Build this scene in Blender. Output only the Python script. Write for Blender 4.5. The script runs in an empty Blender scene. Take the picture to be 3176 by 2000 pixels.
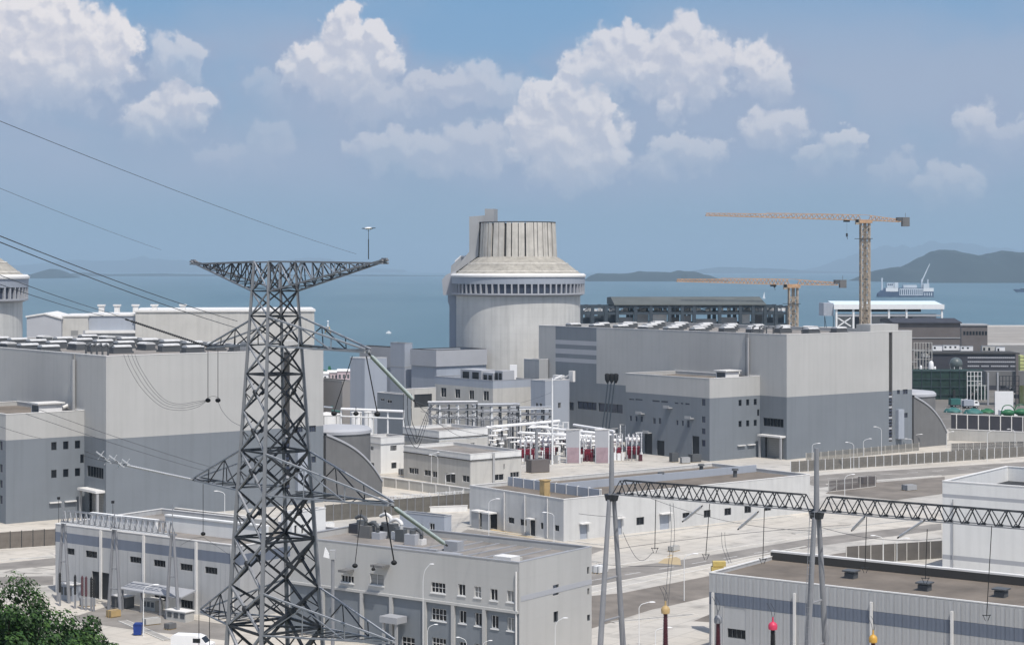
import bpy, bmesh, math, random
from mathutils import Vector, noise as mnoise
random.seed(7)
SC = bpy.context.scene
COL = SC.collection
R = math.radians
# ------------------------------------------------------------------ camera, sky, sun, exposure
F, CX, HY, CH = 5750.0, 1588.0, 835.0, 54.0      # focal length in photo pixels, centre column, horizon row, eye height (m)
cam_d = bpy.data.cameras.new('camera')
cam = bpy.data.objects.new('camera', cam_d)
COL.objects.link(cam)
cam.location = (0, 0, CH)
cam.rotation_euler = (R(90), 0, 0)
cam_d.sensor_width = 36.0
cam_d.lens = 36.0 * F / 3176.0
cam_d.shift_y = -165.0 / 3176.0
cam_d.clip_start = 1.0
cam_d.clip_end = 120000.0
SC.camera = cam
SUN_EL, SUN_AZ = 61.0, 26.0       # elevation; degrees to the right of straight behind the camera
sx, sy, sz = math.sin(R(SUN_AZ)) * math.cos(R(SUN_EL)), -math.cos(R(SUN_AZ)) * math.cos(R(SUN_EL)), math.sin(R(SUN_EL))
sun_d = bpy.data.lights.new('sun', 'SUN')
sun_d.energy = 3.95
sun_d.angle = R(0.53)
sun_d.color = (1.0, 0.955, 0.89)
sun = bpy.data.objects.new('sun', sun_d)
COL.objects.link(sun)
sun.rotation_euler = Vector((sx, sy, sz)).to_track_quat('Z', 'Y').to_euler()
SC.view_settings.view_transform = 'Standard'
SC.view_settings.look = 'None'
SC.view_settings.exposure = 0.0
SC.view_settings.gamma = 1.0
SC.view_settings.use_curve_mapping = False
SC.cycles.use_denoising = True
SC.cycles.max_bounces = 6
SC.cycles.volume_bounces = 0
SC.cycles.caustics_reflective = False
SC.cycles.caustics_refractive = False

def make_world():
    w = bpy.data.worlds.new('World')
    SC.world = w
    w.use_nodes = True
    w.cycles.sampling_method = 'MANUAL'; w.cycles.sample_map_resolution = 512
    nt = w.node_tree
    N, L = nt.nodes, nt.links
    N.clear()
    def nd(tree, t, **k):
        n = tree.nodes.new(t)
        for a, b in k.items():
            setattr(n, a, b)
        return n
    # cumulus banks as a function of direction: puffs at an azimuth / elevation (photo pixel x, y, half width, half height),
    # then for each bank the rows between which its base melts into the haze, and how dense and bright it is
    banks = [
        ([(0, 120, 150, 115), (60, 60, 100, 55), (160, 100, 130, 90), (225, 58, 62, 52), (300, 145, 120, 100), (100, 200, 170, 90), (390, 140, 45, 70), (200, 250, 120, 60)], 190, 400, .98, 1.0),
        ([(505, 180, 58, 55), (565, 195, 72, 58), (590, 180, 40, 36)], 190, 270, .62, .85),
        ([(500, 350, 100, 55), (560, 310, 85, 48), (610, 335, 55, 42), (450, 400, 80, 40)], 350, 460, .80, .92),
        ([(1065, 70, 60, 58), (1085, 130, 95, 75), (1165, 120, 52, 48), (1190, 180, 58, 62), (965, 180, 74, 48), (910, 215, 45, 40), (1060, 210, 150, 70)], 170, 400, .92, .95),
        ([(795, 255, 42, 42), (840, 290, 70, 40)], 240, 330, .42, .6),
        ([(1905, 165, 115, 75), (1965, 130, 74, 56), (1795, 210, 82, 52), (1860, 200, 90, 60)], 210, 420, .84, .92),
        ([(2130, 98, 58, 60), (2110, 170, 125, 80), (2200, 190, 85, 75), (2020, 210, 90, 60), (2150, 230, 130, 60)], 190, 430, .84, .90),
        ([(2090, 300, 46, 48), (2085, 330, 36, 40)], 310, 390, .70, .95),
        ([(2345, 185, 72, 50), (2385, 240, 75, 58), (2310, 200, 42, 36), (2400, 270, 60, 40)], 220, 320, .84, .97),
        ([(1690, 315, 82, 82), (1745, 280, 74, 60), (1810, 350, 100, 85), (1640, 375, 75, 70), (1740, 430, 150, 85), (1878, 345, 46, 46), (1895, 430, 70, 80), (1780, 500, 110, 60)], 420, 680, .86, .95),
        ([(2400, 390, 95, 48), (2460, 378, 58, 42), (2340, 400, 60, 40)], 390, 500, .66, .88),
        ([(2100, 455, 80, 46), (2060, 455, 50, 42), (2040, 500, 80, 40), (2180, 470, 90, 40)], 450, 580, .58, .82),
        ([(2590, 445, 72, 40), (2640, 430, 45, 32), (2530, 480, 60, 34)], 440, 530, .62, .90),
        ([(3040, 375, 60, 58), (3000, 410, 45, 40)], 370, 460, .62, .88),
        ([(3125, 430, 80, 40), (3176, 420, 60, 40)], 420, 500, .40, .75),
        ([(2960, 555, 100, 44), (2900, 580, 70, 36)], 550, 650, .46, .80), ([(2795, 515, 50, 44), (2740, 540, 60, 30)], 510, 590, .32, .7),
        ([(1500, 240, 74, 52), (1400, 262, 110, 40), (1300, 245, 64, 32), (1560, 270, 70, 45), (1180, 300, 150, 50)], 260, 470, .62, .70),
        ([(1480, 430, 170, 60), (1530, 440, 60, 70), (1330, 460, 140, 50), (1200, 450, 120, 44)], 440, 660, .56, .76), ([(700, 475, 100, 34), (820, 440, 90, 60)], 460, 560, .30, .65)]
    g = bpy.data.node_groups.new('cloud_field', 'ShaderNodeTree')
    g.interface.new_socket('P', in_out='INPUT', socket_type='NodeSocketVector')
    for nm in ('D', 'A', 'B'): g.interface.new_socket(nm, in_out='OUTPUT', socket_type='NodeSocketFloat')
    gi, go = g.nodes.new('NodeGroupInput'), g.nodes.new('NodeGroupOutput')
    def gm(op, x, y, z=None):
        n = nd(g, 'ShaderNodeMath', operation=op)
        for i, v in enumerate((x, y, z)):
            if v is None: continue
            if isinstance(v, (int, float)): n.inputs[i].default_value = v
            else: g.links.new(v, n.inputs[i])
        return n.outputs[0]
    def warp(src, scale, amp, rough):
        nz = nd(g, 'ShaderNodeTexNoise', noise_dimensions='2D')
        nz.inputs['Scale'].default_value = scale; nz.inputs['Detail'].default_value = 6.0; nz.inputs['Roughness'].default_value = rough
        g.links.new(gi.outputs[0], nz.inputs['Vector'])
        s1 = nd(g, 'ShaderNodeVectorMath', operation='SUBTRACT'); s1.inputs[1].default_value = (.5, .5, .5)
        g.links.new(nz.outputs['Color'], s1.inputs[0])
        s2 = nd(g, 'ShaderNodeVectorMath', operation='MULTIPLY_ADD'); s2.inputs[1].default_value = (amp, amp, 0)
        g.links.new(s1.outputs[0], s2.inputs[0]); g.links.new(src, s2.inputs[2]); return s2.outputs[0]
    pw = warp(gi.outputs[0], 14.0, .105, .54)
    # rounded cauliflower heads from cells
    vo = nd(g, 'ShaderNodeTexVoronoi', voronoi_dimensions='2D', feature='F1'); vo.inputs['Scale'].default_value = 15.0; vo.inputs['Detail'].default_value = 1.0; vo.inputs['Roughness'].default_value = .45
    g.links.new(pw, vo.inputs['Vector'])
    cell = gm('MULTIPLY', gm('SUBTRACT', .55, vo.outputs['Distance']), .34)
    sp = nd(g, 'ShaderNodeSeparateXYZ'); g.links.new(pw, sp.inputs[0])
    spo = nd(g, 'ShaderNodeSeparateXYZ'); g.links.new(gi.outputs[0], spo.inputs[0])
    D = A = B = None
    for (puffs, base_hi, base_lo, dens, brt) in banks:
        last = None
        for (px, py, rx, ry) in puffs:
            c = (math.atan((px - CX) / F) * F / 1000.0, (HY - py) / 1000.0, 0)
            a = nd(g, 'ShaderNodeVectorMath', operation='SUBTRACT'); a.inputs[1].default_value = c
            g.links.new(pw, a.inputs[0])
            b = nd(g, 'ShaderNodeVectorMath', operation='MULTIPLY'); b.inputs[1].default_value = (880.0 / rx, 880.0 / ry, 0)
            g.links.new(a.outputs[0], b.inputs[0])
            k1 = nd(g, 'ShaderNodeVectorMath', operation='MULTIPLY'); k1.inputs[1].default_value = (-1, -.52, 0); g.links.new(b.outputs[0], k1.inputs[0])
            k2 = nd(g, 'ShaderNodeVectorMath', operation='MAXIMUM'); g.links.new(b.outputs[0], k2.inputs[0]); g.links.new(k1.outputs[0], k2.inputs[1])
            l = nd(g, 'ShaderNodeVectorMath', operation='LENGTH'); g.links.new(k2.outputs[0], l.inputs[0])
            last = l.outputs['Value'] if last is None else gm('SMOOTH_MIN', last, l.outputs['Value'], .22)
        d = gm('ADD', gm('SUBTRACT', 1.0, last), cell)
        al = nd(g, 'ShaderNodeMapRange', interpolation_type='SMOOTHSTEP'); al.inputs[1].default_value = -.05; al.inputs[2].default_value = .32; al.inputs[4].default_value = dens
        g.links.new(d, al.inputs[0])
        fd = nd(g, 'ShaderNodeMapRange', interpolation_type='SMOOTHSTEP'); fd.inputs[1].default_value = (HY - base_lo - 50) / 1000; fd.inputs[2].default_value = (HY - base_hi + 40) / 1000
        g.links.new(sp.outputs[1], fd.inputs[0])
        hl = nd(g, 'ShaderNodeMapRange', interpolation_type='SMOOTHSTEP'); hl.inputs[1].default_value = -1.0; hl.inputs[2].default_value = .25; hl.inputs[4].default_value = dens * .62
        g.links.new(d, hl.inputs[0])
        f2 = nd(g, 'ShaderNodeMapRange', interpolation_type='SMOOTHSTEP'); f2.inputs[1].default_value = (HY - base_lo - 130) / 1000; f2.inputs[2].default_value = (HY - base_hi) / 1000
        g.links.new(spo.outputs[1], f2.inputs[0])
        up = nd(g, 'ShaderNodeMapRange', interpolation_type='SMOOTHSTEP'); up.inputs[1].default_value = (HY - base_hi + 30) / 1000; up.inputs[2].default_value = (HY - base_hi + 130) / 1000; up.inputs[3].default_value = 1; up.inputs[4].default_value = 0
        g.links.new(spo.outputs[1], up.inputs[0])
        m_ = gm('MULTIPLY', al.outputs[0], fd.outputs[0]); b_ = gm('MULTIPLY', m_, brt)
        a_ = gm('MAXIMUM', m_, gm('MULTIPLY', hl.outputs[0], gm('MULTIPLY', f2.outputs[0], up.outputs[0])))
        if D is None: D, A, B = d, a_, b_
        else: D, A, B = gm('MAXIMUM', D, d), gm('MAXIMUM', A, a_), gm('MAXIMUM', B, b_)
    # the same kind of cumulus goes on outside the picture
    n2 = nd(g, 'ShaderNodeTexNoise', noise_dimensions='2D'); n2.inputs['Scale'].default_value = 2.3; n2.inputs['Detail'].default_value = 6.0
    g.links.new(pw, n2.inputs['Vector'])
    far = nd(g, 'ShaderNodeMapRange'); far.inputs[1].default_value = .42; far.inputs[2].default_value = .62; far.inputs[3].default_value = -1.0; far.inputs[4].default_value = .8
    g.links.new(n2.outputs['Fac'], far.inputs[0])
    ma = nd(g, 'ShaderNodeMapRange'); ma.inputs[1].default_value = 1.75; ma.inputs[2].default_value = 2.1
    g.links.new(gm('ABSOLUTE', spo.outputs[0], 0), ma.inputs[0])
    mb_ = nd(g, 'ShaderNodeMapRange'); mb_.inputs[1].default_value = 1.0; mb_.inputs[2].default_value = 1.3
    g.links.new(spo.outputs[1], mb_.inputs[0])
    lowc = nd(g, 'ShaderNodeMapRange'); lowc.inputs[1].default_value = .2; lowc.inputs[2].default_value = .5; g.links.new(spo.outputs[1], lowc.inputs[0])
    outm = gm('MULTIPLY', gm('MAXIMUM', ma.outputs[0], mb_.outputs[0]), lowc.outputs[0])
    fal = nd(g, 'ShaderNodeMapRange', interpolation_type='SMOOTHSTEP'); fal.inputs[1].default_value = 0; fal.inputs[2].default_value = .5; fal.inputs[4].default_value = .8
    g.links.new(far.outputs[0], fal.inputs[0])
    fa = gm('MULTIPLY', fal.outputs[0], outm)
    g.links.new(gm('MAXIMUM', D, gm('MULTIPLY', far.outputs[0], outm)), go.inputs[0])
    g.links.new(gm('MAXIMUM', A, fa), go.inputs[1]); g.links.new(gm('MAXIMUM', B, gm('MULTIPLY', fa, .9)), go.inputs[2])
    tc = nd(nt, 'ShaderNodeTexCoord')
    sep = nd(nt, 'ShaderNodeSeparateXYZ'); L.new(tc.outputs['Generated'], sep.inputs[0])
    az = nd(nt, 'ShaderNodeMath', operation='ARCTAN2'); L.new(sep.outputs[0], az.inputs[0]); L.new(sep.outputs[1], az.inputs[1])
    el = nd(nt, 'ShaderNodeMath', operation='ARCSINE'); L.new(sep.outputs[2], el.inputs[0])
    cb = nd(nt, 'ShaderNodeCombineXYZ'); L.new(az.outputs[0], cb.inputs[0]); L.new(el.outputs[0], cb.inputs[1])
    P = nd(nt, 'ShaderNodeVectorMath', operation='MULTIPLY'); P.inputs[1].default_value = (F / 1000, F / 1000, 0)
    L.new(cb.outputs[0], P.inputs[0])
    def field(dx, dy):
        off = nd(nt, 'ShaderNodeVectorMath', operation='ADD'); off.inputs[1].default_value = (dx, dy, 0)
        L.new(P.outputs[0], off.inputs[0])
        d = nt.nodes.new('ShaderNodeGroup'); d.node_tree = g; L.new(off.outputs[0], d.inputs[0]); return d
    f0, f1 = field(0, 0), field(.010, .026)
    here, small, cover = f0.outputs[0], f1.outputs[0], f0.outputs[1]
    spp = nd(nt, 'ShaderNodeSeparateXYZ'); L.new(P.outputs[0], spp.inputs[0])
    def mr(src, a, b, c, d, smooth=True):
        n = nd(nt, 'ShaderNodeMapRange')
        if smooth: n.interpolation_type = 'SMOOTHSTEP'
        for i, v in enumerate((a, b, c, d)): n.inputs[i + 1].default_value = v
        L.new(src, n.inputs[0]); return n.outputs[0]
    def mth(op, a, b):
        n = nd(nt, 'ShaderNodeMath', operation=op)
        for i, v in enumerate((a, b)):
            if isinstance(v, (int, float)): n.inputs[i].default_value = v
            else: L.new(v, n.inputs[i])
        return n.outputs[0]
    # sunlit heads, lilac hollows; brightness relative to the bank's density
    relief = mr(mth('SUBTRACT', here, small), -.22, .34, 0, 1)
    brt = mth('DIVIDE', f0.outputs[2], mth('MAXIMUM', cover, .001))
    lit2 = mth('MULTIPLY', mth('ADD', .50, mth('MULTIPLY', relief, .50)), brt)
    ccol = nd(nt, 'ShaderNodeMix', data_type='RGBA')
    ccol.inputs[6].default_value = (.35, .40, .56, 1); ccol.inputs[7].default_value = (.90, .85, .85, 1)
    L.new(lit2, ccol.inputs[0])
    # hazy air: blue above, lilac grey veil between, blue grey at the horizon
    ramp = nd(nt, 'ShaderNodeValToRGB')
    e = ramp.color_ramp.elements
    stops = [(0.0, (.240, .385, .500)), (.10, (.265, .400, .520)), (.30, (.285, .405, .550)), (.50, (.270, .405, .580)), (.72, (.215, .385, .610)), (1.0, (.175, .360, .600))]
    e[0].position, e[0].color = stops[0][0], stops[0][1] + (1,)
    e[1].position, e[1].color = stops[-1][0], stops[-1][1] + (1,)
    for p, c in stops[1:-1]:
        k = e.new(p); k.color = c + (1,)
    L.new(mr(spp.outputs[1], 0.0, 0.95, 0, 1, False), ramp.inputs[0])
    veil = nd(nt, 'ShaderNodeTexNoise', noise_dimensions='2D'); veil.inputs['Scale'].default_value = 1.5; veil.inputs['Detail'].default_value = 6; veil.inputs['Roughness'].default_value = .5
    vm = nd(nt, 'ShaderNodeMapping'); vm.inputs['Scale'].default_value = (.8, 1.5, 1); vm.inputs['Location'].default_value = (.35, .1, 0)
    L.new(P.outputs[0], vm.inputs[0]); L.new(vm.outputs[0], veil.inputs['Vector'])
    vb = mth('MULTIPLY', mr(spp.outputs[1], .10, .35, 0, 1), mr(spp.outputs[1], .55, .95, 1, .12))
    vfac = mth('MULTIPLY', mr(veil.outputs['Fac'], .32, .62, 0.05, .95), vb)
    for (px, py, rx, ry, k) in ((330, 330, 420, 190, .75), (1150, 340, 520, 190, .85), (1620, 450, 620, 210, .85), (2250, 380, 620, 230, .9), (2980, 330, 480, 260, .85)):
        a_ = nd(nt, 'ShaderNodeVectorMath', operation='SUBTRACT'); a_.inputs[1].default_value = (math.atan((px - CX) / F) * F / 1000, (HY - py) / 1000, 0)
        wp = nd(nt, 'ShaderNodeVectorMath', operation='MULTIPLY_ADD'); wp.inputs[1].default_value = (.35, .22, 0); L.new(veil.outputs['Color'], wp.inputs[0]); L.new(P.outputs[0], wp.inputs[2])
        w2 = nd(nt, 'ShaderNodeVectorMath', operation='SUBTRACT'); w2.inputs[1].default_value = (.175, .11, 0); L.new(wp.outputs[0], w2.inputs[0])
        L.new(w2.outputs[0], a_.inputs[0])
        b_ = nd(nt, 'ShaderNodeVectorMath', operation='MULTIPLY'); b_.inputs[1].default_value = (1000 / rx, 1000 / ry, 0); L.new(a_.outputs[0], b_.inputs[0])
        l_ = nd(nt, 'ShaderNodeVectorMath', operation='LENGTH'); L.new(b_.outputs[0], l_.inputs[0])
        vfac = mth('MAXIMUM', vfac, mr(l_.outputs['Value'], .35, 1.05, k, 0))
    air = nd(nt, 'ShaderNodeMix', data_type='RGBA')
    air.inputs[7].default_value = (.375, .445, .590, 1)
    L.new(vfac, air.inputs[0]); L.new(ramp.outputs[0], air.inputs[6])
    mix = nd(nt, 'ShaderNodeMix', data_type='RGBA')
    L.new(cover, mix.inputs[0]); L.new(air.outputs[2], mix.inputs[6]); L.new(ccol.outputs[2], mix.inputs[7])
    sky = nd(nt, 'ShaderNodeTexSky', sky_type='NISHITA')
    sky.sun_disc = False
    sky.sun_elevation = R(SUN_EL)
    sky.sun_rotation = R(180 - SUN_AZ)
    sky.altitude = 50; sky.air_density = 1.0; sky.dust_density = 2.0; sky.ozone_density = 1.0
    b1 = nd(nt, 'ShaderNodeBackground'); b1.inputs['Strength'].default_value = 0.15
    L.new(sky.outputs[0], b1.inputs['Color'])
    b2 = nd(nt, 'ShaderNodeBackground'); b2.inputs['Strength'].default_value = 1.0
    L.new(mix.outputs[2], b2.inputs['Color'])
    ms = nd(nt, 'ShaderNodeMixShader')
    L.new(mr(spp.outputs[1], 0.9, 3.2, 1, 0), ms.inputs[0])
    L.new(b1.outputs[0], ms.inputs[1]); L.new(b2.outputs[0], ms.inputs[2])
    out = nd(nt, 'ShaderNodeOutputWorld')
    L.new(ms.outputs[0], out.inputs['Surface'])
make_world()

# ------------------------------------------------------------------ materials
MATS = {}
def mat(name, col, rough=.75, var=.12, scale=.25, metal=0.0, bump=0.0, bscale=3.0, streak=0.0, joint=None, spec=.35):
    """procedural paint / concrete / metal: base colour broken by noise in metres, optional rain streaks and panel joints"""
    if name in MATS: return MATS[name]
    m = bpy.data.materials.new(name); m.use_nodes = True
    nt = m.node_tree; N, L = nt.nodes, nt.links
    b = N['Principled BSDF']
    b.inputs['Roughness'].default_value = rough
    b.inputs['Metallic'].default_value = metal
    b.inputs['Specular IOR Level'].default_value = spec
    tc = N.new('ShaderNodeTexCoord')
    n1 = N.new('ShaderNodeTexNoise'); n1.inputs['Scale'].default_value = scale; n1.inputs['Detail'].default_value = 7; n1.inputs['Roughness'].default_value = .62
    L.new(tc.outputs['Object'], n1.inputs['Vector'])
    mr = N.new('ShaderNodeMapRange'); mr.inputs[1].default_value = .25; mr.inputs[2].default_value = .75
    mr.inputs[3].default_value = 1 - var; mr.inputs[4].default_value = 1 + var
    L.new(n1.outputs['Fac'], mr.inputs[0])
    val = mr.outputs[0]
    if streak:
        mp = N.new('ShaderNodeMapping'); mp.inputs['Scale'].default_value = (.9, .9, .035)
        L.new(tc.outputs['Object'], mp.inputs[0])
        n2 = N.new('ShaderNodeTexNoise'); n2.inputs['Scale'].default_value = 1.0; n2.inputs['Detail'].default_value = 5
        L.new(mp.outputs[0], n2.inputs['Vector'])
        m2 = N.new('ShaderNodeMapRange'); m2.inputs[1].default_value = .45; m2.inputs[2].default_value = .75; m2.inputs[3].default_value = 1; m2.inputs[4].default_value = 1 - streak
        L.new(n2.outputs['Fac'], m2.inputs[0])
        mu = N.new('ShaderNodeMath'); mu.operation = 'MULTIPLY'; L.new(val, mu.inputs[0]); L.new(m2.outputs[0], mu.inputs[1]); val = mu.outputs[0]
    if joint:
        sep = N.new('ShaderNodeSeparateXYZ'); L.new(tc.outputs['Object'], sep.inputs[0])
        ad = N.new('ShaderNodeMath'); ad.operation = 'ADD'; L.new(sep.outputs[0], ad.inputs[0]); L.new(sep.outputs[1], ad.inputs[1])
        for src, step in ((ad.outputs[0], joint[0]), (sep.outputs[2], joint[1])):
            if not step: continue
            dv = N.new('ShaderNodeMath'); dv.operation = 'DIVIDE'; dv.inputs[1].default_value = step; L.new(src, dv.inputs[0])
            fr = N.new('ShaderNodeMath'); fr.operation = 'FRACT'; L.new(dv.outputs[0], fr.inputs[0])
            lt = N.new('ShaderNodeMath'); lt.operation = 'GREATER_THAN'; lt.inputs[1].default_value = .05 / step * 2; L.new(fr.outputs[0], lt.inputs[0])
            m3 = N.new('ShaderNodeMapRange'); m3.inputs[3].default_value = joint[2]; m3.inputs[4].default_value = 1; L.new(lt.outputs[0], m3.inputs[0])
            mu = N.new('ShaderNodeMath'); mu.operation = 'MULTIPLY'; L.new(val, mu.inputs[0]); L.new(m3.outputs[0], mu.inputs[1]); val = mu.outputs[0]
    mx = N.new('ShaderNodeVectorMath'); mx.operation = 'SCALE'
    mx.inputs[0].default_value = col
    L.new(val, mx.inputs['Scale'])
    L.new(mx.outputs[0], b.inputs['Base Color'])
    if bump:
        n3 = N.new('ShaderNodeTexNoise'); n3.inputs['Scale'].default_value = bscale; n3.inputs['Detail'].default_value = 6
        L.new(tc.outputs['Object'], n3.inputs['Vector'])
        bp = N.new('ShaderNodeBump'); bp.inputs['Strength'].default_value = bump; bp.inputs['Distance'].default_value = .1
        L.new(n3.outputs['Fac'], bp.inputs['Height']); L.new(bp.outputs[0], b.inputs['Normal'])
    MATS[name] = m
    return m
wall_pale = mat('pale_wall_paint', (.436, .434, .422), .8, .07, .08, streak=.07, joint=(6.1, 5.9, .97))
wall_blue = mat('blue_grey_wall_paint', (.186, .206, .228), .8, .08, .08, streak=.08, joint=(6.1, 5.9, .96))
wall_stripe = mat('pale_stripe_paint', (.385, .395, .42), .8, .05, .2)
wall_grey = mat('grey_wall_paint', (.36, .365, .37), .8, .08, .15, streak=.10)
wall_white = mat('white_wall_paint', (.73, .73, .715), .75, .05, .2, streak=.08)
wall_aux = mat('cool_grey_wall_paint', (.34, .37, .42), .8, .05, .12, streak=.06)
wall_light = mat('off_white_wall_paint', (.56, .56, .55), .8, .08, .2, streak=.12)
wall_cream = mat('cream_render', (.49, .48, .452), .8, .08, .25, streak=.12)
clad_grey = mat('grey_sheet_cladding', (.43, .435, .44), .55, .07, .3, streak=.14, spec=.5)
clad_blue = mat('blue_sheet_cladding', (.15, .175, .225), .55, .08, .3, streak=.12, spec=.5)
conc = mat('weathered_concrete', (.55, .52, .465), .9, .22, .25, bump=.25, bscale=1.2, streak=.28)
conc_shell = mat('shield_concrete', (.585, .575, .545), .88, .10, .12, streak=.18, joint=(0, 2.9, .93))
conc_rough = mat('stained_cone_concrete', (.335, .315, .275), .92, .30, .45, bump=.8, bscale=.9, streak=.12)
conc_dark = mat('dark_concrete', (.155, .155, .155), .9, .10, .3, streak=.1)
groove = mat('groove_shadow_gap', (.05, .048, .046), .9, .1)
roof_brown = mat('brown_roof_membrane', (.165, .140, .115), .92, .38, .13, bump=.2, bscale=2, joint=(3.0, 0, .82))
roof_grey = mat('grey_roof_membrane', (.235, .215, .195), .92, .36, .16, joint=(3.0, 0, .84))
coping_white = mat('white_coping', (.68, .67, .65), .7, .08, .5)
coping_grey = mat('grey_coping', (.33, .34, .36), .7, .08, .5)
glass = mat('dark_window_glass', (.010, .012, .016), .15, .3, 1.0, spec=.3)
glass_blue = mat('blue_window_glass', (.045, .055, .085), .2, .25, .7, spec=.6)
frame_w = mat('white_window_frame', (.70, .70, .69), .6, .05, 1)
frame_d = mat('dark_window_frame', (.09, .095, .10), .6, .1, 1)
shutter = mat('grey_shutter', (.26, .26, .255), .6, .08, .6, joint=(0, .6, .8))
dark_void = mat('dark_opening', (.03, .032, .035), .8, .2)
steel = mat('galvanised_steel', (.34, .35, .37), .48, .22, .9, metal=.55, spec=.5)
steel_dark = mat('weathered_dark_steel', (.024, .027, .032), .6, .35, .8, metal=.1, spec=.5)
steel_pole = mat('grey_painted_steel', (.235, .240, .255), .55, .12, .5, spec=.4)
steel_white = mat('white_painted_steel', (.76, .77, .77), .5, .06, .5)
steel_blue = mat('dark_blue_steel', (.045, .060, .075), .6, .2, .4)
porcelain = mat('pale_green_glass_insulator', (.40, .46, .44), .3, .1, 2, spec=.5)
porcelain_w = mat('grey_porcelain', (.52, .53, .55), .35, .1, 2, spec=.5)
maroon = mat('maroon_porcelain', (.075, .018, .026), .3, .15, 2, spec=.5)
rubber = mat('black_rubber', (.015, .015, .016), .7, .1)
wire_m = mat('dull_aluminium_wire', (.055, .060, .070), .6, .1, 1)
crane_or = mat('faded_orange_paint', (.46, .29, .17), .6, .35, .5)
crane_be = mat('beige_crane_paint', (.36, .30, .235), .65, .40, .5)
white_p = mat('bright_white_paint', (.80, .80, .80), .5, .04, .8)
red_p = mat('deep_red_paint', (.20, .018, .035), .45, .15, .8)
pink_p = mat('pinkish_red_paint', (.62, .05, .10), .4, .1, .8)
yellow_p = mat('yellow_paint', (.55, .42, .14), .5, .12, .8)
blue_p = mat('blue_plastic', (.015, .045, .22), .4, .1, .8)
green_p = mat('green_machine_paint', (.02, .125, .05), .5, .2, .8)
green_net = mat('green_scaffold_netting', (.020, .045, .036), .85, .5, .35, streak=.5)
teal_p = mat('teal_tarpaulin', (.04, .14, .13), .6, .2, .5)
brown_clad = mat('brown_grey_cladding', (.135, .12, .115), .7, .15, .2)
slate = mat('dark_slate_cladding', (.045, .045, .055), .7, .2, .2)
tyre = mat('tyre', (.02, .02, .02), .8, .1)
tan_p = mat('tan_paint', (.45, .32, .15), .6, .15, .8)
asphalt = mat('dusty_asphalt', (.225, .208, .188), .92, .34, .16, bump=.15, bscale=6)
asphalt_b = mat('brown_asphalt', (.185, .163, .140), .92, .36, .14, bump=.15, bscale=6)
def paving():
    m = bpy.data.materials.new('cream_concrete_paving'); m.use_nodes = True
    nt = m.node_tree; N, L = nt.nodes, nt.links; b = N['Principled BSDF']; b.inputs['Roughness'].default_value = .9
    tc = N.new('ShaderNodeTexCoord'); rot = N.new('ShaderNodeMapping'); rot.inputs['Rotation'].default_value = (0, 0, -R(54)); L.new(tc.outputs['Object'], rot.inputs[0])
    def noise(sc, det, stretch=None):
        n = N.new('ShaderNodeTexNoise'); n.inputs['Scale'].default_value = sc; n.inputs['Detail'].default_value = det; n.inputs['Roughness'].default_value = .6
        if stretch:
            mp = N.new('ShaderNodeMapping'); mp.inputs['Scale'].default_value = stretch; L.new(rot.outputs[0], mp.inputs[0]); L.new(mp.outputs[0], n.inputs['Vector'])
        else: L.new(tc.outputs['Object'], n.inputs['Vector'])
        return n.outputs['Fac']
    def rng(v, a, b_, c, d):
        n = N.new('ShaderNodeMapRange')
        for i, x in enumerate((a, b_, c, d)): n.inputs[i + 1].default_value = x
        L.new(v, n.inputs[0]); return n.outputs[0]
    def mul(a, b_):
        n = N.new('ShaderNodeMath'); n.operation = 'MULTIPLY'; L.new(a, n.inputs[0]); L.new(b_, n.inputs[1]); return n.outputs[0]
    v = rng(noise(.03, 8), .3, .7, .82, 1.14)
    v = mul(v, rng(noise(.22, 6), .52, .72, 1.0, .66))                       # damp and oily stains
    v = mul(v, rng(noise(1.0, 5, (.5, .02, 1)), .55, .75, 1.0, .80))         # long tyre-worn streaks
    br = N.new('ShaderNodeTexBrick'); br.offset = 0.0; br.inputs['Scale'].default_value = .11; br.inputs['Mortar Size'].default_value = .012; br.inputs['Row Height'].default_value = .5; br.inputs['Brick Width'].default_value = .7
    br.inputs['Color1'].default_value = (1, 1, 1, 1); br.inputs['Color2'].default_value = (.94, .94, .94, 1); br.inputs['Mortar'].default_value = (.78, .78, .78, 1)
    L.new(rot.outputs[0], br.inputs['Vector'])
    bw = N.new('ShaderNodeRGBToBW'); L.new(br.outputs['Color'], bw.inputs[0]); v = mul(v, bw.outputs[0])
    hue = N.new('ShaderNodeMix'); hue.data_type = 'RGBA'; hue.inputs[6].default_value = (.53, .488, .422, 1); hue.inputs[7].default_value = (.45, .432, .40, 1)
    L.new(rng(noise(.012, 4), .4, .6, 0, 1), hue.inputs[0])
    mx = N.new('ShaderNodeVectorMath'); mx.operation = 'SCALE'; L.new(hue.outputs[2], mx.inputs[0]); L.new(v, mx.inputs['Scale']); L.new(mx.outputs[0], b.inputs['Base Color'])
    bp = N.new('ShaderNodeBump'); bp.inputs['Strength'].default_value = .15; bp.inputs['Distance'].default_value = .1; L.new(noise(3, 5), bp.inputs['Height']); L.new(bp.outputs[0], b.inputs['Normal'])
    return m
pave = paving()
kerb_m = mat('kerb_concrete', (.58, .56, .52), .85, .1, .5)
line_w = mat('white_road_paint', (.72, .72, .70), .7, .15, 1.5)
sand = mat('sandy_dirt', (.42, .33, .20), .95, .25, .3)
bark = mat('bark', (.09, .07, .05), .9, .3, 3)

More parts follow.
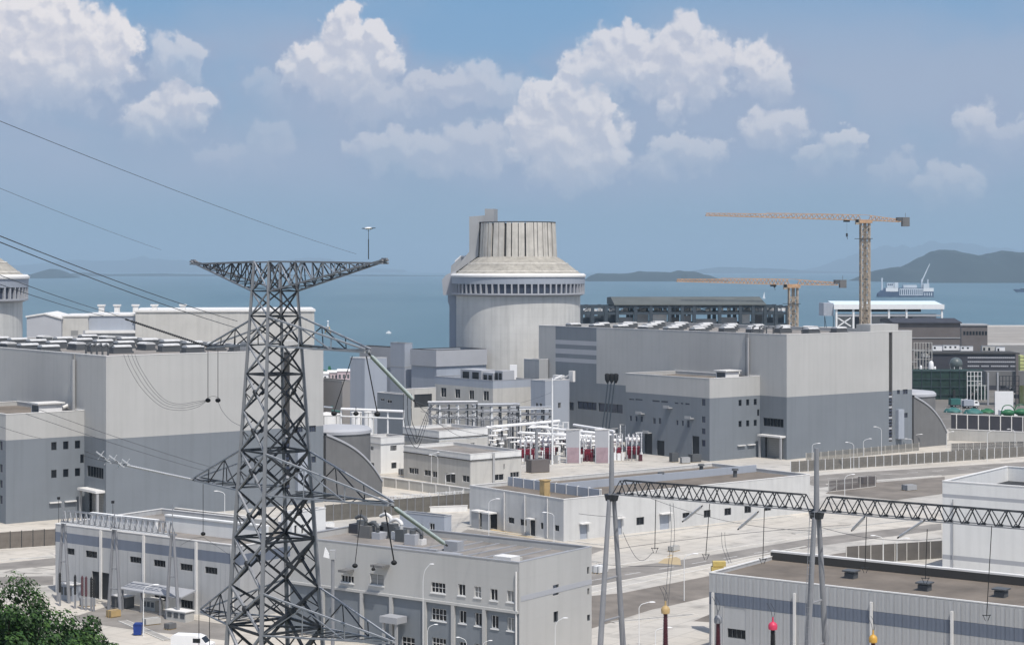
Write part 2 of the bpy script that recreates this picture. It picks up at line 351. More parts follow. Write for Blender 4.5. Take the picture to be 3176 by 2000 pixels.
# ------------------------------------------------------------------ geometry helpers
class MB:
    def __init__(s): s.v, s.f, s.m = [], [], []
    def add(s, vs, fs, m=0):
        o = len(s.v); s.v += [tuple(p) for p in vs]
        for f in fs: s.f.append(tuple(o + i for i in f)); s.m.append(m)
    def box(s, x0, x1, y0, y1, z0, z1, m=0):
        s.add([(x0,y0,z0),(x1,y0,z0),(x1,y1,z0),(x0,y1,z0),(x0,y0,z1),(x1,y0,z1),(x1,y1,z1),(x0,y1,z1)],
              [(0,3,2,1),(4,5,6,7),(0,1,5,4),(1,2,6,5),(2,3,7,6),(3,0,4,7)], m)
    def bar(s, p, q, r, m=0, n=4, r2=None):
        p, q = Vector(p), Vector(q); d = (q - p)
        if d.length < 1e-6: return
        d.normalize()
        a = d.cross(Vector((0,0,1)))
        if a.length < 1e-3: a = Vector((1,0,0))
        a.normalize(); b = d.cross(a)
        r2 = r if r2 is None else r2
        vs = []
        for c, rr in ((p, r), (q, r2)):
            for i in range(n):
                t = 2*math.pi*(i+.5)/n
                vs.append(c + a*math.cos(t)*rr + b*math.sin(t)*rr)
        fs = [(i, (i+1)%n, n+(i+1)%n, n+i) for i in range(n)] + [tuple(range(n))[::-1], tuple(range(n, 2*n))]
        s.add(vs, fs, m)
    def tube(s, pts, r, m=0, n=5):
        pts = [Vector(p) for p in pts]; vs, fs = [], []
        for k, p in enumerate(pts):
            d = (pts[min(k+1, len(pts)-1)] - pts[max(k-1, 0)]).normalized()
            a = d.cross(Vector((0,0,1)))
            if a.length < 1e-3: a = Vector((1,0,0))
            a.normalize(); b = d.cross(a)
            for i in range(n):
                t = 2*math.pi*i/n; vs.append(p + a*math.cos(t)*r + b*math.sin(t)*r)
        for k in range(len(pts)-1):
            for i in range(n):
                fs.append((k*n+i, k*n+(i+1)%n, (k+1)*n+(i+1)%n, (k+1)*n+i))
        s.add(vs, fs, m)
    def lathe(s, prof, n=32, m=0, c=(0,0), a0=0.0, a1=2*math.pi, axis=None):
        """prof: (r, z) list; ms may be an int or a list per segment"""
        full = abs(a1 - a0 - 2*math.pi) < 1e-6
        k = n if full else n + 1
        o = len(s.v)
        for (r, z) in prof:
            for i in range(k):
                t = a0 + (a1-a0)*i/n
                s.v.append((c[0]+r*math.cos(t), c[1]+r*math.sin(t), z))
        for j in range(len(prof)-1):
            mm = m[j] if isinstance(m, (list, tuple)) else m
            for i in range(n):
                i2 = (i+1) % k
                s.f.append((o+j*k+i, o+j*k+i2, o+(j+1)*k+i2, o+(j+1)*k+i)); s.m.append(mm)
    def disc(s, r, z, n=24, m=0, c=(0,0)):
        s.add([(c[0]+r*math.cos(2*math.pi*i/n), c[1]+r*math.sin(2*math.pi*i/n), z) for i in range(n)], [tuple(range(n))], m)
    def cyl(s, c, z0, z1, r0, r1=None, n=16, m=0):
        r1 = r0 if r1 is None else r1
        s.lathe([(r0, z0), (r1, z1)], n, m, c); s.disc(r1, z1, n, m, c)
    def sphere(s, c, r, m=0, n=14, k=8, sq=1.0):
        o = len(s.v); 
        for j in range(k+1):
            t = math.pi*j/k
            for i in range(n):
                u = 2*math.pi*i/n
                s.v.append((c[0]+r*math.sin(t)*math.cos(u), c[1]+r*math.sin(t)*math.sin(u), c[2]+sq*r*math.cos(t)))
        for j in range(k):
            for i in range(n):
                s.f.append((o+j*n+i, o+j*n+(i+1)%n, o+(j+1)*n+(i+1)%n, o+(j+1)*n+i)); s.m.append(m)
    def prism(s, poly, t0, t1, axis='y', m=0, mside=None):
        """poly of (a, z) extruded along axis"""
        n = len(poly)
        P = (lambda a, z, t: (a, t, z)) if axis == 'y' else ((lambda a, z, t: (t, a, z)) if axis == 'x' else (lambda a, z, t: (a, z, t)))
        vs = [P(a, z, t0) for a, z in poly] + [P(a, z, t1) for a, z in poly]
        o = len(s.v); s.v += vs
        s.f.append(tuple(o+i for i in range(n))); s.m.append(m)
        s.f.append(tuple(o+n+i for i in reversed(range(n)))); s.m.append(m)
        for i in range(n):
            s.f.append((o+i, o+(i+1)%n, o+n+(i+1)%n, o+n+i)); s.m.append(m if mside is None else mside)
    def mesh(s, name, mats, smooth=None):
        me = bpy.data.meshes.new(name)
        me.from_pydata(s.v, [], s.f)
        for m in mats: me.materials.append(m)
        if len(mats) > 1: me.polygons.foreach_set('material_index', s.m)
        if smooth is not None:
            me.polygons.foreach_set('use_smooth', [True]*len(me.polygons))
            me.set_sharp_from_angle(angle=R(smooth))
        me.update()
        return me
def link(name, me, parent=None, loc=(0,0,0), rot=None):
    o = bpy.data.objects.new(name, me); COL.objects.link(o)
    o.location = loc
    if rot is not None: o.rotation_euler = rot
    if parent is not None: o.parent = parent
    return o
def part(name, mb, mats, parent, smooth=None, loc=(0,0,0), rot=None, label=None, kind=None):
    if not isinstance(mats, (list, tuple)): mats = [mats]
    o = link(name, mb.mesh(name, mats, smooth), parent, loc, rot)
    if label: o['label'] = label
    if kind: o['kind'] = kind
    return o
def tag(o, label, cat, group=None):
    o['label'] = label; o['category'] = cat
    if group: o['group'] = group
    return o
def thing(name, label, cat, loc=(0,0,0), rot=0.0, group=None):
    o = bpy.data.objects.new(name, None); COL.objects.link(o)
    o.empty_display_size = .5
    o.location = loc; o.rotation_euler = (0, 0, rot)
    return tag(o, label, cat, group)
def structure(name, mb, mats, smooth=None):
    o = part(name, mb, mats, None, smooth); o['kind'] = 'structure'; return o
def spline(pts, n=10):
    P = [Vector(x) for x in pts]; out = []
    for i in range(len(P) - 1):
        p0, p1, p2, p3 = P[max(i-1, 0)], P[i], P[i+1], P[min(i+2, len(P)-1)]
        for k in range(n):
            t = k / n; out.append(.5 * ((2*p1) + (-p0+p2)*t + (2*p0-5*p1+4*p2-p3)*t*t + (-p0+3*p1-3*p2+p3)*t*t*t))
    return out + [P[-1]]
def kids(o): return [c for c in bpy.data.objects if c.parent == o]
def dup(root, loc, rot, label, children, group=None):
    """copy of a thing with copies of its parts and sub-parts; children: {object: [children]} taken before copying"""
    c = root.copy(); COL.objects.link(c); c.location = loc; c.rotation_euler = (0, 0, rot); c['label'] = label
    if group: c['group'] = group
    for ch, subs in children:
        d = ch.copy(); COL.objects.link(d); d.parent = c
        for sb in subs:
            e = sb.copy(); COL.objects.link(e); e.parent = d
    return c
def tree_of(root): return [(ch, list(ch.children)) for ch in root.children]
def G(px, py, z=0.0):
    """ground point seen at a photo pixel"""
    Y = F * (CH - z) / (py - HY); return Vector(((px - CX) / F * Y, Y, z))
def at(px, py, Y): return Vector(((px - CX) / F * Y, Y, CH - (py - HY) / F * Y))

AL, BE = R(38.6), R(54.0)         # the two building grids of the site
class Fr:
    """a building grid: origin at the near corner, x runs right-and-away (sunny face), y runs left-and-away (shaded face)"""
    def __init__(s, px, Y, rot, X=None):
        s.Y = Y; s.X = (px - CX) / F * Y if X is None else X; s.rot = rot; s.c = math.cos(rot); s.s = math.sin(rot)
    def R(s, px): k = (px - CX) / F; return (k * s.Y - s.X) / (s.c - k * s.s)
    def L(s, px): k = (px - CX) / F; return (s.X - k * s.Y) / (s.s + k * s.c)
    def zR(s, px, py): return CH - (py - HY) / F * (s.Y + s.R(px) * s.s)
    def zL(s, px, py): return CH - (py - HY) / F * (s.Y + s.L(px) * s.c)
    def z(s, py): return CH - (py - HY) / F * s.Y
    def rR(s, x0, y0, x1, y1):
        a, b = s.R(x0), s.R(x1); xm = (x0 + x1) / 2; z1, z0 = s.zR(xm, y0), s.zR(xm, y1); return (a, z0, b - a, z1 - z0)
    def rL(s, x0, y0, x1, y1):
        a, b = s.L(x1), s.L(x0); xm = (x0 + x1) / 2; z1, z0 = s.zL(xm, y0), s.zL(xm, y1); return (a, z0, b - a, z1 - z0)
    def world(s, u, v, z=0): return Vector((s.X + u * s.c - v * s.s, s.Y + u * s.s + v * s.c, z))
    def loc(s): return (s.X, s.Y, 0)

def facade(mb, axis, p, u0, u1, bands, ops, depth=.3, inward=1):
    """wall sheet with real openings and reveals. bands: [(z_top, mat)...] from z0; ops: (u, z, w, h)"""
    z0 = bands[0]
    zs = {z0} | {b[0] for b in bands[1:]}
    us = {u0, u1}
    for (u, z, w, h) in ops: us |= {u, u + w}; zs |= {z, z + h}
    ztop = bands[-1][0]
    us = sorted(x for x in us if u0 - 1e-6 <= x <= u1 + 1e-6); zs = sorted(x for x in zs if z0 - 1e-6 <= x <= ztop + 1e-6)
    P = (lambda u, d, z: (u, p + inward * d, z)) if axis == 'R' else (lambda u, d, z: (p + inward * d, u, z))
    for i in range(len(us) - 1):
        for j in range(len(zs) - 1):
            if us[i+1]-us[i] < 1e-5 or zs[j+1]-zs[j] < 1e-5: continue
            um, zm = (us[i] + us[i+1]) / 2, (zs[j] + zs[j+1]) / 2
            if any(u < um < u + w and z < zm < z + h for (u, z, w, h) in ops): continue
            m = next((b[1] for b in bands[1:] if zm < b[0]), bands[-1][1])
            mb.add([P(us[i],0,zs[j]), P(us[i+1],0,zs[j]), P(us[i+1],0,zs[j+1]), P(us[i],0,zs[j+1])], [(0,1,2,3)], m)
    for (u, z, w, h) in ops:
        m = next((b[1] for b in bands[1:] if z + h / 2 < b[0]), bands[-1][1])
        a = [P(u,0,z), P(u+w,0,z), P(u+w,0,z+h), P(u,0,z+h)]; b = [P(u,depth,z), P(u+w,depth,z), P(u+w,depth,z+h), P(u,depth,z+h)]
        mb.add(a + b, [(0,1,5,4),(1,2,6,5),(2,3,7,6),(3,0,4,7)], m)
WCACHE = {}
def window(parent, axis, p, op, cols=2, rows=1, fm=None, gm=None, depth=.3, fw=.09, sill=False, name='window', inward=1):
    fm = fm or frame_w; gm = gm or glass
    u, z, w, h = op
    key = (axis, round(w, 1), round(h, 1), cols, rows, fm.name, gm.name, sill, inward)
    u, z = u + w / 2, z + h / 2
    if key not in WCACHE:
        P = (lambda a, d, b: (a, inward * d, b)) if axis == 'R' else (lambda a, d, b: (inward * d, a, b))
        mb = MB()
        def bx(a0, a1, d0, d1, b0, b1):
            A, B = P(a0, d0, b0), P(a1, d1, b1)
            mb.box(min(A[0],B[0]), max(A[0],B[0]), min(A[1],B[1]), max(A[1],B[1]), b0, b1)
        d0, d1 = depth * .45, depth * .8
        bx(-w/2, -w/2+fw, d0, d1, -h/2, h/2); bx(w/2-fw, w/2, d0, d1, -h/2, h/2)
        bx(-w/2+fw, w/2-fw, d0, d1, -h/2, -h/2+fw); bx(-w/2+fw, w/2-fw, d0, d1, h/2-fw, h/2)
        for i in range(1, cols): c = -w/2 + w*i/cols; bx(c-fw*.4, c+fw*.4, d0+.01, d1-.01, -h/2+fw, h/2-fw)
        for i in range(1, rows): c = -h/2 + h*i/rows; bx(-w/2+fw, w/2-fw, d0+.015, d1-.015, c-fw*.4, c+fw*.4)
        if sill: bx(-w/2-.12, w/2+.12, -.12, .02, -h/2-.16, -h/2-.005)
        m2 = MB(); d = depth * .9
        m2.add([P(-w/2,d,-h/2), P(w/2,d,-h/2), P(w/2,d,h/2), P(-w/2,d,h/2)], [(0,1,2,3)])
        m2.add([P(-w/2,d+.03,-h/2), P(w/2,d+.03,-h/2), P(w/2,d+.03,h/2), P(-w/2,d+.03,h/2)], [(0,1,2,3)])
        WCACHE[key] = (mb.mesh(name, [fm]), m2.mesh('pane', [gm]))
    a, b = WCACHE[key]
    loc = (u, p, z) if axis == 'R' else (p, u, z)
    o = link(name, a, parent, loc)
    link('pane', b, o)
    return o
def infill(parent, axis, p, op, m, name='door', depth=.3):
    u, z, w, h = op
    mb = MB()
    if axis == 'R': mb.box(u, u+w, p+depth*.7, p+depth, z, z+h)
    else: mb.box(p+depth*.7, p+depth, u, u+w, z, z+h)
    return part(name, mb, m, parent)
def shell(parent, w, d, h, bands, bm, opsR=(), opsL=(), roof=None, cop=None, parapet=.9, bandsL=None, cw=.25, base=0.0):
    """walls with openings, roof sheet behind a parapet and a coping"""
    wb = MB()
    facade(wb, 'R', 0, 0, w, bands, opsR)
    if not bandsL: facade(wb, 'L', 0, 0, d, bands, opsL)
    else:
        for (v0, v1, bb) in bandsL: facade(wb, 'L', 0, v0, v1, bb, [o for o in opsL if v0 <= o[0] < v1])
    z0 = bands[0]
    for (zt, m) in bands[1:]:
        wb.add([(w,0,z0),(w,d,z0),(w,d,zt),(w,0,zt)], [(0,1,2,3)], m)
        wb.add([(0,d,z0),(w,d,z0),(w,d,zt),(0,d,zt)], [(0,1,2,3)], m)
        z0 = zt
    t = cw; q = h - parapet; m = bands[-1][1]
    wb.add([(t,t,q),(w-t,t,q),(w-t,d-t,q),(t,d-t,q),(t,t,h),(w-t,t,h),(w-t,d-t,h),(t,d-t,h)], [(0,1,5,4),(1,2,6,5),(2,3,7,6),(3,0,4,7)], m)
    part('wall', wb, bm, parent)
    rb = MB(); rb.add([(t,t,q),(w-t,t,q),(w-t,d-t,q),(t,d-t,q)], [(0,1,2,3)])
    rf = part('roof', rb, roof or roof_grey, parent)
    cb = MB(); e = .06
    cb.box(-e, w+e, -e, t+e, h, h+.14); cb.box(-e, w+e, d-t-e, d+e, h, h+.14)
    cb.box(-e, t+e, t+e, d-t-e, h, h+.14); cb.box(w-t-e, w+e, t+e, d-t-e, h, h+.14)
    part('coping', cb, cop or coping_white, parent)
    return rf
# ------------------------------------------------------------------ sea, land, islands, haze
def sea_mat():
    m = bpy.data.materials.new('sea_water'); m.use_nodes = True
    nt = m.node_tree; N, L = nt.nodes, nt.links; b = N['Principled BSDF']
    b.inputs['Roughness'].default_value = .30; b.inputs['Specular IOR Level'].default_value = .42; b.inputs['IOR'].default_value = 1.33
    tc = N.new('ShaderNodeTexCoord'); mp = N.new('ShaderNodeMapping'); mp.inputs['Scale'].default_value = (.004, .0009, 1)
    L.new(tc.outputs['Object'], mp.inputs[0])
    n = N.new('ShaderNodeTexNoise'); n.inputs['Scale'].default_value = 1; n.inputs['Detail'].default_value = 5
    L.new(mp.outputs[0], n.inputs['Vector'])
    r = N.new('ShaderNodeValToRGB'); e = r.color_ramp.elements
    e[0].position, e[0].color = .3, (.050, .110, .134, 1); e[1].position, e[1].color = .7, (.085, .155, .180, 1)
    L.new(n.outputs['Fac'], r.inputs[0]); L.new(r.outputs[0], b.inputs['Base Color'])
    n2 = N.new('ShaderNodeTexNoise'); n2.inputs['Scale'].default_value = .12; n2.inputs['Detail'].default_value = 6
    L.new(tc.outputs['Object'], n2.inputs['Vector'])
    bp = N.new('ShaderNodeBump'); bp.inputs['Strength'].default_value = .35; bp.inputs['Distance'].default_value = 1.0
    L.new(n2.outputs['Fac'], bp.inputs['Height']); L.new(bp.outputs[0], b.inputs['Normal'])
    return m
mb = MB()
mb.add([(-16000, 300, -6), (16000, 300, -6), (16000, 40000, -6), (-16000, 40000, -6)], [(0, 1, 2, 3)])
structure('sea', mb, sea_mat())
shore = [(-2600, 930), (-60, 930), (-20, 990), (60, 1300), (200, 1500), (290, 1740), (420, 1790), (900, 1810), (2600, 1900), (2600, -260), (-2600, -260)]
mb = MB()
n = len(shore)
vs = [(x, y, 0) for x, y in shore] + [(x + (0), y + (25 if y > 0 else -2), -7) for x, y in shore]
mb.add(vs, [tuple(range(n))[::-1]] + [(i, (i+1) % n, n + (i+1) % n, n + i) for i in range(n)])
structure('ground', mb, pave)

def hill(name, prof, Y, depth, m, rough=8.0, seed=0):
    """ridge whose crest follows photo points (px, py) at distance Y and falls to the sea on both sides"""
    prof = sorted(prof); mb = MB(); nx, ny = 90, 9
    for j in range(ny + 1):
        t = j / ny * 2 - 1
        for i in range(nx + 1):
            px = prof[0][0] + (prof[-1][0] - prof[0][0]) * i / nx
            k = 0
            while k < len(prof) - 2 and prof[k+1][0] < px: k += 1
            (a, ya), (b, yb) = prof[k], prof[k+1]; f = min(1, max(0, (px - a) / (b - a))); f = f*f*(3-2*f)*.5 + f*.5
            py = ya + (yb - ya) * f
            z = CH - (py - HY) / F * Y
            X = (px - CX) / F * Y
            h = max(0, z + 6) * max(0, 1 - abs(t) ** 1.7)
            nz = mnoise.fractal(Vector((X * .004 + seed, (Y + t * depth) * .004, 0)), .8, 2, 4)
            h = h * (1 + .13 * nz * (abs(t) > .05)) - (1.5 if abs(t) > .99 else 0)
            mb.v.append((X, Y + t * depth, -6 + h - .5))
    for j in range(ny):
        for i in range(nx):
            k = j * (nx + 1) + i
            mb.f.append((k, k+1, k+nx+2, k+nx+1)); mb.m.append(0)
    return structure(name, mb, m, 60)
hill_m = mat('forested_hillside', (.020, .028, .024), .95, .35, .006, bump=.6, bscale=.02)
hill('hills', [(2712, 872), (2750, 832), (2775, 828), (2800, 832), (2870, 800), (2905, 782), (2935, 778), (2990, 783), (3030, 795), (3060, 792), (3120, 780), (3150, 783), (3176, 786), (3300, 800), (3500, 868)], 9000, 900, hill_m)
hill('island', [(1813, 869), (1835, 852), (1850, 847), (1920, 849), (1960, 846), (1985, 841), (2080, 843), (2110, 837), (2145, 838), (2190, 852), (2225, 864), (2235, 868)], 9600, 500, hill_m, seed=3)
hill('island', [(50, 862), (110, 848), (160, 834), (180, 836), (200, 852), (206, 860)], 12500, 500, hill_m, seed=5)
hill('hills', [(150, 858), (260, 845), (340, 850), (500, 848), (650, 851), (900, 852), (1100, 852), (1500, 856)], 16500, 700, hill_m, seed=8)
hill('hills', [(-300, 830), (60, 822), (240, 806), (300, 809), (400, 806), (440, 794), (480, 804), (560, 806), (620, 812), (700, 818), (880, 808), (950, 799), (1020, 803), (1080, 826), (1250, 836)], 36000, 1500, hill_m, seed=11)
hill('hills', [(2100, 846), (2200, 832), (2235, 828), (2400, 833), (2520, 840), (2750, 845)], 27000, 600, hill_m, seed=14)
hill('hills', [(2500, 836), (2700, 778), (2750, 759), (2800, 762), (2835, 765), (2900, 748), (2960, 755), (3000, 752), (3070, 764), (3130, 775), (3300, 780), (3600, 820)], 36000, 1600, hill_m, seed=17)
# the air between: one closed box of even, thin haze
mb = MB(); mb.box(-16500, 16500, -300, 41000, -8, 560)
hz = part('haze', mb, mat('haze_air', (1, 1, 1)), None); hz['kind'] = 'stuff'
hm = bpy.data.materials.new('haze_volume'); hm.use_nodes = True
nt = hm.node_tree
for nn in list(nt.nodes): nt.nodes.remove(nn)
pv = nt.nodes.new('ShaderNodeVolumePrincipled'); ho = nt.nodes.new('ShaderNodeOutputMaterial')
pv.inputs['Color'].default_value = (.58, .79, .97, 1); pv.inputs['Density'].default_value = 6.6e-5
nt.links.new(pv.outputs[0], ho.inputs['Volume'])
hz.data.materials.clear(); hz.data.materials.append(hm)

# ------------------------------------------------------------------ the two identical units
def ventilator_meshes():
    a = MB(); a.box(-1.5, 1.5, -2.6, 2.6, 0, .5); a.box(-1.2, 1.2, -2.4, 2.4, .5, 1.45)
    b = MB(); b.prism([(-1.35, 1.45), (1.35, 1.45), (1.35, 1.65), (.7, 1.95), (-.7, 1.95), (-1.35, 1.65)], -2.2, 2.2, 'y')
    return a.mesh('roof_ventilator', [frame_d]), b.mesh('cap', [mat('weathered_vent_cap', (.55, .55, .545), .7, .25, .4)])
VENT = ventilator_meshes()
def shield_building(label, X, Y):
    t = thing('reactor_shield_building', label, 'reactor building', (X, Y, 0), 0)
    mb = MB(); mb.lathe([(21.9, 0), (21.9, 45.3)], 96)
    part('cylinder_wall', mb, conc_shell, t, 30)
    # air inlet ring: floor, pale fascia, openings between piers
    mb = MB(); mb.lathe([(21.9, 44.6), (23.3, 45.2), (23.5, 45.2), (23.5, 45.7), (22.5, 45.7)], 96, 0)
    mb.lathe([(22.5, 48.9), (23.5, 48.9), (23.6, 51.3), (22.4, 51.3)], 96, 1)
    part('inlet_ring', mb, [wall_stripe, wall_aux], t, 30)
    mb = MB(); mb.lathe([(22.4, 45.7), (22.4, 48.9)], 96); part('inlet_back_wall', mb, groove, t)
    pier = MB(); pier.box(22.45, 23.48, -.26, .26, 45.69, 48.91); pm = pier.mesh('inlet_pier', [wall_stripe])
    pane = MB(); pane.box(22.55, 22.75, -.88, .88, 45.8, 48.8)
    pane.box(22.76, 22.80, -.05, .05, 45.8, 48.8); gm = pane.mesh('inlet_window', [glass_blue])
    for k in range(64):
        a = 2 * math.pi * k / 64
        link('inlet_pier', pm, t, (0, 0, 0), (0, 0, a)); link('inlet_window', gm, t, (0, 0, 0), (0, 0, a + math.pi / 64))
    mb = MB(); mb.lathe([(22.2, 51.3), (23.9, 51.32), (23.9, 51.9), (23.2, 52.5), (22.3, 52.5)], 96); part('white_rim', mb, coping_white, t, 30)
    mb = MB()
    prof = [(22.4, 52.4), (21.2, 53.05), (18.5, 55.2), (15.6, 57.3), (14.2, 58.1), (13.2, 58.5)]
    mb.lathe(prof, 96); part('cone_roof', mb, conc_rough, t, 60)
    for k, rr in enumerate([(21.0, 53.35), (17.6, 56.05)]):
        mb = MB(); mb.lathe([(rr[0]+.25, rr[1]-.25), (rr[0], rr[1]+.12), (rr[0]-.3, rr[1]+.1)], 96); part('roof_joint', mb, conc, t, 40)
    # water tank with precast ribs
    mb = MB(); mb.lathe([(13.3, 58.2), (12.75, 70.0), (12.3, 70.0), (12.3, 69.0)], 72); mb.disc(12.3, 69.0, 48)
    part('tank_wall', mb, groove, t, 30)
    rnd = random.Random(5); a = 0.0
    while a < 2 * math.pi - .06:
        wdt = rnd.choice([.085, .12, .15, .17, .20]); gap = rnd.choice([.02, .03, .045, .07, .02])
        if a + wdt > 2 * math.pi: wdt = 2 * math.pi - a
        pb = MB(); n = 3; zt = 70.25 - .02
        for i in range(n):
            t0, t1 = a + wdt * i / n, a + wdt * (i + 1) / n
            def pt(r, tt, z): return (r * math.cos(tt), r * math.sin(tt), z)
            pb.add([pt(13.75, t0, 58.15), pt(13.75, t1, 58.15), pt(13.2, t1, zt), pt(13.2, t0, zt)], [(0, 1, 2, 3)])
            pb.add([pt(13.2, t0, zt), pt(13.2, t1, zt), pt(12.4, t1, zt), pt(12.4, t0, zt)], [(0, 1, 2, 3)])
        for tt in (a, a + wdt): pb.add([pt(13.75, tt, 58.15), pt(13.2, tt, zt), pt(12.6, tt, zt), pt(13.2, tt, 58.15)], [(0, 1, 2, 3)])
        part('tank_panel', pb, conc, t)
        a += wdt + gap
    mb = MB(); mb.lathe([(13.25, 70.28), (13.25, 70.6), (12.3, 70.6)], 72); part('tank_rim', mb, groove, t, 30)
    # stair and duct tower climbing the far left side
    ang = R(180 - 14); d = Vector((math.cos(ang), math.sin(ang), 0)); nrm = Vector((-d.y, d.x, 0)); w = 3.0
    tw = MB()
    prof = [(21.5, 0), (24.6, 0), (24.6, 41.0), (25.2, 42.6), (25.2, 44.7), (21.5, 44.7)]
    tw.prism(prof, -w * .8, w * .8, 'y'); part('stair_shaft', tw, wall_aux, t, None, (0, 0, 0), (0, 0, ang))
    tw = MB(); tw.prism([(22.0, 44.8), (26.7, 44.8), (27.2, 50.2), (25.6, 52.0), (22.0, 53.5)], -w, w, 'y'); part('stair_landing', tw, wall_stripe, t, None, (0, 0, 0), (0, 0, ang))
    tw = MB(); tw.prism([(22.6, 52.6), (23.8, 52.6), (17.2, 60.2), (17.2, 72.6), (11.5, 73.0), (11.5, 75.3), (8.2, 75.3), (8.2, 70.7), (13.6, 70.7), (13.9, 58.5), (15.0, 57.9)], -w * .9, w * .9, 'y')
    part('duct_tower', tw, wall_grey, t, None, (0, 0, 0), (0, 0, ang))
    tw = MB(); tw.prism([(21.6, 52.6), (25.6, 52.6), (25.4, 55.2), (21.8, 58.4), (20.2, 58.4)], -w * 2.1, -w * .903, 'y'); part('plant_house', tw, wall_grey, t, None, (0, 0, 0), (0, 0, ang))
    tw = MB(); tw.prism([(23.9, 56.6), (24.1, 57.0), (21.9, 58.9), (20.2, 58.9), (20.2, 58.45), (21.8, 58.45)], -w * 2.1, -w * .903, 'y'); part('skylight', tw, white_p, t, None, (0, 0, 0), (0, 0, ang))
    return t

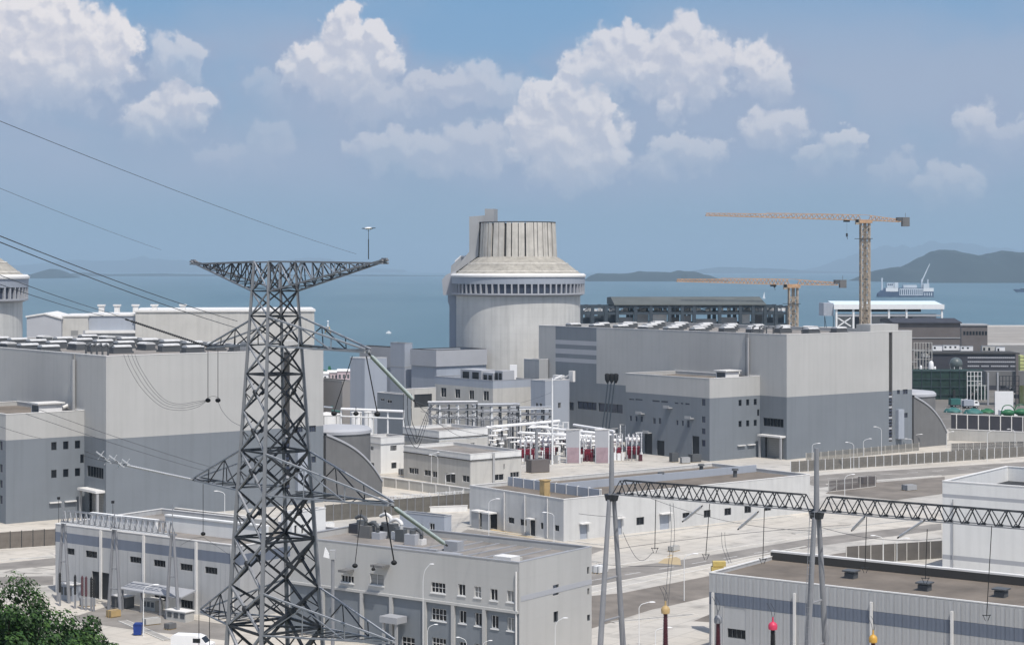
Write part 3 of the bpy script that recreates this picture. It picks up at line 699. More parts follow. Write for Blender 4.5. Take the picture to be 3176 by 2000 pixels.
def turbine_unit(px, Y, X, words, aux):
    A = Fr(px, Y, AL, X)
    w, d, h, band = 55.0, 110.8, 35.4, 17.7
    t = thing('turbine_hall', words['hall'], 'turbine hall', A.loc(), AL)
    # facades: openings are placed by their position on unit 1 and repeated on unit 2
    Q = Fr(2440, 526.3, AL)
    opsR = [Q.rR(2757, 1000, 2768, 1385)]
    opsR[0] = (opsR[0][0], 2.5, opsR[0][2], 32.6)
    smallR = [Q.rR(2782, 1209, 2791, 1222), Q.rR(2800, 1207, 2815, 1222), Q.rR(2781, 1281, 2792, 1298), Q.rR(2803, 1280, 2815, 1295)]
    lou = Q.rL(2367, 1297, 2430, 1323); door = Q.rL(2372, 1358, 2430, 1424); door = (door[0], 0.05, door[2], door[3])
    strips = [Q.rL(1791, 1246, 1850, 1270), Q.rL(1856, 1252, 1931, 1279), Q.rL(1765, 1247, 1779, 1272)]
    u1, u2 = Q.L(1850), Q.L(1723)
    normal = [0, (band, 1), (h, 0)]
    zz = [35.4, 31.0, 29.6, 28.2, 26.6, 25.2, 23.9]
    blue = [0, (zz[6], 1), (zz[5], 2), (zz[4], 1), (zz[3], 2), (zz[2], 1), (zz[1], 2), (h, 1)]
    shell(t, w, d, h, normal, [wall_pale, wall_blue, wall_stripe], opsR + smallR, [lou, door] + strips, roof_grey, coping_white, 1.0,
          bandsL=[(0, u1, normal), (u1, u2, blue), (u2, d, [0, (14, 1), (h, 0)])], cw=.4)
    infill(t, 'R', 0, opsR[0], groove, 'recessed_strip', .5)
    s = opsR[0]; nwin = 14
    for k in range(nwin):
        z = 3.0 + k * 1.05
        wb = MB(); wb.box(s[0] + .08, s[0] + s[2] - .08, .12, .3, z, z + .62); part('strip_window', wb, glass_blue if k % 3 else wall_stripe, t)
    for o in smallR: window(t, 'R', 0, o, 2, 1, frame_d, glass_blue, .3)
    window(t, 'L', 0, lou, 6, 1, frame_d, glass, .4)
    for o in strips: window(t, 'L', 0, o, 4, 1, frame_d, glass_blue, .4)
    infill(t, 'L', 0, door, shutter, 'roller_door', 1.2)
    mb = MB(); mb.box(-2.2, 0, door[0] - .8, door[0] + door[2] + .8, door[3] + .1, door[3] + .6); part('door_canopy', mb, coping_white, t)
    for yy in (door[0] - .7, door[0] + door[2] + .2):
        mb = MB(); mb.box(-1.9, -1.4, yy, yy + .5, 0, door[3] + .1); part('canopy_post', mb, wall_grey, t)
    v = Q.L(2322)
    mb = MB(); mb.box(-.35, -.003, v, v + 1.1, 0, h - .02); part('downpipe_casing', mb, shutter, t)
    mb = MB(); mb.box(-.9, -.36, v - .55, v - .05, band + 1, h - 1.2); part('drain_duct', mb, wall_grey, t)
    a, b = Q.R(2700), Q.R(2786)
    mb = MB(); mb.box(a, b, .02, 5.5, h + .141, h + 2.2); part('lift_overrun', mb, wall_pale, t)
    mb = MB(); mb.box(s[0] + 3.0, s[0] + 5.6, -1.2, -.005, 3.2, 12.0); part('wall_duct', mb, wall_aux, t)
    # ventilators standing in rows on the roof
    for i in range(4):
        for j in range(9):
            if j < 1 or (i == 0 and j < 3) or (i == 1 and j < 2): continue
            o = link('roof_ventilator', VENT[0], t, (6.5 + i * 12.6, 8 + j * 11.6, h - 1.0), (0, 0, R(90) if (i + j) % 5 else 0))
            link('cap', VENT[1], o)
    for j in range(5):
        mb = MB(); p = Vector((3.2, 5.5 + j * 2.7, h - 1.0)); mb.bar(p, p + Vector((0, 0, 2.6)), .22, 0, 8); mb.bar(p + Vector((0, 0, 2.6)), p + Vector((1.2, .3, 3.1)), .3, 0, 8)
        part('exhaust_pipe', mb, frame_d, t, 40)
    # stair and office block on the shaded side
    B0 = A.world(-(20.3 if words['n'] == 1 else 18.0), 10.45)
    B = Fr(0, B0.y, AL, B0.x); wB = 20.3 if words['n'] == 1 else 18.0; dB = 35.1; hB = 23.2
    t2 = thing('office_annex', words['annex'], 'building', B.loc(), AL)
    k = wB / 20.3
    zr = [(16.0, 2.0), (10.0, 2.0)]
    opsR = []
    for (zc, hh) in zr:
        for uu in (11.6, 14.7, 17.8):
            opsR.append((uu * k, zc - hh / 2, 1.25, hh - .25))
    opsR.append((19.2 * k, 11.8, .9, 1.9))
    QB = Fr(2200, 521.8, AL)
    lw = [(2176, 1237, 2187, 1258), (2176, 1291, 2187, 1310), (2176, 1328, 2187, 1346), (2176, 1364, 2187, 1384),
          (1953, 1289, 1959, 1305), (1970, 1290, 1976, 1306), (1986, 1291, 1993, 1308), (2025, 1296, 2033, 1314), (2042, 1296, 2050, 1314), (2097, 1303, 2103, 1318), (2114, 1304, 2120, 1320), (2131, 1304, 2138, 1325),
          (1951, 1236, 1966, 1240), (1970, 1237, 1992, 1241), (2023, 1241, 2045, 1246), (2050, 1243, 2071, 1248), (2092, 1248, 2103, 1252), (2111, 1249, 2118, 1253), (2125, 1250, 2138, 1255)]
    opsL = [QB.rL(*q) for q in lw]
    doors = [QB.rL(1998, 1342, 2022, 1400), QB.rL(2036, 1366, 2060, 1408), QB.rL(2146, 1352, 2168, 1424)]
    doors = [(q[0], .05, q[2], q[3] + q[1] - .05) for q in doors]
    shell(t2, wB, dB, hB, [0, (17.7, 1), (hB, 0)], [wall_pale, wall_blue], opsR, opsL + doors, roof_brown, coping_white, .9)
    for o in opsR: window(t2, 'R', 0, o, 1, 1, frame_d, glass, .25, .06)
    for o in opsL: window(t2, 'L', 0, o, 1, 1, frame_d, glass_blue, .25, .05)
    for o in doors: infill(t2, 'L', 0, o, dark_void, 'doorway', .6)
    for (q, zc) in ((QB.L(2012), 6.2), (QB.L(1990), 11.6), (QB.L(2076), 14.0), (QB.L(2143), 11.5)):
        mb = MB(); mb.box(-1.5, -.004, q - 1.2, q + 1.2, zc, zc + .25); mb.box(-1.5, -1.3, q - 1.2, q + 1.2, zc + .25, zc + .8); part('door_canopy', mb, wall_grey, t2)
    for (a, b) in ((11.0, 14.0), (15.0, 18.0)):
        mb = MB(); mb.box(a * k, b * k, -.6, -.004, 3.6, 3.85); part('door_canopy', mb, coping_white, t2)
    mb = MB(); mb.box(wB - 7.8, wB - 2.4, 6, 10, hB - .9, hB + 1.3); pc = part('rooftop_unit', mb, white_p, t2)
    mb = MB(); mb.box(wB - 8.3, wB - 1.9, 5.5, 10.5, hB + 1.3, hB + 1.6); part('rooftop_unit_cover', mb, coping_white, pc)
    mb = MB(); mb.box(wB - 7.82, wB - 7.79, 6.3, 9.7, hB - .5, hB + 1.0); part('louvre', mb, frame_d, pc)
    mb = MB(); mb.bar((wB - 2.2, 7, hB + .1), (wB + .2, 8.5, hB + .6), .45, 0, 10); part('rooftop_duct', mb, coping_white, t2, 40)
    # curved fin wall and round tank at the far end of the sunny gable
    C0 = A.world(w + .6, .8)
    t3 = thing('curved_ramp_wall', words['fin'], 'wall', (C0.x, C0.y, 0), AL)
    m = MB(); top = []
    for i in range(13):
        q = i / 12; top.append((15.8 * q, 15.4 - 6.3 * q - 5.6 * q ** 3.2))
    m.prism([(0, 0), (15.8, 0)] + top[::-1], -1.0, 0, 'y'); part('fin_wall', m, conc_dark, t3)
    m = MB()
    for i in range(12):
        a, b = top[i], top[i + 1]
        m.add([(a[0], -1.25, a[1]), (b[0], -1.25, b[1]), (b[0], .15, b[1]), (a[0], .15, a[1]), (a[0], -1.25, a[1] + .5), (b[0], -1.25, b[1] + .5), (b[0], .15, b[1] + .5), (a[0], .15, a[1] + .5)], [(0, 1, 5, 4), (4, 5, 6, 7), (2, 3, 7, 6), (0, 3, 2, 1)])
    part('coping', m, wall_stripe, t3)
    T0 = A.world(w + 9.8, 9.2)
    t4 = thing('round_tank', words['tank'], 'tank', (T0.x, T0.y, 0), 0)
    m = MB(); m.lathe([(8.0, 0), (8.0, 15.2)], 48); part('tank_wall', m, conc_dark, t4, 30)
    m = MB(); m.lathe([(8.25, 15.0), (8.25, 15.7), (7.6, 16.3), (0.01, 17.0)], 48); part('tank_roof', m, wall_stripe, t4, 30)
    m = MB(); m.lathe([(8.06, 7.0), (8.12, 7.1), (8.06, 7.2)], 48); part('tank_band', m, wall_grey, t4, 30)
    return A
V1 = Vector((math.cos(AL), math.sin(AL), 0)) * 209.0
turbine_unit(2440, 526.3, None, dict(n=1,
    hall='long two-tone grey turbine hall right of the round reactor building, with blue-grey lower half',
    annex='stepped-down office annex with blue-grey base between the transformer yard and the right turbine hall door',
    fin='dark curved fin wall with white coping at the right end of the right turbine hall',
    tank='dark grey round tank behind the curved fin wall at the right turbine hall'), True)
turbine_unit(328, 396.4, -86.8, dict(n=2,
    hall='two-tone grey turbine hall at the left edge, standing behind the lattice pylon',
    annex='white and blue-grey office annex at the near corner of the left turbine hall',
    fin='dark curved fin wall sloping down just right of the lattice pylon',
    tank='dark grey round tank right of the lattice pylon, beside the small white building'), False)
shield_building('round concrete reactor building with window ring and ribbed water tank, mid picture', 2.2, 655)
shield_building('round reactor building cut off by the left edge of the photo', 2.2 - V1.x, 655 - V1.y)
# ------------------------------------------------------------------ other buildings, each placed by its near corner
def block(name, label, cat, cpx, Y, rot, top, left, right, mats, bands=None, winR=(), winL=(), doorR=(), doorL=(), roof=None, cop=None, parapet=.8, cw=.25, fm=None, gm=None, cols=2, rows=1, sill=False, group=None, d=None, w=None, doorm=None, depth=.3):
    """bands: [(photo row at the corner, material index), ...] from the ground up; windows and doors as photo rectangles"""
    f = Fr(cpx, Y, rot)
    w = w or f.R(right); d = d or f.L(left); h = f.z(top)
    bb = [0] + [(f.z(py), mi) for py, mi in (bands or [])] + [(h, (bands and (len(mats) - 1)) or 0)]
    t = thing(name, label, cat, f.loc(), rot, group)
    oR = [f.rR(*q[:4]) for q in winR]; oL = [f.rL(*q[:4]) for q in winL]
    dR = [f.rR(*q[:4]) for q in doorR]; dL = [f.rL(*q[:4]) for q in doorL]
    shell(t, w, d, h, bb, mats, oR + dR, oL + dL, roof, cop, parapet, None, cw)
    for ax, ops, src in (('R', oR, winR), ('L', oL, winL)):
        for o, q in zip(ops, src):
            c, r = (q[4], q[5]) if len(q) > 5 else (cols, rows)
            window(t, ax, 0, o, c, r, fm, q[6] if len(q) > 6 else gm, depth, .07, sill)
    for ax, ops in (('R', dR), ('L', dL)):
        for o in ops: infill(t, ax, 0, o, doorm or shutter, 'door', depth)
    return t, f, w, d, h
# --- nuclear island, left of the round reactor building
t, f, w, d, h = block('auxiliary_building', 'grey auxiliary block with dark parapet top in front of the round reactor building', 'building', 1354, 619.6, AL, 1087, 1276, 1508, [wall_aux], roof=groove, cop=groove, cw=.5)
mb = MB(); mb.box(-.5, w, -.5, -.003, h - 5.4, h - .05); mb.box(-.5, -.003, -.003, d, h - 5.4, h - .05); part('eaves_band', mb, wall_stripe, t)
mb = MB(); mb.box(3, w, -3.5, -.503, 0, h - 9.5); part('lower_wall', mb, wall_aux, t)
for u in (5.5, 9.0):
    mb = MB(); mb.box(u, u + 2.4, -3.56, -3.505, h - 14, h - 12); part('louvre', mb, dark_void, t)
t, f, w, d, h = block('stair_tower', 'tall slim grey-blue stair tower standing left of the dark-topped auxiliary block', 'tower', 1255, 634, AL, 1065, 1211, 1279, [wall_aux], cop=wall_grey)
mb = MB(); mb.box(-.05, w + .05, -.05, d + .05, h - 8.2, h - 8.0); part('joint_band', mb, wall_grey, t)
t, f, w, d, h = block('auxiliary_building', 'long dark-roofed blue-grey block left of the slim stair tower', 'building', 1234, 650, AL, 1079, 1118, 1262, [wall_aux], roof=groove, cop=groove, cw=.5)
mb = MB(); mb.box(-.4, -.003, 0, d, h - 7, h - .05); part('eaves_band', mb, wall_stripe, t)
block('fuel_store_building', 'plain blue-grey and cream block behind the tilted insulator string of the pylon arm', 'building', 1131, 606, AL, 1112, 1086, 1200, [wall_aux], bands=None)
block('service_building', 'dark blue-grey low block behind the looping cables right of the pylon', 'building', 1252, 574, AL, 1224, 1170, 1275, [wall_blue], cop=coping_white, winL=[(1180, 1235, 1192, 1244), (1200, 1240, 1215, 1250)])
t, f, w, d, h = block('service_building', 'small cream block with a wide loading door left of the four-window building', 'building', 1256, 596, AL, 1207, 1250, 1352, [wall_cream], cop=coping_white, doorR=[(1285, 1222, 1340, 1262)], doorm=dark_void)
# --- four-window building in front of the reactor
t, f, w, d, h = block('annex_building', 'grey building with four dark windows at the foot of the round reactor building', 'building', 1529, 585, AL, 1181, 1349, 1646, [wall_cream, wall_aux], bands=[(1205, 0)],
      winL=[(1367, 1202, 1384, 1231), (1411, 1206, 1427, 1234), (1455, 1210, 1470, 1238), (1499, 1212, 1516, 1242)], roof=roof_grey, cop=coping_grey, sill=False, cols=2)
mb = MB(); mb.box(-.12, -.004, 0, d - .5, f.z(1205) - 6.5, f.z(1205) - .2)
for i, (px0, px1, zt) in enumerate(((1400, 1466, 1154), (1466, 1500, 1160), (1500, 1545, 1152))):
    v0, v1 = f.L(px1) if px1 < 1529 else 0.5, f.L(px0) if px0 < 1529 else 3
    q = MB(); q.box(3.5 + i * .4, 9, v0, v1 - .3, h - .8, f.z(zt)); pc = part('rooftop_penthouse', q, wall_stripe, t)
    for k in range(2):
        a = v0 + (v1 - v0) * (.12 + .45 * k); q = MB(); q.box(3.3 + i * .4, 3.49 + i * .4, a, a + (v1 - v0) * .28, f.z(zt) - 2.9, f.z(zt) - .7); part('window', q, glass, pc)
block('stair_block', 'grey block rising between the reactor cylinder and the right turbine hall', 'building', 1672, 606, AL, 1116, 1625, 1700, [wall_grey])
t, f, w, d, h = block('transformer_control_building', 'plain blue-grey block with pale floodlights on its roof beside the four-window building', 'building', 1691, 570, AL, 1181, 1647, 1766, [wall_aux],
      winR=[(1731, 1248, 1740, 1266)], winL=[(1661, 1249, 1669, 1268), (1673, 1250, 1681, 1268)])
mb = MB(); mb.box(8, 9.5, 2, 6, h - .8, h + 1.3); mb.box(12, 13, 1, 3, h - .8, h + 2.6); part('rooftop_unit', mb, coping_white, t)
# white plant on the roof between
t = thing('cooling_unit', 'white boxy cooling units stacked against the foot of the reactor cylinder', 'cooling unit', (f.X - 12, 600, 15.0), 0)
for i in range(5):
    mb = MB(); mb.box(-7 + i * 2.7, -4.7 + i * 2.7, 0, 2, 0, 3.0 + (i % 2) * 1.6 + (3.4 if i == 3 else 0)); part('cabinet', mb, white_p, t)
    mb = MB(); mb.box(-6.7 + i * 2.7, -5.0 + i * 2.7, -.05, -.004, .6, 2.2); part('grille', mb, frame_d, t)
mb = MB(); mb.box(-8, 8, -1, 3, -15, 0); part('plinth', mb, wall_aux, t)
# --- small buildings in the middle distance
t, f, w, d, h = block('white_service_hut', 'small bright white building with a brown roof right of the round tank and pylon', 'building', 1181, 490, AL, 1357, 1127, 1254, [wall_white], roof=roof_brown,
      winR=[(1211, 1381, 1231, 1398, 5, 1)], winL=[(1149, 1383, 1158, 1396)], doorR=[(1214, 1434, 1230, 1452)], doorL=[(1142, 1434, 1160, 1465)], doorm=dark_void)
mb = MB(); mb.box(-.15, w + .15, -.15, d + .15, h - 1.9, h - 1.65); part('cornice', mb, coping_grey, t)
t, f, w, d, h = block('switch_room', 'two-storey pale building with two small square windows left of the white transformer yard', 'building', 1362, 488, AL, 1337, 1250, 1513, [wall_cream, wall_white], bands=[(1366, 0)], roof=roof_grey,
      winR=[(1429, 1374, 1442, 1390, 1, 1), (1460, 1373, 1472, 1388, 2, 1)])
mb = MB(); mb.box(-.2, w, -.2, -.004, h - 2.0, h - 1.8); mb.box(-.2, -.004, -.004, d, h - 2.0, h - 1.8); part('cornice', mb, groove, t)
t, f, w, d, h = block('switch_room', 'low grey and cream building with a wide dark window, in front of the two-window building', 'building', 1459, 458, AL, 1409, 1252, 1617, [wall_cream, wall_white], bands=[(1428, 0)], roof=roof_grey,
      winR=[(1533, 1470, 1563, 1489, 2, 1), (1583, 1463, 1611, 1480, 3, 1), (1562, 1438, 1566, 1456, 1, 1)],
      winL=[(1434, 1474, 1456, 1494, 2, 1), (1268, 1450, 1284, 1468, 2, 1), (1284, 1451, 1298, 1470, 2, 1), (1316, 1457, 1336, 1475, 2, 1), (1341, 1461, 1356, 1480, 2, 1), (1381, 1468, 1412, 1496, 2, 1)])
mb = MB(); mb.box(-.2, w, -.2, -.004, f.z(1428) - .1, f.z(1428) + .1); mb.box(-.2, -.004, -.004, d, f.z(1428) - .1, f.z(1428) + .1); part('cornice', mb, groove, t)
mb = MB(); mb.box(w * .42, w * .46, -.35, -.21, 0, h); part('downpipe', mb, wall_grey, t)
# --- low workshop with the brown roof
f = Fr(1748, 368, AL); W, D = f.R(2512), f.L(1457)
t = thing('workshop', 'long low white workshop with a flat brown roof behind the gantry beam', 'workshop', f.loc(), AL)
wl = [(1467, 1584, 1484, 1604), (1577, 1604, 1595, 1622), (1614, 1610, 1633, 1629), (1677, 1620, 1685, 1640), (1721, 1628, 1734, 1646)]
dl = [(1487, 1586, 1510, 1630), (1519, 1592, 1542, 1636), (1644, 1612, 1660, 1655)]
wr = [(1974, 1603, 1998, 1627), (2117, 1589, 2139, 1605), (2183, 1581, 2204, 1604), (2247, 1575, 2268, 1597), (2309, 1568, 2330, 1590), (2372, 1573, 2392, 1583)]
dr = [(1799, 1625, 1822, 1668), (1911, 1608, 1929, 1656), (2047, 1594, 2076, 1640)]
u10 = f.R(1865); h1 = 7.6; h2 = 8.3
oR = [f.rR(*q) for q in wr]; dR = [f.rR(*q) for q in dr]; oL = [f.rL(*q) for q in wl]; dL = [f.rL(*q) for q in dl]
dR = [(q[0], .05, q[2], max(1.8, q[3] + q[1] - .05)) for q in dR]; dL = [(q[0], .05, q[2], max(1.8, q[3] + q[1] - .05)) for q in dL]
shell(t, W, D, h2, [0, (h2 - .01, 0), (h2, 0)], [wall_light], oR + dR, oL + dL, roof_brown, coping_white, .7)
for o in oR: window(t, 'R', 0, o, 2, 1, frame_d, glass)
for o in oL: window(t, 'L', 0, o, 2, 1, frame_d, glass)
for o in dR: infill(t, 'R', 0, o, wall_aux)
for o in dL: infill(t, 'L', 0, o, dark_void)
for o in dR:
    mb = MB(); mb.box(o[0] - .3, o[0] + o[2] + .3, -.9, -.004, o[3] + .15, o[3] + .4); part('door_canopy', mb, coping_white, t)
mb = MB(); mb.box(10, 10.4, .4, D - .4, h2 - .69, h2 + 1.2); mb.box(10.4, W - .4, D * .52, D * .52 + .4, h2 - .69, h2 + .9); part('roof_upstand', mb, wall_aux, t)
for q in range(9):
    mb = MB(); mb.box(9.9, 10.45, .4 + q * 3.5, .6 + q * 3.5, h2 - .68, h2 + 1.35); part('upstand_rib', mb, coping_white, t)
for (px, py) in ((2175, 1452), (2280, 1467), (2050, 1478)):
    p = G(px, py + 12, h2 - .7); l = Vector((p.x - f.X, p.y - f.Y, 0)); q = Vector((l.x * f.c + l.y * f.s, -l.x * f.s + l.y * f.c, h2 - .7))
    mb = MB(); mb.cyl((q.x, q.y), q.z, q.z + 1.5, .45, .45, 10); mb.cyl((q.x, q.y), q.z + 1.5, q.z + 1.9, .8, .7, 10); part('roof_cowl', mb, frame_d, t, 40)
p = G(1690, 1545, h2 - .7)
l = Vector((p.x - f.X, p.y - f.Y, 0)); q = Vector((l.x * f.c + l.y * f.s, -l.x * f.s + l.y * f.c, h2 - .7))
mb = MB(); mb.box(q.x - .75, q.x + .75, q.y - .75, q.y + .75, q.z, q.z + 3.6); mb.box(q.x - .9, q.x + .9, q.y - .9, q.y + .9, q.z + 3.6, q.z + 3.8); part('roof_shaft', mb, tan_p, t)
for (px0, px1) in ((1487, 1512), (1519, 1545)):
    a, b = f.L(px1), f.L(px0)
    mb = MB(); mb.box(-2.4, -.35, a, b, 3.4, 3.7); part('door_canopy', mb, coping_white, t)
    mb = MB(); mb.box(-2.2, -2.0, a + .1, b - .1, 0, 3.4); part('door_screen', mb, wall_grey, t)
a = f.L(1655); mb = MB(); mb.box(-1.6, -.35, a - .8, a + .8, 3.5, 3.75); part('door_canopy', mb, coping_white, t)
for px in (1566, 1630, 1700):
    a = f.L(px); mb = MB(); mb.bar((-.2, a, .2), (-.2, a, h2 - .2), .12, 0, 6); part('downpipe', mb, coping_white, t)
# --- foreground buildings on the second grid
# left workshop with the blue band
f = Fr(745, 285, BE); h = f.z(1694); D = f.L(172); W = 24.0
t = thing('machine_shop', 'grey shed with a blue-grey band and small windows behind the small left gantry', 'workshop', f.loc(), BE)
wl = [(201, 1699, 231, 1719, 3, 1), (266, 1708, 301, 1729, 2, 1), (403, 1726, 438, 1745, 4, 1), (477, 1736, 513, 1757, 4, 1), (559, 1748, 597, 1769, 4, 1), (636, 1758, 674, 1779, 4, 1), (479, 1846, 516, 1863, 4, 1), (560, 1860, 598, 1886, 4, 1)]
oL = [f.rL(*q[:4]) for q in wl]; dL = [(D - 13.2, .05, 4.2, 4.4)]
zb, zt = f.z(1733), f.z(1702)
zb0, zt0 = h - 2.9, h - 1.25
shell(t, W, D, h, [0, (zb0, 0), (zt0, 1), (h, 0)], [clad_grey, clad_blue], [], oL + dL, roof_grey, coping_white, .8)
for o, q in zip(oL, wl): window(t, 'L', 0, o, q[4], 1, frame_d, glass, .3, .08)
for o in dL: infill(t, 'L', 0, o, dark_void)
for px in (317, 450, 613, 725):
    a = f.L(px); mb = MB(); mb.box(-.28, -.004, a, a + .42, 0, h - .1); part('downpipe', mb, coping_white, t)
n = int(D / 1.05)
pm = MB(); pm.box(-.05, -.003, .02, 1.03, 0, zb0 - .03); pj = MB(); pj.box(-.022, -.004, -.03, .03, .1, zb0 - .1); pjm = pj.mesh('cladding_rib', [coping_grey])
for k in range(1, n):
    y = k * 1.05
    if any(o[0] - .1 < y < o[0] + o[2] + .1 for o in oL + dL): continue
    link('cladding_rib', pjm, t, (0, y, 0))
# roof clutter: long raised skylight walls
for (v0, v1, u0, hh) in ((3, 26, 9, 1.7), (24, 40, 5, 1.4)):
    mb = MB(); mb.box(u0, u0 + .5, v0, v1, h - .79, h + hh); mb.box(u0 - .2, u0 + .8, v0, v1, h + hh, h + hh + .25); part('roof_screen', mb, wall_white, t)
mb = MB(); mb.box(14, 17, 8, 10.5, h - .79, h + 1.9); part('rooftop_unit', mb, wall_cream, t)
mb = MB(); mb.box(15, 17, 3, 5, h - .79, h + 1.6); part('rooftop_unit', mb, tan_p, t)
# pale building glimpsed behind the pylon legs
block('pump_room', 'small pale building with two slit windows right behind the pylon legs', 'building', 905, 296, BE, 1592, 872, 1010, [wall_white], winR=[(913, 1628, 922, 1662, 1, 1), (935, 1625, 943, 1655, 1, 1)], gm=glass)
# office block, centre foreground
f = Fr(1610, 252, BE); h = f.z(1745)
DD = f.L(900); WW = f.R(1834)
t = thing('office_block', 'three-storey grey office block with white-framed windows, centre foreground', 'building', f.loc(), BE)
wl = [(1058, 1784, 1097, 1806, 4, 1), (1147, 1779, 1190, 1814, 2, 1), (1337, 1806, 1381, 1838, 4, 2), (1421, 1811, 1443, 1846, 2, 1), (1471, 1818, 1492, 1852, 2, 2), (1521, 1825, 1543, 1862, 2, 1), (1572, 1831, 1594, 1866, 2, 1),
      (1338, 1887, 1384, 1924, 4, 2), (1424, 1893, 1446, 1932, 2, 1), (1473, 1900, 1494, 1940, 2, 1), (1524, 1908, 1546, 1948, 2, 1), (1573, 1915, 1595, 1955, 2, 1),
      (1340, 1978, 1383, 2012, 4, 2), (1424, 1990, 1446, 2020, 2, 1), (1473, 1996, 1494, 2030, 2, 1), (1246, 1975, 1286, 2010, 3, 2)]
wr = [(1820, 1757, 1827, 1779, 1, 1), (1821, 1823, 1827, 1843, 1, 1), (1820, 1905, 1829, 1924, 2, 1), (1716, 1895, 1730, 1928, 2, 1), (1714, 1812, 1732, 1845, 1, 1)]
oL = [f.rL(*q[:4]) for q in wl]; oR = [f.rR(*q[:4]) for q in wr]
zsplit = f.z(1906)
zs = [f.zL(1400, 1874)]
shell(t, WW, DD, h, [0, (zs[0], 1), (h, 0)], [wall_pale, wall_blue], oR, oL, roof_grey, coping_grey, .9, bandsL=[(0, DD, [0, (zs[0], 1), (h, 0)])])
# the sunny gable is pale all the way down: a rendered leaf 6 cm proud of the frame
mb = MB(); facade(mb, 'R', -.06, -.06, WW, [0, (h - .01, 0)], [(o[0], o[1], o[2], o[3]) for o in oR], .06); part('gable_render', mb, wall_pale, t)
mb = MB(); a = f.rR(1612, 1842, 1834, 1812); mb.box(.3, WW, -.10, -.064, f.zR(1720, 1838), f.zR(1720, 1822)); part('gable_band', mb, wall_stripe, t)
for o, q in zip(oL, wl): window(t, 'L', 0, o, q[4], q[5], frame_w, glass if q[0] not in (1147, 1572, 1573, 1471) else shutter, .3, .065, True)
for o, q in zip(oR, wr): window(t, 'R', 0, o, q[4], q[5], frame_d, glass if q[0] != 1714 else wall_stripe, .3, .08)
for px in (1004, 1125, 1216, 1320, 1408, 1505):
    a = f.L(px); mb = MB(); mb.box(-.35, -.004, a - .28, a + .28, 0, zs[0] - .004); part('pilaster', mb, wall_pale, t)
mb = MB(); mb.box(-.36, -.003, 0, DD, zs[0], zs[0] + .35); part('string_course', mb, wall_pale, t)
mb = MB(); mb.bar((-.2, .35, 0), (-.2, .35, h - 1.2), .13, 0, 8); part('downpipe', mb, coping_white, t)
for (px, py, ww) in ((1190, 1755, 2.2), (1085, 1770, 1.6)):
    a = f.L(px); z = f.zL(px, py); mb = MB(); mb.box(-1.7, -.004, a - ww / 2, a + ww / 2, z, z + .35); part('window_canopy', mb, conc_dark, t)
a = f.L(1240); z = f.zL(1240, 1915)
mb = MB(); mb.box(-2.6, -.36, a - 1.6, a + 1.6, z - .4, z + .5); part('porch_roof', mb, coping_grey, t)
mb = MB(); mb.box(-2.4, -2.1, a + .9, a + 1.3, 0, z - .4); mb.box(-2.4, -2.1, a - 1.4, a - 1.0, 0, z - .4); part('porch_post', mb, wall_grey, t)
for (u, v, su, sv, hh, mm) in ((1.5, 2.5, 2.2, 3.0, 1.2, coping_white), (3.2, 3.0, 1.8, 2.2, .8, wall_cream), (7, 16, 1.5, 2.5, 1.5, coping_grey), (2.2, 12, 1, 4, .7, coping_grey), (4.6, 18, .6, 8, .5, coping_grey)):
    mb = MB(); mb.box(u, u + su, v, v + sv, h - .89, h - .89 + hh); part('rooftop_unit', mb, mm, t)
rnd = random.Random(41)
for k, (px, py, mm, su, sv, hh) in enumerate(((1105, 1655, slate, 2.2, 3.0, 2.0), (1128, 1668, conc_dark, 1.6, 2.4, 2.6), (1150, 1650, wall_white, 1.4, 2.0, 1.5), (1165, 1672, wall_stripe, 1.8, 1.6, 1.4), (1182, 1660, rubber, 1.6, 2.4, 1.9), (1205, 1668, frame_d, 1.2, 2.0, 3.0), (1222, 1672, wall_white, 1.0, 1.2, 1.6), (1238, 1680, frame_d, .9, 1.6, 2.6), (1270, 1690, wall_stripe, 1.5, 2.0, 2.2), (1300, 1690, coping_white, 1.2, .9, 1.2))):
    l = G(px, py, h - .9) - Vector((f.X, f.Y, 0)); u, v = l.x * f.c + l.y * f.s, -l.x * f.s + l.y * f.c
    hh *= .72
    mb = MB(); mb.box(u, u + su, v - sv / 2, v + sv / 2, h - .895, h - .9 + hh); pc = part('rooftop_plant', mb, mm, t)
    if k % 2:
        mb = MB(); mb.tube(spline([(u + .5, v, h - .9 + hh), (u + .5, v, h + hh), (u + .8, v + 1.2, h + hh + .4), (u + 1.0, v + 2.4, h + hh)]), .28, 0, 8); part('duct', mb, rnd.choice((coping_white, frame_d)), pc, 60)
    else:
        mb = MB(); mb.cyl((u + su / 2, v), h - .9 + hh, h - .3 + hh, min(su, sv) * .32, min(su, sv) * .30, 14); part('fan', mb, frame_d, pc, 40)
for k in range(7):
    mb = MB(); y = 3.5 + k * 3.1; mb.box(4.5, WW - .5, y, y + .14, h - .89, h - .70); part('roof_rib', mb, coping_grey, t)
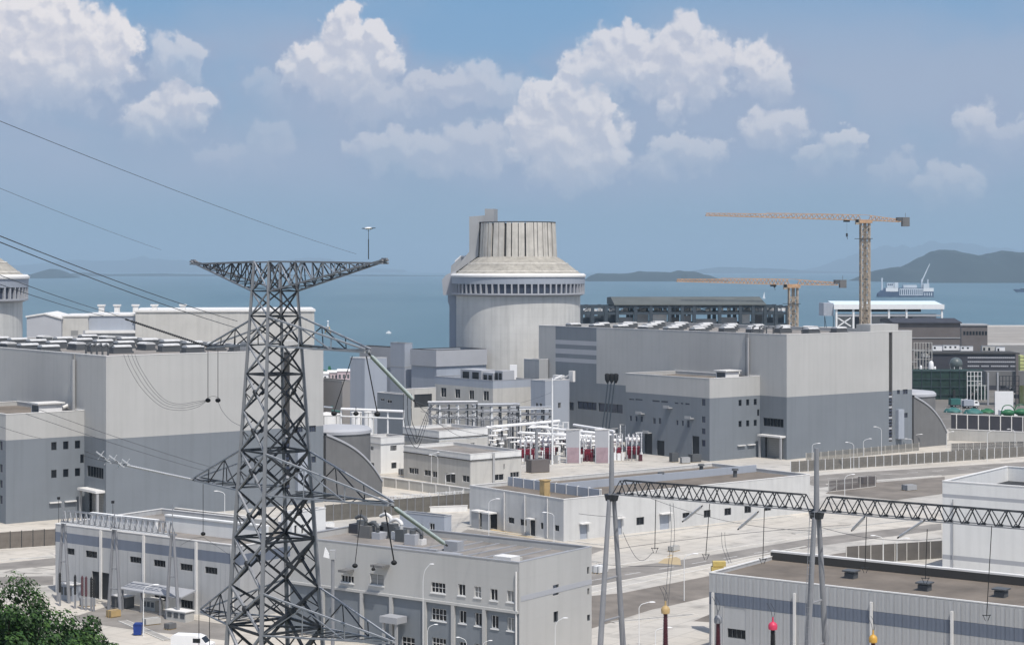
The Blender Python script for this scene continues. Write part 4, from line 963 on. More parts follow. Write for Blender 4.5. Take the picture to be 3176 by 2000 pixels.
# right foreground shed
f = Fr(2200, 257, BE); h = f.z(1776); w = f.R(2400)
L2 = 46.0
N = f.world(0, -L2)
t = thing('warehouse', 'large shed of ribbed grey sheet with a blue stripe, bottom right corner', 'warehouse', (N.x, N.y, 0), BE)
def vv(px): return f.L(px) + L2
zt, zb = f.zL(2300, 1833 + 13), f.zL(2300, 1871 + 13)
ops = []
for (a, b, y0, y1) in ((2256, 2312, 1978, 2003),):
    v0, v1 = vv(b), vv(a); ops.append((v0, 4.35 - 1.0, v1 - v0, 1.3))
shell(t, w, L2, h, [0, (zb, 0), (zt, 1), (h, 0)], [clad_grey, clad_blue], [], ops, roof_brown, coping_white, .45)
for o in ops: window(t, 'L', 0, o, 4, 1, frame_d, glass)
rnd = random.Random(3); y = .4
segs = ((.1, zb - .02, clad_grey), (zb + .02, zt - .02, clad_blue), (zt + .02, h - .12, clad_grey))
sheet = [MB() for _ in segs]; ms = []
for (a, b, mm) in segs:
    q = MB(); q.box(-.07, -.003, .02, 1.13, a, b); q.box(-.12, -.071, .03, .10, a, b); q.box(-.10, -.071, .55, .61, a, b); ms.append(q.mesh('cladding_sheet', [mm]))
y = 0.0
while y < L2 - 1.15:
    for k in range(3):
        if k == 0 and any(o[0] - 1.2 < y < o[0] + o[2] + .1 for o in ops): continue
        link('cladding_sheet', ms[k], t, (0, y, 0))
    y += 1.15
for px in (2214, 2467, 2705, 2955):
    mb = MB(); a = vv(px); mb.box(-.42, -.125, a - .16, a + .16, 0, h - .6 - (.8 if px > 2300 else 2)); part('downpipe', mb, coping_white, t)
mb = MB(); mb.box(w - .9, w - .3, 0, L2, h - .4, h + .7); mb.box(w - 1.0, w - .2, 0, L2, h + .7, h + .95); part('rear_parapet', mb, [coping_white], t)
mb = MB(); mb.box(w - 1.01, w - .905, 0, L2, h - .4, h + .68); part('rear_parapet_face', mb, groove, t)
for px, py in ((2640, 1792), (2868, 1830), (3105, 1850)):
    p = G(px, py, h - .45); l = p - Vector((N.x, N.y, 0)); q = Vector((l.x * f.c + l.y * f.s, -l.x * f.s + l.y * f.c))
    mb = MB(); mb.box(q.x - .7, q.x + .7, q.y - .7, q.y + .7, h - .46, h + .35); mb.box(q.x - .95, q.x + .95, q.y - .95, q.y + .95, h + .5, h + .68)
    for sx_, sy_ in ((-1, -1), (1, -1), (1, 1), (-1, 1)): mb.bar((q.x + .6 * sx_, q.y + .6 * sy_, h + .35), (q.x + .6 * sx_, q.y + .6 * sy_, h + .5), .05)
    part('roof_cowl', mb, frame_d, t)
# white hall behind it
f = Fr(2923, 325, BE); h = f.z(1492)
L3 = 40.0; N = f.world(0, -L3)
t = thing('white_hall', 'big plain white hall with thin grey bands at the right edge of the photo', 'hall', (N.x, N.y, 0), BE)
z1a, z1b, z2a, z2b = f.z(1541), f.z(1530), f.z(1732), f.z(1718)
shell(t, 30, L3, h, [0, (z2a, 0), (z2b, 1), (z1a, 0), (z1b, 1), (h, 0)], [wall_white, wall_stripe], [], [(L3 - 20 - 6 * k, z2a - 1.4, 2.4, .8) for k in range(3)], dark_void, coping_white, 2.6, cw=.6)
for k in range(3): window(t, 'L', 0, (L3 - 20 - 6 * k, z2a - 1.4, 2.4, .8), 5, 1, frame_w, glass_blue)
mb = MB(); mb.bar((-.2, L3 - 2.0, 0), (-.2, L3 - 2.0, h - 3), .1, 0, 6); part('downpipe', mb, coping_grey, t)
# --- halls far behind the left turbine hall
t = thing('pump_house', 'long pale hall at the water behind the left turbine hall and pylon', 'hall', at(975, 1000, 640).to_2d().to_3d(), R(8))
Yf = 640; sc = Yf / F
def zf(py): return CH - (py - HY) * sc
x0 = (430 - 975) * sc
mb = MB(); mb.box(x0, 0, 0, 40, 0, zf(966)); part('wall', mb, wall_cream, t)
mb = MB(); mb.box(x0 - .4, .4, -.4, 40.4, zf(966), zf(966) + .7); part('coping', mb, coping_white, t)
mb = MB(); mb.box((280 - 975) * sc, x0 - .003, 2, 34, 0, zf(978)); part('side_wing', mb, wall_aux, t)
mb = MB(); mb.box((280 - 975) * sc - .4, x0 - .004, 1.6, 34.4, zf(978), zf(978) + .5); part('side_wing_coping', mb, coping_white, t)
mb = MB(); mb.box((280 - 975) * sc, x0 - .003, -.8, 1.99, zf(1030), zf(1022)); part('canopy', mb, coping_white, t)
for px in (325, 372, 428, 485, 572):
    mb = MB(); xx = (px - 975) * sc; mb.box(xx - .9, xx + .9, 4, 7, zf(968), zf(968) + 2.2); mb.box(xx - 1.3, xx + 1.3, 3.7, 7.3, zf(968) + 2.2, zf(968) + 2.7); part('roof_ventilator', mb, coping_white, t)
q = at(190, 1000, 625)
t = thing('gabled_store', 'low-pitched grey gabled store right of the cut-off left reactor building', 'building', (q.x, q.y, 0), R(6))
sc = 625 / F
def zg(py): return CH - (py - HY) * sc
g = [((85 - 190) * sc, 0), (0, 0), (0, zg(990)), ((140 - 190) * sc, zg(975)), ((85 - 190) * sc, zg(984))]
mb = MB(); mb.prism(g, 0, 30, 'y'); part('wall', mb, wall_stripe, t)
mb = MB(); mb.prism([(g[4][0] - .3, g[4][1]), (g[3][0], g[3][1] + .02), (.3, g[2][1]), (.3, g[2][1] + .5), (g[3][0], g[3][1] + .5), (g[4][0] - .3, g[4][1] + .5)], -.4, 30.4, 'y'); part('roof', mb, coping_white, t)
mb = MB(); mb.box(.003, (268 - 190) * sc, 3, 30, 0, zg(983)); part('annex_wall', mb, wall_cream, t)
mb = MB(); mb.box((216 - 190) * sc, (238 - 190) * sc, 2.9, 2.99, zg(1062), zg(1026)); part('door', mb, shutter, t)
mb = MB(); mb.box((253 - 190) * sc, (262 - 190) * sc, 2.9, 2.99, zg(1054), zg(1026)); part('door', mb, coping_grey, t)
mb = MB(); mb.box(-.3, (268 - 190) * sc + .3, 2.7, 30.3, zg(983) + .003, zg(983) + .5); part('coping', mb, coping_white, t)
# --- open steel frame hall behind the right turbine hall
Yf = 770.0; sc = Yf / F; q = at(1800, 900, Yf)
t = thing('steel_frame_hall', 'dark half-built steel frame hall with green-grey roof behind the right turbine hall', 'building under construction', (q.x, q.y, 0), R(3))
def X_(px): return (px - 1800) * sc
def Z_(py): return CH - (py - HY) * sc
cols_px = [1803, 1838, 1880, 1915, 1972, 2020, 2078, 2118, 2155, 2235, 2300, 2340, 2378, 2412, 2448]
cm = MB(); cm.box(-.7, .7, -.7, .7, 0, Z_(948)); cmm = cm.mesh('column', [steel_blue])
for px in cols_px:
    for yy in (0, 14, 28): link('column', cmm, t, (X_(px), yy, 0))
for py, hh in ((949, .9), (968, 1.1), (1003, .9)):
    for yy in (0, 14, 28):
        mb = MB(); mb.box(X_(1800), X_(2452), yy - .4, yy + .4, Z_(py) - hh, Z_(py)); part('beam', mb, steel_blue, t)
mb = MB(); mb.prism([(-1, Z_(947)), (29, Z_(947)), (29, Z_(925)), (14, Z_(922)), (-1, Z_(944))], X_(1905), X_(2380), 'x'); part('roof', mb, mat('green_grey_roof', (.105, .115, .11), .8, .2, .1), t)
rnd = random.Random(11)
for i in range(len(cols_px) - 1):
    a, b = X_(cols_px[i]) + .8, X_(cols_px[i + 1]) - .8
    mb = MB(); mb.box(a, b, 3, 3.3, Z_(1040), Z_(rnd.choice([975, 980, 990])) if i % 3 else Z_(985)); part('infill_panel', mb, rnd.choice([wall_grey, wall_white, conc_dark, steel_blue, wall_grey]), t)
    if i % 2 == 0:
        mb = MB(); mb.bar((a, .5, Z_(966)), (b, .5, Z_(950)), .25); part('diagonal_brace', mb, steel_blue, t)
    mb = MB(); 
    for k in range(5):
        xx = a + (b - a) * rnd.random(); mb.box(xx, xx + rnd.uniform(.5, 1.6), 5, 6, Z_(966), Z_(966) + rnd.uniform(.8, 2.0))
    part('stored_material', mb, rnd.choice([wall_grey, wall_cream, steel_white]), t, kind='stuff')
# --- pale blue-white roofed hall with columns
Yf = 930.0; sc = Yf / F; q = at(2590, 900, Yf)
t = thing('open_sided_hall', 'open hall with a long white roof on pale columns in front of the sea', 'hall', (q.x, q.y, 0), R(2))
def X_(px): return (px - 2590) * sc
icy = mat('icy_white_roof_paint', (.66, .76, .79), .5, .05, .3)
mb = MB(); mb.prism([(-1, Z_(958)), (0, Z_(945)), (16, Z_(935)), (17, Z_(935)), (17, Z_(958))], X_(2588), X_(2928), 'x'); part('roof', mb, icy, t)
mb = MB(); mb.box(X_(2585), X_(2930), -1.3, -1.003, Z_(959), Z_(944)); part('fascia', mb, steel_white, t)
for px in (2594, 2647, 2700, 2758, 2813, 2924):
    mb = MB(); mb.box(X_(px) - .45, X_(px) + .45, -.6, .3, 0, Z_(959)); part('column', mb, steel_white, t)
mb = MB(); mb.box(X_(2592), X_(2924), -.3, .2, Z_(981), Z_(976)); part('beam', mb, wall_stripe, t)
mb = MB(); mb.box(X_(2600), X_(2920), 8, 8.4, 0, Z_(975)); part('back_wall', mb, wall_grey, t)
mb = MB(); mb.box(X_(2600), X_(2870), 7, 7.4, Z_(968), Z_(959)); part('crane_beam', mb, dark_void, t)
for (a, b) in ((2660, 2690), (2768, 2778), (2830, 2842)):
    mb = MB(); mb.box(X_(a), X_(b), 6, 6.3, 0, Z_(985)); part('dark_bay', mb, slate, t)
for (a, b) in ((2598, 2640), (2640, 2600)):
    mb = MB(); mb.bar((X_(a), .4, Z_(985)), (X_(b), .4, Z_(1012)), .4); part('diagonal_brace', mb, steel_white, t)
mb = MB(); mb.box(X_(2557), X_(2588), 2, 14, Z_(980), Z_(940)); part('end_bay', mb, wall_aux, t)
for a, b in (((2560, 980), (2560, 1012)), ((2587, 980), (2587, 1012)), ((2560, 980), (2587, 1012))):
    mb = MB(); mb.bar((X_(a[0]), 2, Z_(a[1])), (X_(b[0]), 2, Z_(b[1]) if b[1] < 1010 else 0), .2); part('end_bay_post', mb, steel_blue, t)
# --- construction area at the right edge
def fbox(name, label, cat, x0, x1, y0, y1, Y, m, dep=12, rot=0.0, base=0.0, group=None):
    sc = Y / F; q = at(x0, y0, Y)
    t = thing(name, label, cat, (q.x, q.y, base), rot, group)
    w, h = (x1 - x0) * sc, CH - (y0 - HY) * sc - base; zb = max(0, CH - (y1 - HY) * sc - base) if y1 else 0
    mb = MB(); mb.box(0, w, 0, dep, zb, h); part('wall', mb, m, t)
    return t, sc, w, h, zb
t, sc, w, h, zb = fbox('storage_hall', 'dark brown-grey hall with sagging roof behind the right end of the turbine hall', 'hall', 2782, 2980, 1003, None, 880, brown_clad, 25, R(2))
mb = MB(); mb.prism([(-1, h - .01), (26, h - .01), (26, h + 1.5), (12, h + 2.2), (-1, h + .5)], -2, w + .5, 'x'); part('roof', mb, slate, t)
for k in range(3):
    mb = MB(); mb.box(-.5, w, -.3, -.004, h * .35 + k * h * .2, h * .35 + k * h * .2 + .4); part('ledge', mb, wall_grey, t)
for k in range(6):
    mb = MB(); mb.box(2 + k * 5, 3.2 + k * 5, -.12, -.004, 1, h * .3); part('bay_door', mb, dark_void, t)
t, sc, w, h, zb = fbox('storage_hall', 'smaller brown hall with a band of windows beside the shoreline at far right', 'hall', 2982, 3062, 1010, None, 1000, brown_clad, 15, R(-2))
for k in range(8):
    mb = MB(); mb.box(1 + k * 1.65, 2.1 + k * 1.65, -.1, -.004, h - 5, h - 3); part('window', mb, glass, t)
mb = MB(); mb.box(-.5, w + .5, -.5, 15.5, h, h + .8); part('roof', mb, wall_grey, t)
t, sc, w, h, zb = fbox('slate_building', 'long slate-dark building with two rows of small pale windows above the green netting', 'building', 2868, 3155, 1098, None, 830, slate, 20, R(-3))
wm = MB(); wm.box(0, .75, -.12, -.004, 0, .6); wmm = wm.mesh('window', [wall_stripe])  # small panes in the pale stripe paint
for r_ in range(3):
    for k in range(26):
        if rnd.random() < .25 and r_ == 2: continue
        link('window', wmm, t, (19 + k * .86 if k < 26 else 0, 0, h - 1.8 - r_ * 1.9))
mb = MB(); mb.box(-.5, w + .5, -.5, 20.5, h, h + .6); part('roof', mb, groove, t)
t, sc, w, h, zb = fbox('netted_scaffold', 'building site wrapped in dark green netting at the right end of the turbine hall', 'scaffolding', 2800, 3062, 1150, None, 770, green_net, 14, R(-2))
for k in range(10):
    mb = MB(); mb.bar((k * w / 9, -.3, 0), (k * w / 9, -.3, h + .8), .14); part('standard', mb, steel_blue, t)
for k in range(4):
    mb = MB(); mb.bar((0, -.35, 2 + k * (h - 2) / 3), (w, -.35, 2 + k * (h - 2) / 3), .12); part('ledger', mb, steel_blue, t)
for (px, y0, y1) in ((2956, 1222, 1243), (3003, 1224, 1242)):
    mb = MB(); xx = (px - 2800) * sc; mb.box(xx - .5, xx + .5, -2, -1, 0, 4); part('column', mb, dark_void, t)
q = at(2965, 1128, 800)
t = thing('spherical_tank', 'dark spherical tank on legs in front of the slate building', 'tank', (q.x, q.y, 0))
mb = MB(); mb.sphere((0, 0, q.z), 2.8, 0, 20, 12); part('sphere', mb, mat('grey_green_tank_paint', (.10, .12, .12), .4, .2, .5), t, 60)
for k in range(6):
    a = k * math.pi / 3; mb = MB(); mb.bar((2.4 * math.cos(a), 2.4 * math.sin(a), 0), (2.4 * math.cos(a), 2.4 * math.sin(a), q.z), .15, 0, 6); part('leg', mb, steel_white, t)
for i, (px, py, r, hh, lb) in enumerate(((2888, 1135, 1.1, 4.4, 'tall white bottle-shaped silo left of the dark spherical tank'), (2856, 1140, .55, 2.0, 'small white silo at the edge of the turbine hall wall'), (2900, 1142, .45, 1.6, 'smallest white silo beside the bottle-shaped silo'))):
    q = at(px, py, 790); t = thing('silo', lb, 'silo', (q.x, q.y, 0), 0, 'white silos on the building site')
    mb = MB(); mb.lathe([(r, 2), (r, q.z), (r * .85, q.z + hh * .35), (r * .4, q.z + hh * .5)], 16); mb.disc(r * .4, q.z + hh * .5, 16); part('vessel', mb, white_p, t, 40)
    mb = MB(); mb.cyl((0, 0), 0, 2, r * .6, r, 12); part('skirt', mb, frame_d, t, 40)
for i, (x0, x1, y0, y1, Y, m, lb) in enumerate((
        (2893, 2922, 1072, 1090, 860, white_p, 'white cabin at the left end of the row above the slate building'), (2926, 2976, 1071, 1086, 862, white_p, 'long white cabin in the row above the slate building'),
        (2980, 3018, 1074, 1088, 858, white_p, 'white cabin right of the long one above the slate building'), (3046, 3088, 1073, 1098, 850, wall_cream, 'cream container beside the white one above the slate building'), (3090, 3117, 1076, 1098, 849, white_p, 'bright white container right of the cream one above the slate building'),
        (3008, 3052, 1098, 1102, 832, white_p, 'flat white cover on the roof of the slate building'))):
    sc_ = Y / F; q = at(x0, y1, Y); w_, h_ = (x1 - x0) * sc_, (y1 - y0) * sc_
    zb_ = max(0, q.z)
    t = thing('site_cabin', lb, 'cabin', (q.x, q.y, zb_), 0, 'cabins on the building site')
    mb = MB(); mb.box(0, w_, 0, 2.5, 0, h_); part('body', mb, m, t)
    mb = MB(); mb.box(-.1, w_ + .1, -.1, 2.6, h_, h_ + .12); part('roof', mb, coping_grey, t)
    for k in range(max(1, int(w_ / 2.4))):
        mb = MB(); mb.box(.5 + k * 2.3, 1.4 + k * 2.3, -.05, -.004, h_ * .45, h_ * .8); part('window', mb, glass, t)
    if zb_ > .3:
        mb = MB(); mb.box(.1, w_ - .1, .2, 2.3, -zb_, -.004); part('plinth', mb, brown_clad, t)
q = at(3155, 1100, 735)
t = thing('concrete_viaduct', 'dark raised deck on a tall column at the right edge, above the green machines', 'viaduct', (q.x, q.y, 0))
sc = 735 / F
mb = MB(); mb.box((3062 - 3155) * sc, 9, 2, 8, CH - (1196 - HY) * sc, CH - (1152 - HY) * sc); part('deck', mb, conc_dark, t)
mb = MB(); mb.box(-.5, .5, 0, 1, 0, CH - (1098 - HY) * sc); part('column', mb, brown_clad, t)
for px in (3068, 3098):
    mb = MB(); xx = (px - 3155) * sc; mb.box(xx - .35, xx + .35, 1.5, 2.0, 0, CH - (1155 - HY) * sc); part('column', mb, coping_grey, t)
t, sc, w, h, zb = fbox('white_hoarding', 'tall blank white hoarding panel near the green machines at right', 'hoarding', 3086, 3142, 1213, None, 690, white_p, .4, R(-4))
for k in (0, 1, 2):
    mb = MB(); mb.bar((w * k / 2, .6, 0), (w * k / 2, .6, h - .5), .1); part('post', mb, steel, t)
q = G(3170, 1105); t, sc, w, h, zb = fbox('crate_stack', 'yellow-green stacked crates at the right edge beside the slate building', 'crates', 3164, 3176, 1102, None, 745, mat('lime_paint', (.50, .52, .22), .6, .1, .5), 4)
for k in range(5):
    mb = MB(); mb.box(-.03, w, -.05, -.004, h - 1 - k * 1.4, h - .8 - k * 1.4); part('gap', mb, dark_void, t)
# boundary wall, retaining wall and raised kerb road at right
mb = MB(); q = G(2945, 1330); q2 = G(3250, 1345)
def wall_run(name, label, cat, p, q, h, th, m, cap=None, panels=0):
    d = (q - p); L_ = d.length; a = math.atan2(d.y, d.x)
    t = thing(name, label, cat, p, a)
    mb = MB(); mb.box(0, L_, 0, th, 0, h); part('wall', mb, m, t)
    if cap:
        mb = MB(); mb.box(-.05, L_ + .05, -.08, th + .08, h, h + .18); part('coping', mb, cap, t)
    for k in range(panels):
        x = L_ * (k + .5) / panels; mb = MB(); mb.box(x - .15, x + .15, -.14, -.004, 0, h - .004); part('pier', mb, cap or m, t)
    return t
wall_run('boundary_wall', 'dark boundary wall below the green machines at the right edge', 'wall', G(2950, 1333), G(3260, 1345), 5.2, .4, slate, coping_white, 9)
wall_run('retaining_wall', 'cream retaining wall along the road right of the curved fin wall', 'wall', G(2942, 1366), G(3260, 1380), 3.6, .5, wall_cream, coping_white, 0)
wall_run('low_wall', 'low cream wall along the road below the small pale switch rooms', 'wall', G(1130, 1500), G(1460, 1545), 2.2, .3, wall_cream, coping_white, 8)
wall_run('low_wall', 'low pale wall in front of the white fence left of the workshop', 'wall', G(1010, 1600), G(1450, 1585), 1.2, .3, wall_white, coping_white, 0)
wall_run('low_wall', 'long low brown wall on the far side of the left grey shed', 'wall', G(370, 1578), G(760, 1625), 1.6, .4, brown_clad, coping_white, 0)
wall_run('low_wall', 'pale wall between the left turbine hall and the left grey shed', 'wall', G(530, 1590), G(770, 1570), 1.8, .4, wall_cream, groove, 0)
# ------------------------------------------------------------------ roads, paving, kerbs
def strip(name, p, q, width, m, z=.004, side=0.0, kind='structure'):
    p, q = Vector(p), Vector(q); d = (q - p).to_2d().normalized(); n_ = Vector((-d.y, d.x))
    a, b = side * width, (side + 1) * width
    mb = MB(); vs = []
    for (c, t) in ((p, a), (q, a), (q, b), (p, b)): vs.append((c.x + n_.x * t, c.y + n_.y * t, z))
    mb.add(vs, [(0, 1, 2, 3)]); o = part(name, mb, m, None); o['kind'] = kind; return o
def quad(name, pts, m, z):
    mb = MB(); mb.add([(G(px, py).x, G(px, py).y, z) for px, py in pts], [tuple(range(len(pts)))]); o = part(name, mb, m, None); o['kind'] = 'structure'; return o
def curb(p, q, w=.35, h=.14, name='kerb'):
    p, q = Vector(p), Vector(q); d = (q - p); L_ = d.length; a = math.atan2(d.y, d.x); mb = MB(); mb.box(0, L_, -w / 2, w / 2, 0, h)
    o = part(name, mb, kerb_m, None, None, p, (0, 0, a)); o['kind'] = 'structure'
quad('road', [(1800, 1822), (1800, 1775), (2130, 1733), (2520, 1668), (2920, 1622), (2920, 1642), (2540, 1692), (2140, 1760)], asphalt, .004)
quad('road', [(1780, 1965), (1800, 1850), (1930, 1838), (2200, 1785), (2600, 1715), (2720, 1700), (2720, 1718), (2400, 1790), (2200, 1850), (2020, 1890)], asphalt_b, .008)
quad('road', [(2150, 1925), (2260, 1880), (2420, 1850), (2500, 1900), (2300, 1935)], asphalt_b, .004)
quad('road', [(2450, 1482), (2600, 1468), (3300, 1424), (3300, 1440), (2640, 1500), (2540, 1512)], asphalt, .004)
quad('road', [(2560, 1530), (2600, 1505), (2930, 1478), (2930, 1530), (2780, 1550)], asphalt_b, .012)
quad('road', [(1330, 1700), (1450, 1640), (1640, 1668), (1880, 1700), (1790, 1735), (1500, 1706)], asphalt, .004)
quad('road', [(1180, 1545), (1180, 1535), (1470, 1566), (1470, 1580)], asphalt, .012)
quad('road', [(-60, 1772), (-60, 1752), (180, 1728), (180, 1752)], asphalt, .004)
quad('road', [(-60, 1825), (-60, 1790), (165, 1785), (165, 1812)], asphalt, .008)
quad('road', [(200, 1920), (330, 1880), (700, 1935), (700, 1985), (400, 1950)], asphalt, .004)
quad('dirt_patch', [(1500, 1636), (1560, 1626), (1640, 1646), (1700, 1664), (1640, 1666), (1540, 1650)], sand, .008)
quad('dirt_patch', [(2040, 1745), (2080, 1718), (2110, 1732), (2112, 1752)], sand, .010)
dirt = mat('grey_brown_soil', (.30, .275, .245), .95, .25, .03, bump=.3, bscale=.5)
quad('bare_ground', [(2860, 1060), (2860, 1036), (3060, 1013), (3400, 1012), (3400, 1068)], dirt, .004)
quad('bare_ground', [(2840, 1330), (2830, 1070), (3400, 1070), (3400, 1330)], mat('dark_site_soil', (.16, .15, .135), .95, .3, .05), .008)
quad('bare_ground', [(960, 1330), (960, 1170), (1330, 1175), (1330, 1330)], dirt, .004)
for a, b in (((1800, 1846), (2480, 1703)), ((1800, 1826), (2500, 1694)), ((1800, 1770), (2560, 1656)), ((2450, 1478), (3200, 1428)), ((2560, 1502), (2920, 1475)), ((1470, 1640), (1880, 1692)), ((2450, 1800), (2910, 1700)), ((-50, 1746), (175, 1722)), ((-50, 1830), (165, 1818))):
    curb(G(*a), G(*b))
for a, b in (((1830, 1800), (2480, 1692)), ((2480, 1490), (3180, 1440))):
    p, q = G(*a), G(*b); L_ = (q - p).length; k = int(L_ / 9); d = (q - p) / L_
    for i in range(k):
        s0 = p + d * (i * 9); strip('lane_marking', s0, s0 + d * 4, .18, line_w, .012)
for (a, b) in (((15, 1776), (130, 1778)), ((15, 1776), (75, 1756)), ((75, 1756), (165, 1766))):
    strip('yard_marking', G(*a), G(*b), .5, asphalt, .012)

# hillside under the camera, trees in its left corner
mb = MB(); nx, ny = 40, 44
def hill_z(x, y):
    t = min(1, max(0, (y + 30) / 215)); base = 50 * (1 - t) ** 1.35 - .8
    base *= 1 - .12 * math.sin(x * .02 + 1)
    return max(-1, base + 1.2 * mnoise.fractal(Vector((x * .05, y * .05, 0)), .9, 2, 4) - (.45 if t > .9 else 0))
for j in range(ny + 1):
    for i in range(nx + 1):
        x = -260 + 520 * i / nx; y = -240 + 440 * j / ny
        z = hill_z(x, y) if y > -30 else hill_z(x, -30)
        mb.v.append((x, y, min(z, 51.2)))
for j in range(ny):
    for i in range(nx):
        k = j * (nx + 1) + i; mb.f.append((k, k + 1, k + nx + 2, k + nx + 1)); mb.m.append(0)
structure('hillside', mb, mat('grassy_hillside', (.075, .085, .035), .95, .35, .2, bump=.6, bscale=1.5), 60)
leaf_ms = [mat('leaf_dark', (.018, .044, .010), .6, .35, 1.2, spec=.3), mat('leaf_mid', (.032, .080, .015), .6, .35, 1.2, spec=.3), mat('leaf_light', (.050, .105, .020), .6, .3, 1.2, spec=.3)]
def tree(label, base, top_z, rx, seed, leaves=9500):
    rnd = random.Random(seed); H = top_z - base.z
    t = thing('broadleaf_tree', label, 'tree', base, 0, 'trees on the near hillside')
    tr = MB(); p0 = Vector((0, 0, -.3)); p1 = Vector((rnd.uniform(-.2, .2), rnd.uniform(-.2, .2), H - 2.2 * rx)); tr.bar(p0, p1, .32, 0, 8, .2)
    lobes = []
    for k in range(26):
        a = rnd.uniform(0, 6.283); rr = rx * (rnd.random() ** .6) * .80; lr_ = rx * rnd.uniform(.22, .38)
        zz = H - lr_ * .8 - rx * (1.7 * rnd.random() + .5 * (rr / rx) ** 2)
        c = Vector((rr * math.cos(a), rr * math.sin(a), zz)); lobes.append((c, lr_))
        if k % 2 == 0: tr.bar(p1 * rnd.uniform(.8, 1), c, .10, 0, 6, .04)
    part('trunk', tr, bark, t, 60)
    cr = MB()
    for _ in range(leaves):
        c, r_ = rnd.choice(lobes)
        d = Vector((rnd.gauss(0, 1), rnd.gauss(0, 1), rnd.gauss(0, 1))).normalized()
        p = c + d * r_ * (rnd.random() ** .35)
        up = (d + Vector((rnd.uniform(-.8, .8), rnd.uniform(-.8, .8), rnd.uniform(-.2, 1.0)))).normalized()
        a = up.cross(Vector((rnd.random(), rnd.random(), rnd.random()))).normalized(); b = up.cross(a)
        L_ = rnd.uniform(.08, .17); w_ = L_ * rnd.uniform(.35, .6)
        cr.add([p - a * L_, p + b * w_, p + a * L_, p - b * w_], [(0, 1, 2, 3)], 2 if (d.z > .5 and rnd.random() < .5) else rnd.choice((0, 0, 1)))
    part('crown', cr, leaf_ms, t)
def tree_at(label, px, py_top, Y, rx, seed, H=7.0, leaves=9500):
    q = at(px, py_top, Y); gz = hill_z(q.x, q.y)
    tree(label, Vector((q.x, q.y, min(gz, q.z - 4))), q.z, rx, seed, leaves)
tree_at('dark green broadleaf tree in the bottom left corner, the tallest of its clump', 35, 1768, 124, 3.1, 1)
tree_at('bushy green tree at the bottom left, right of the tallest one', 165, 1862, 116, 2.9, 2)
tree_at('small green tree at the bottom left with its crown cut by the frame side', 20, 1862, 104, 2.6, 3)
tree_at('rightmost small bushy tree of the bottom left clump', 275, 1938, 110, 1.9, 4, 6)
tree_at('lowest green bush of the bottom left clump, left of the rightmost tree', 150, 1925, 99, 2.6, 6)

# ------------------------------------------------------------------ the lattice pylon
PY, PX = 170.0, (852 - CX) / F * 170.0
PHI = R(-53)                      # crossarm direction (its right end comes nearer)
ca, sa = math.cos(PHI), math.sin(PHI)
pyl = thing('lattice_pylon', 'tall dark lattice pylon with four pairs of crossarms, left of centre', 'pylon', (PX, PY, 0), PHI)
def rad(z): return 2.15 + (52 - z) * .0735
def corner(k, z):                 # local frame: x along the crossarm, y along the line
    r_ = rad(z) / math.sqrt(2); return Vector((r_ * (1, 1, -1, -1)[k], r_ * (1, -1, -1, 1)[k], z))
ZT, ZB = 54.7, -1.2
for k in range(4):
    mb = MB(); mb.bar(corner(k, ZB), corner(k, 30), .27, 0, 4, .23); mb.bar(corner(k, 30), corner(k, ZT), .23, 0, 4, .15)
    part('leg', mb, steel_pole, pyl)
zs = [ZT, 52.0, 49.7, 47.1, 44.4, 41.0, 37.4, 33.7, 29.4, 25.0, 21.3, 15.5, 8.5, 0.5]
for i in range(len(zs) - 1):
    z1, z0 = zs[i], zs[i + 1]; rr = .072 + .0024 * (55 - z0)
    for k in range(4):
        a0, a1, b0, b1 = corner(k, z0), corner(k, z1), corner((k + 1) % 4, z0), corner((k + 1) % 4, z1)
        for (p, q) in ((a0, b1), (b0, a1)):
            mb = MB(); mb.bar(p, q, rr); part('diagonal_brace', mb, steel_dark if k != 1 else steel, pyl)
        if i in (0, 1, 3, 5, 7, 9, 10):
            mb = MB(); mb.bar(a0, b0, rr); part('horizontal_brace', mb, steel_dark, pyl)
        if z1 - z0 > 3:           # light secondary bars break up each panel
            m0, m1 = (a0 + a1) / 2, (b0 + b1) / 2; c = (a0 + a1 + b0 + b1) / 4
            for (pa, pb) in ((m0, (a0 + c) / 2), (m0, (a1 + c) / 2), (m1, (b0 + c) / 2), (m1, (b1 + c) / 2)):
                mb = MB(); mb.bar(pa, pb, rr * .45); part('secondary_brace', mb, steel_dark, pyl)
            g_ = MB(); d1 = (b1 - a0).normalized(); d2 = (a1 - b0).normalized()
            g_.bar(c - d1 * .35, c + d1 * .35, rr * 1.8); part('gusset', g_, steel_dark, pyl)
    if i in (1, 3, 5, 7, 9):      # plan bracing
        mb = MB(); mb.bar(corner(0, z0), corner(2, z0), rr * .8); mb.bar(corner(1, z0), corner(3, z0 - .02), rr * .8); part('plan_brace', mb, steel_dark, pyl)
arm_tips = {}
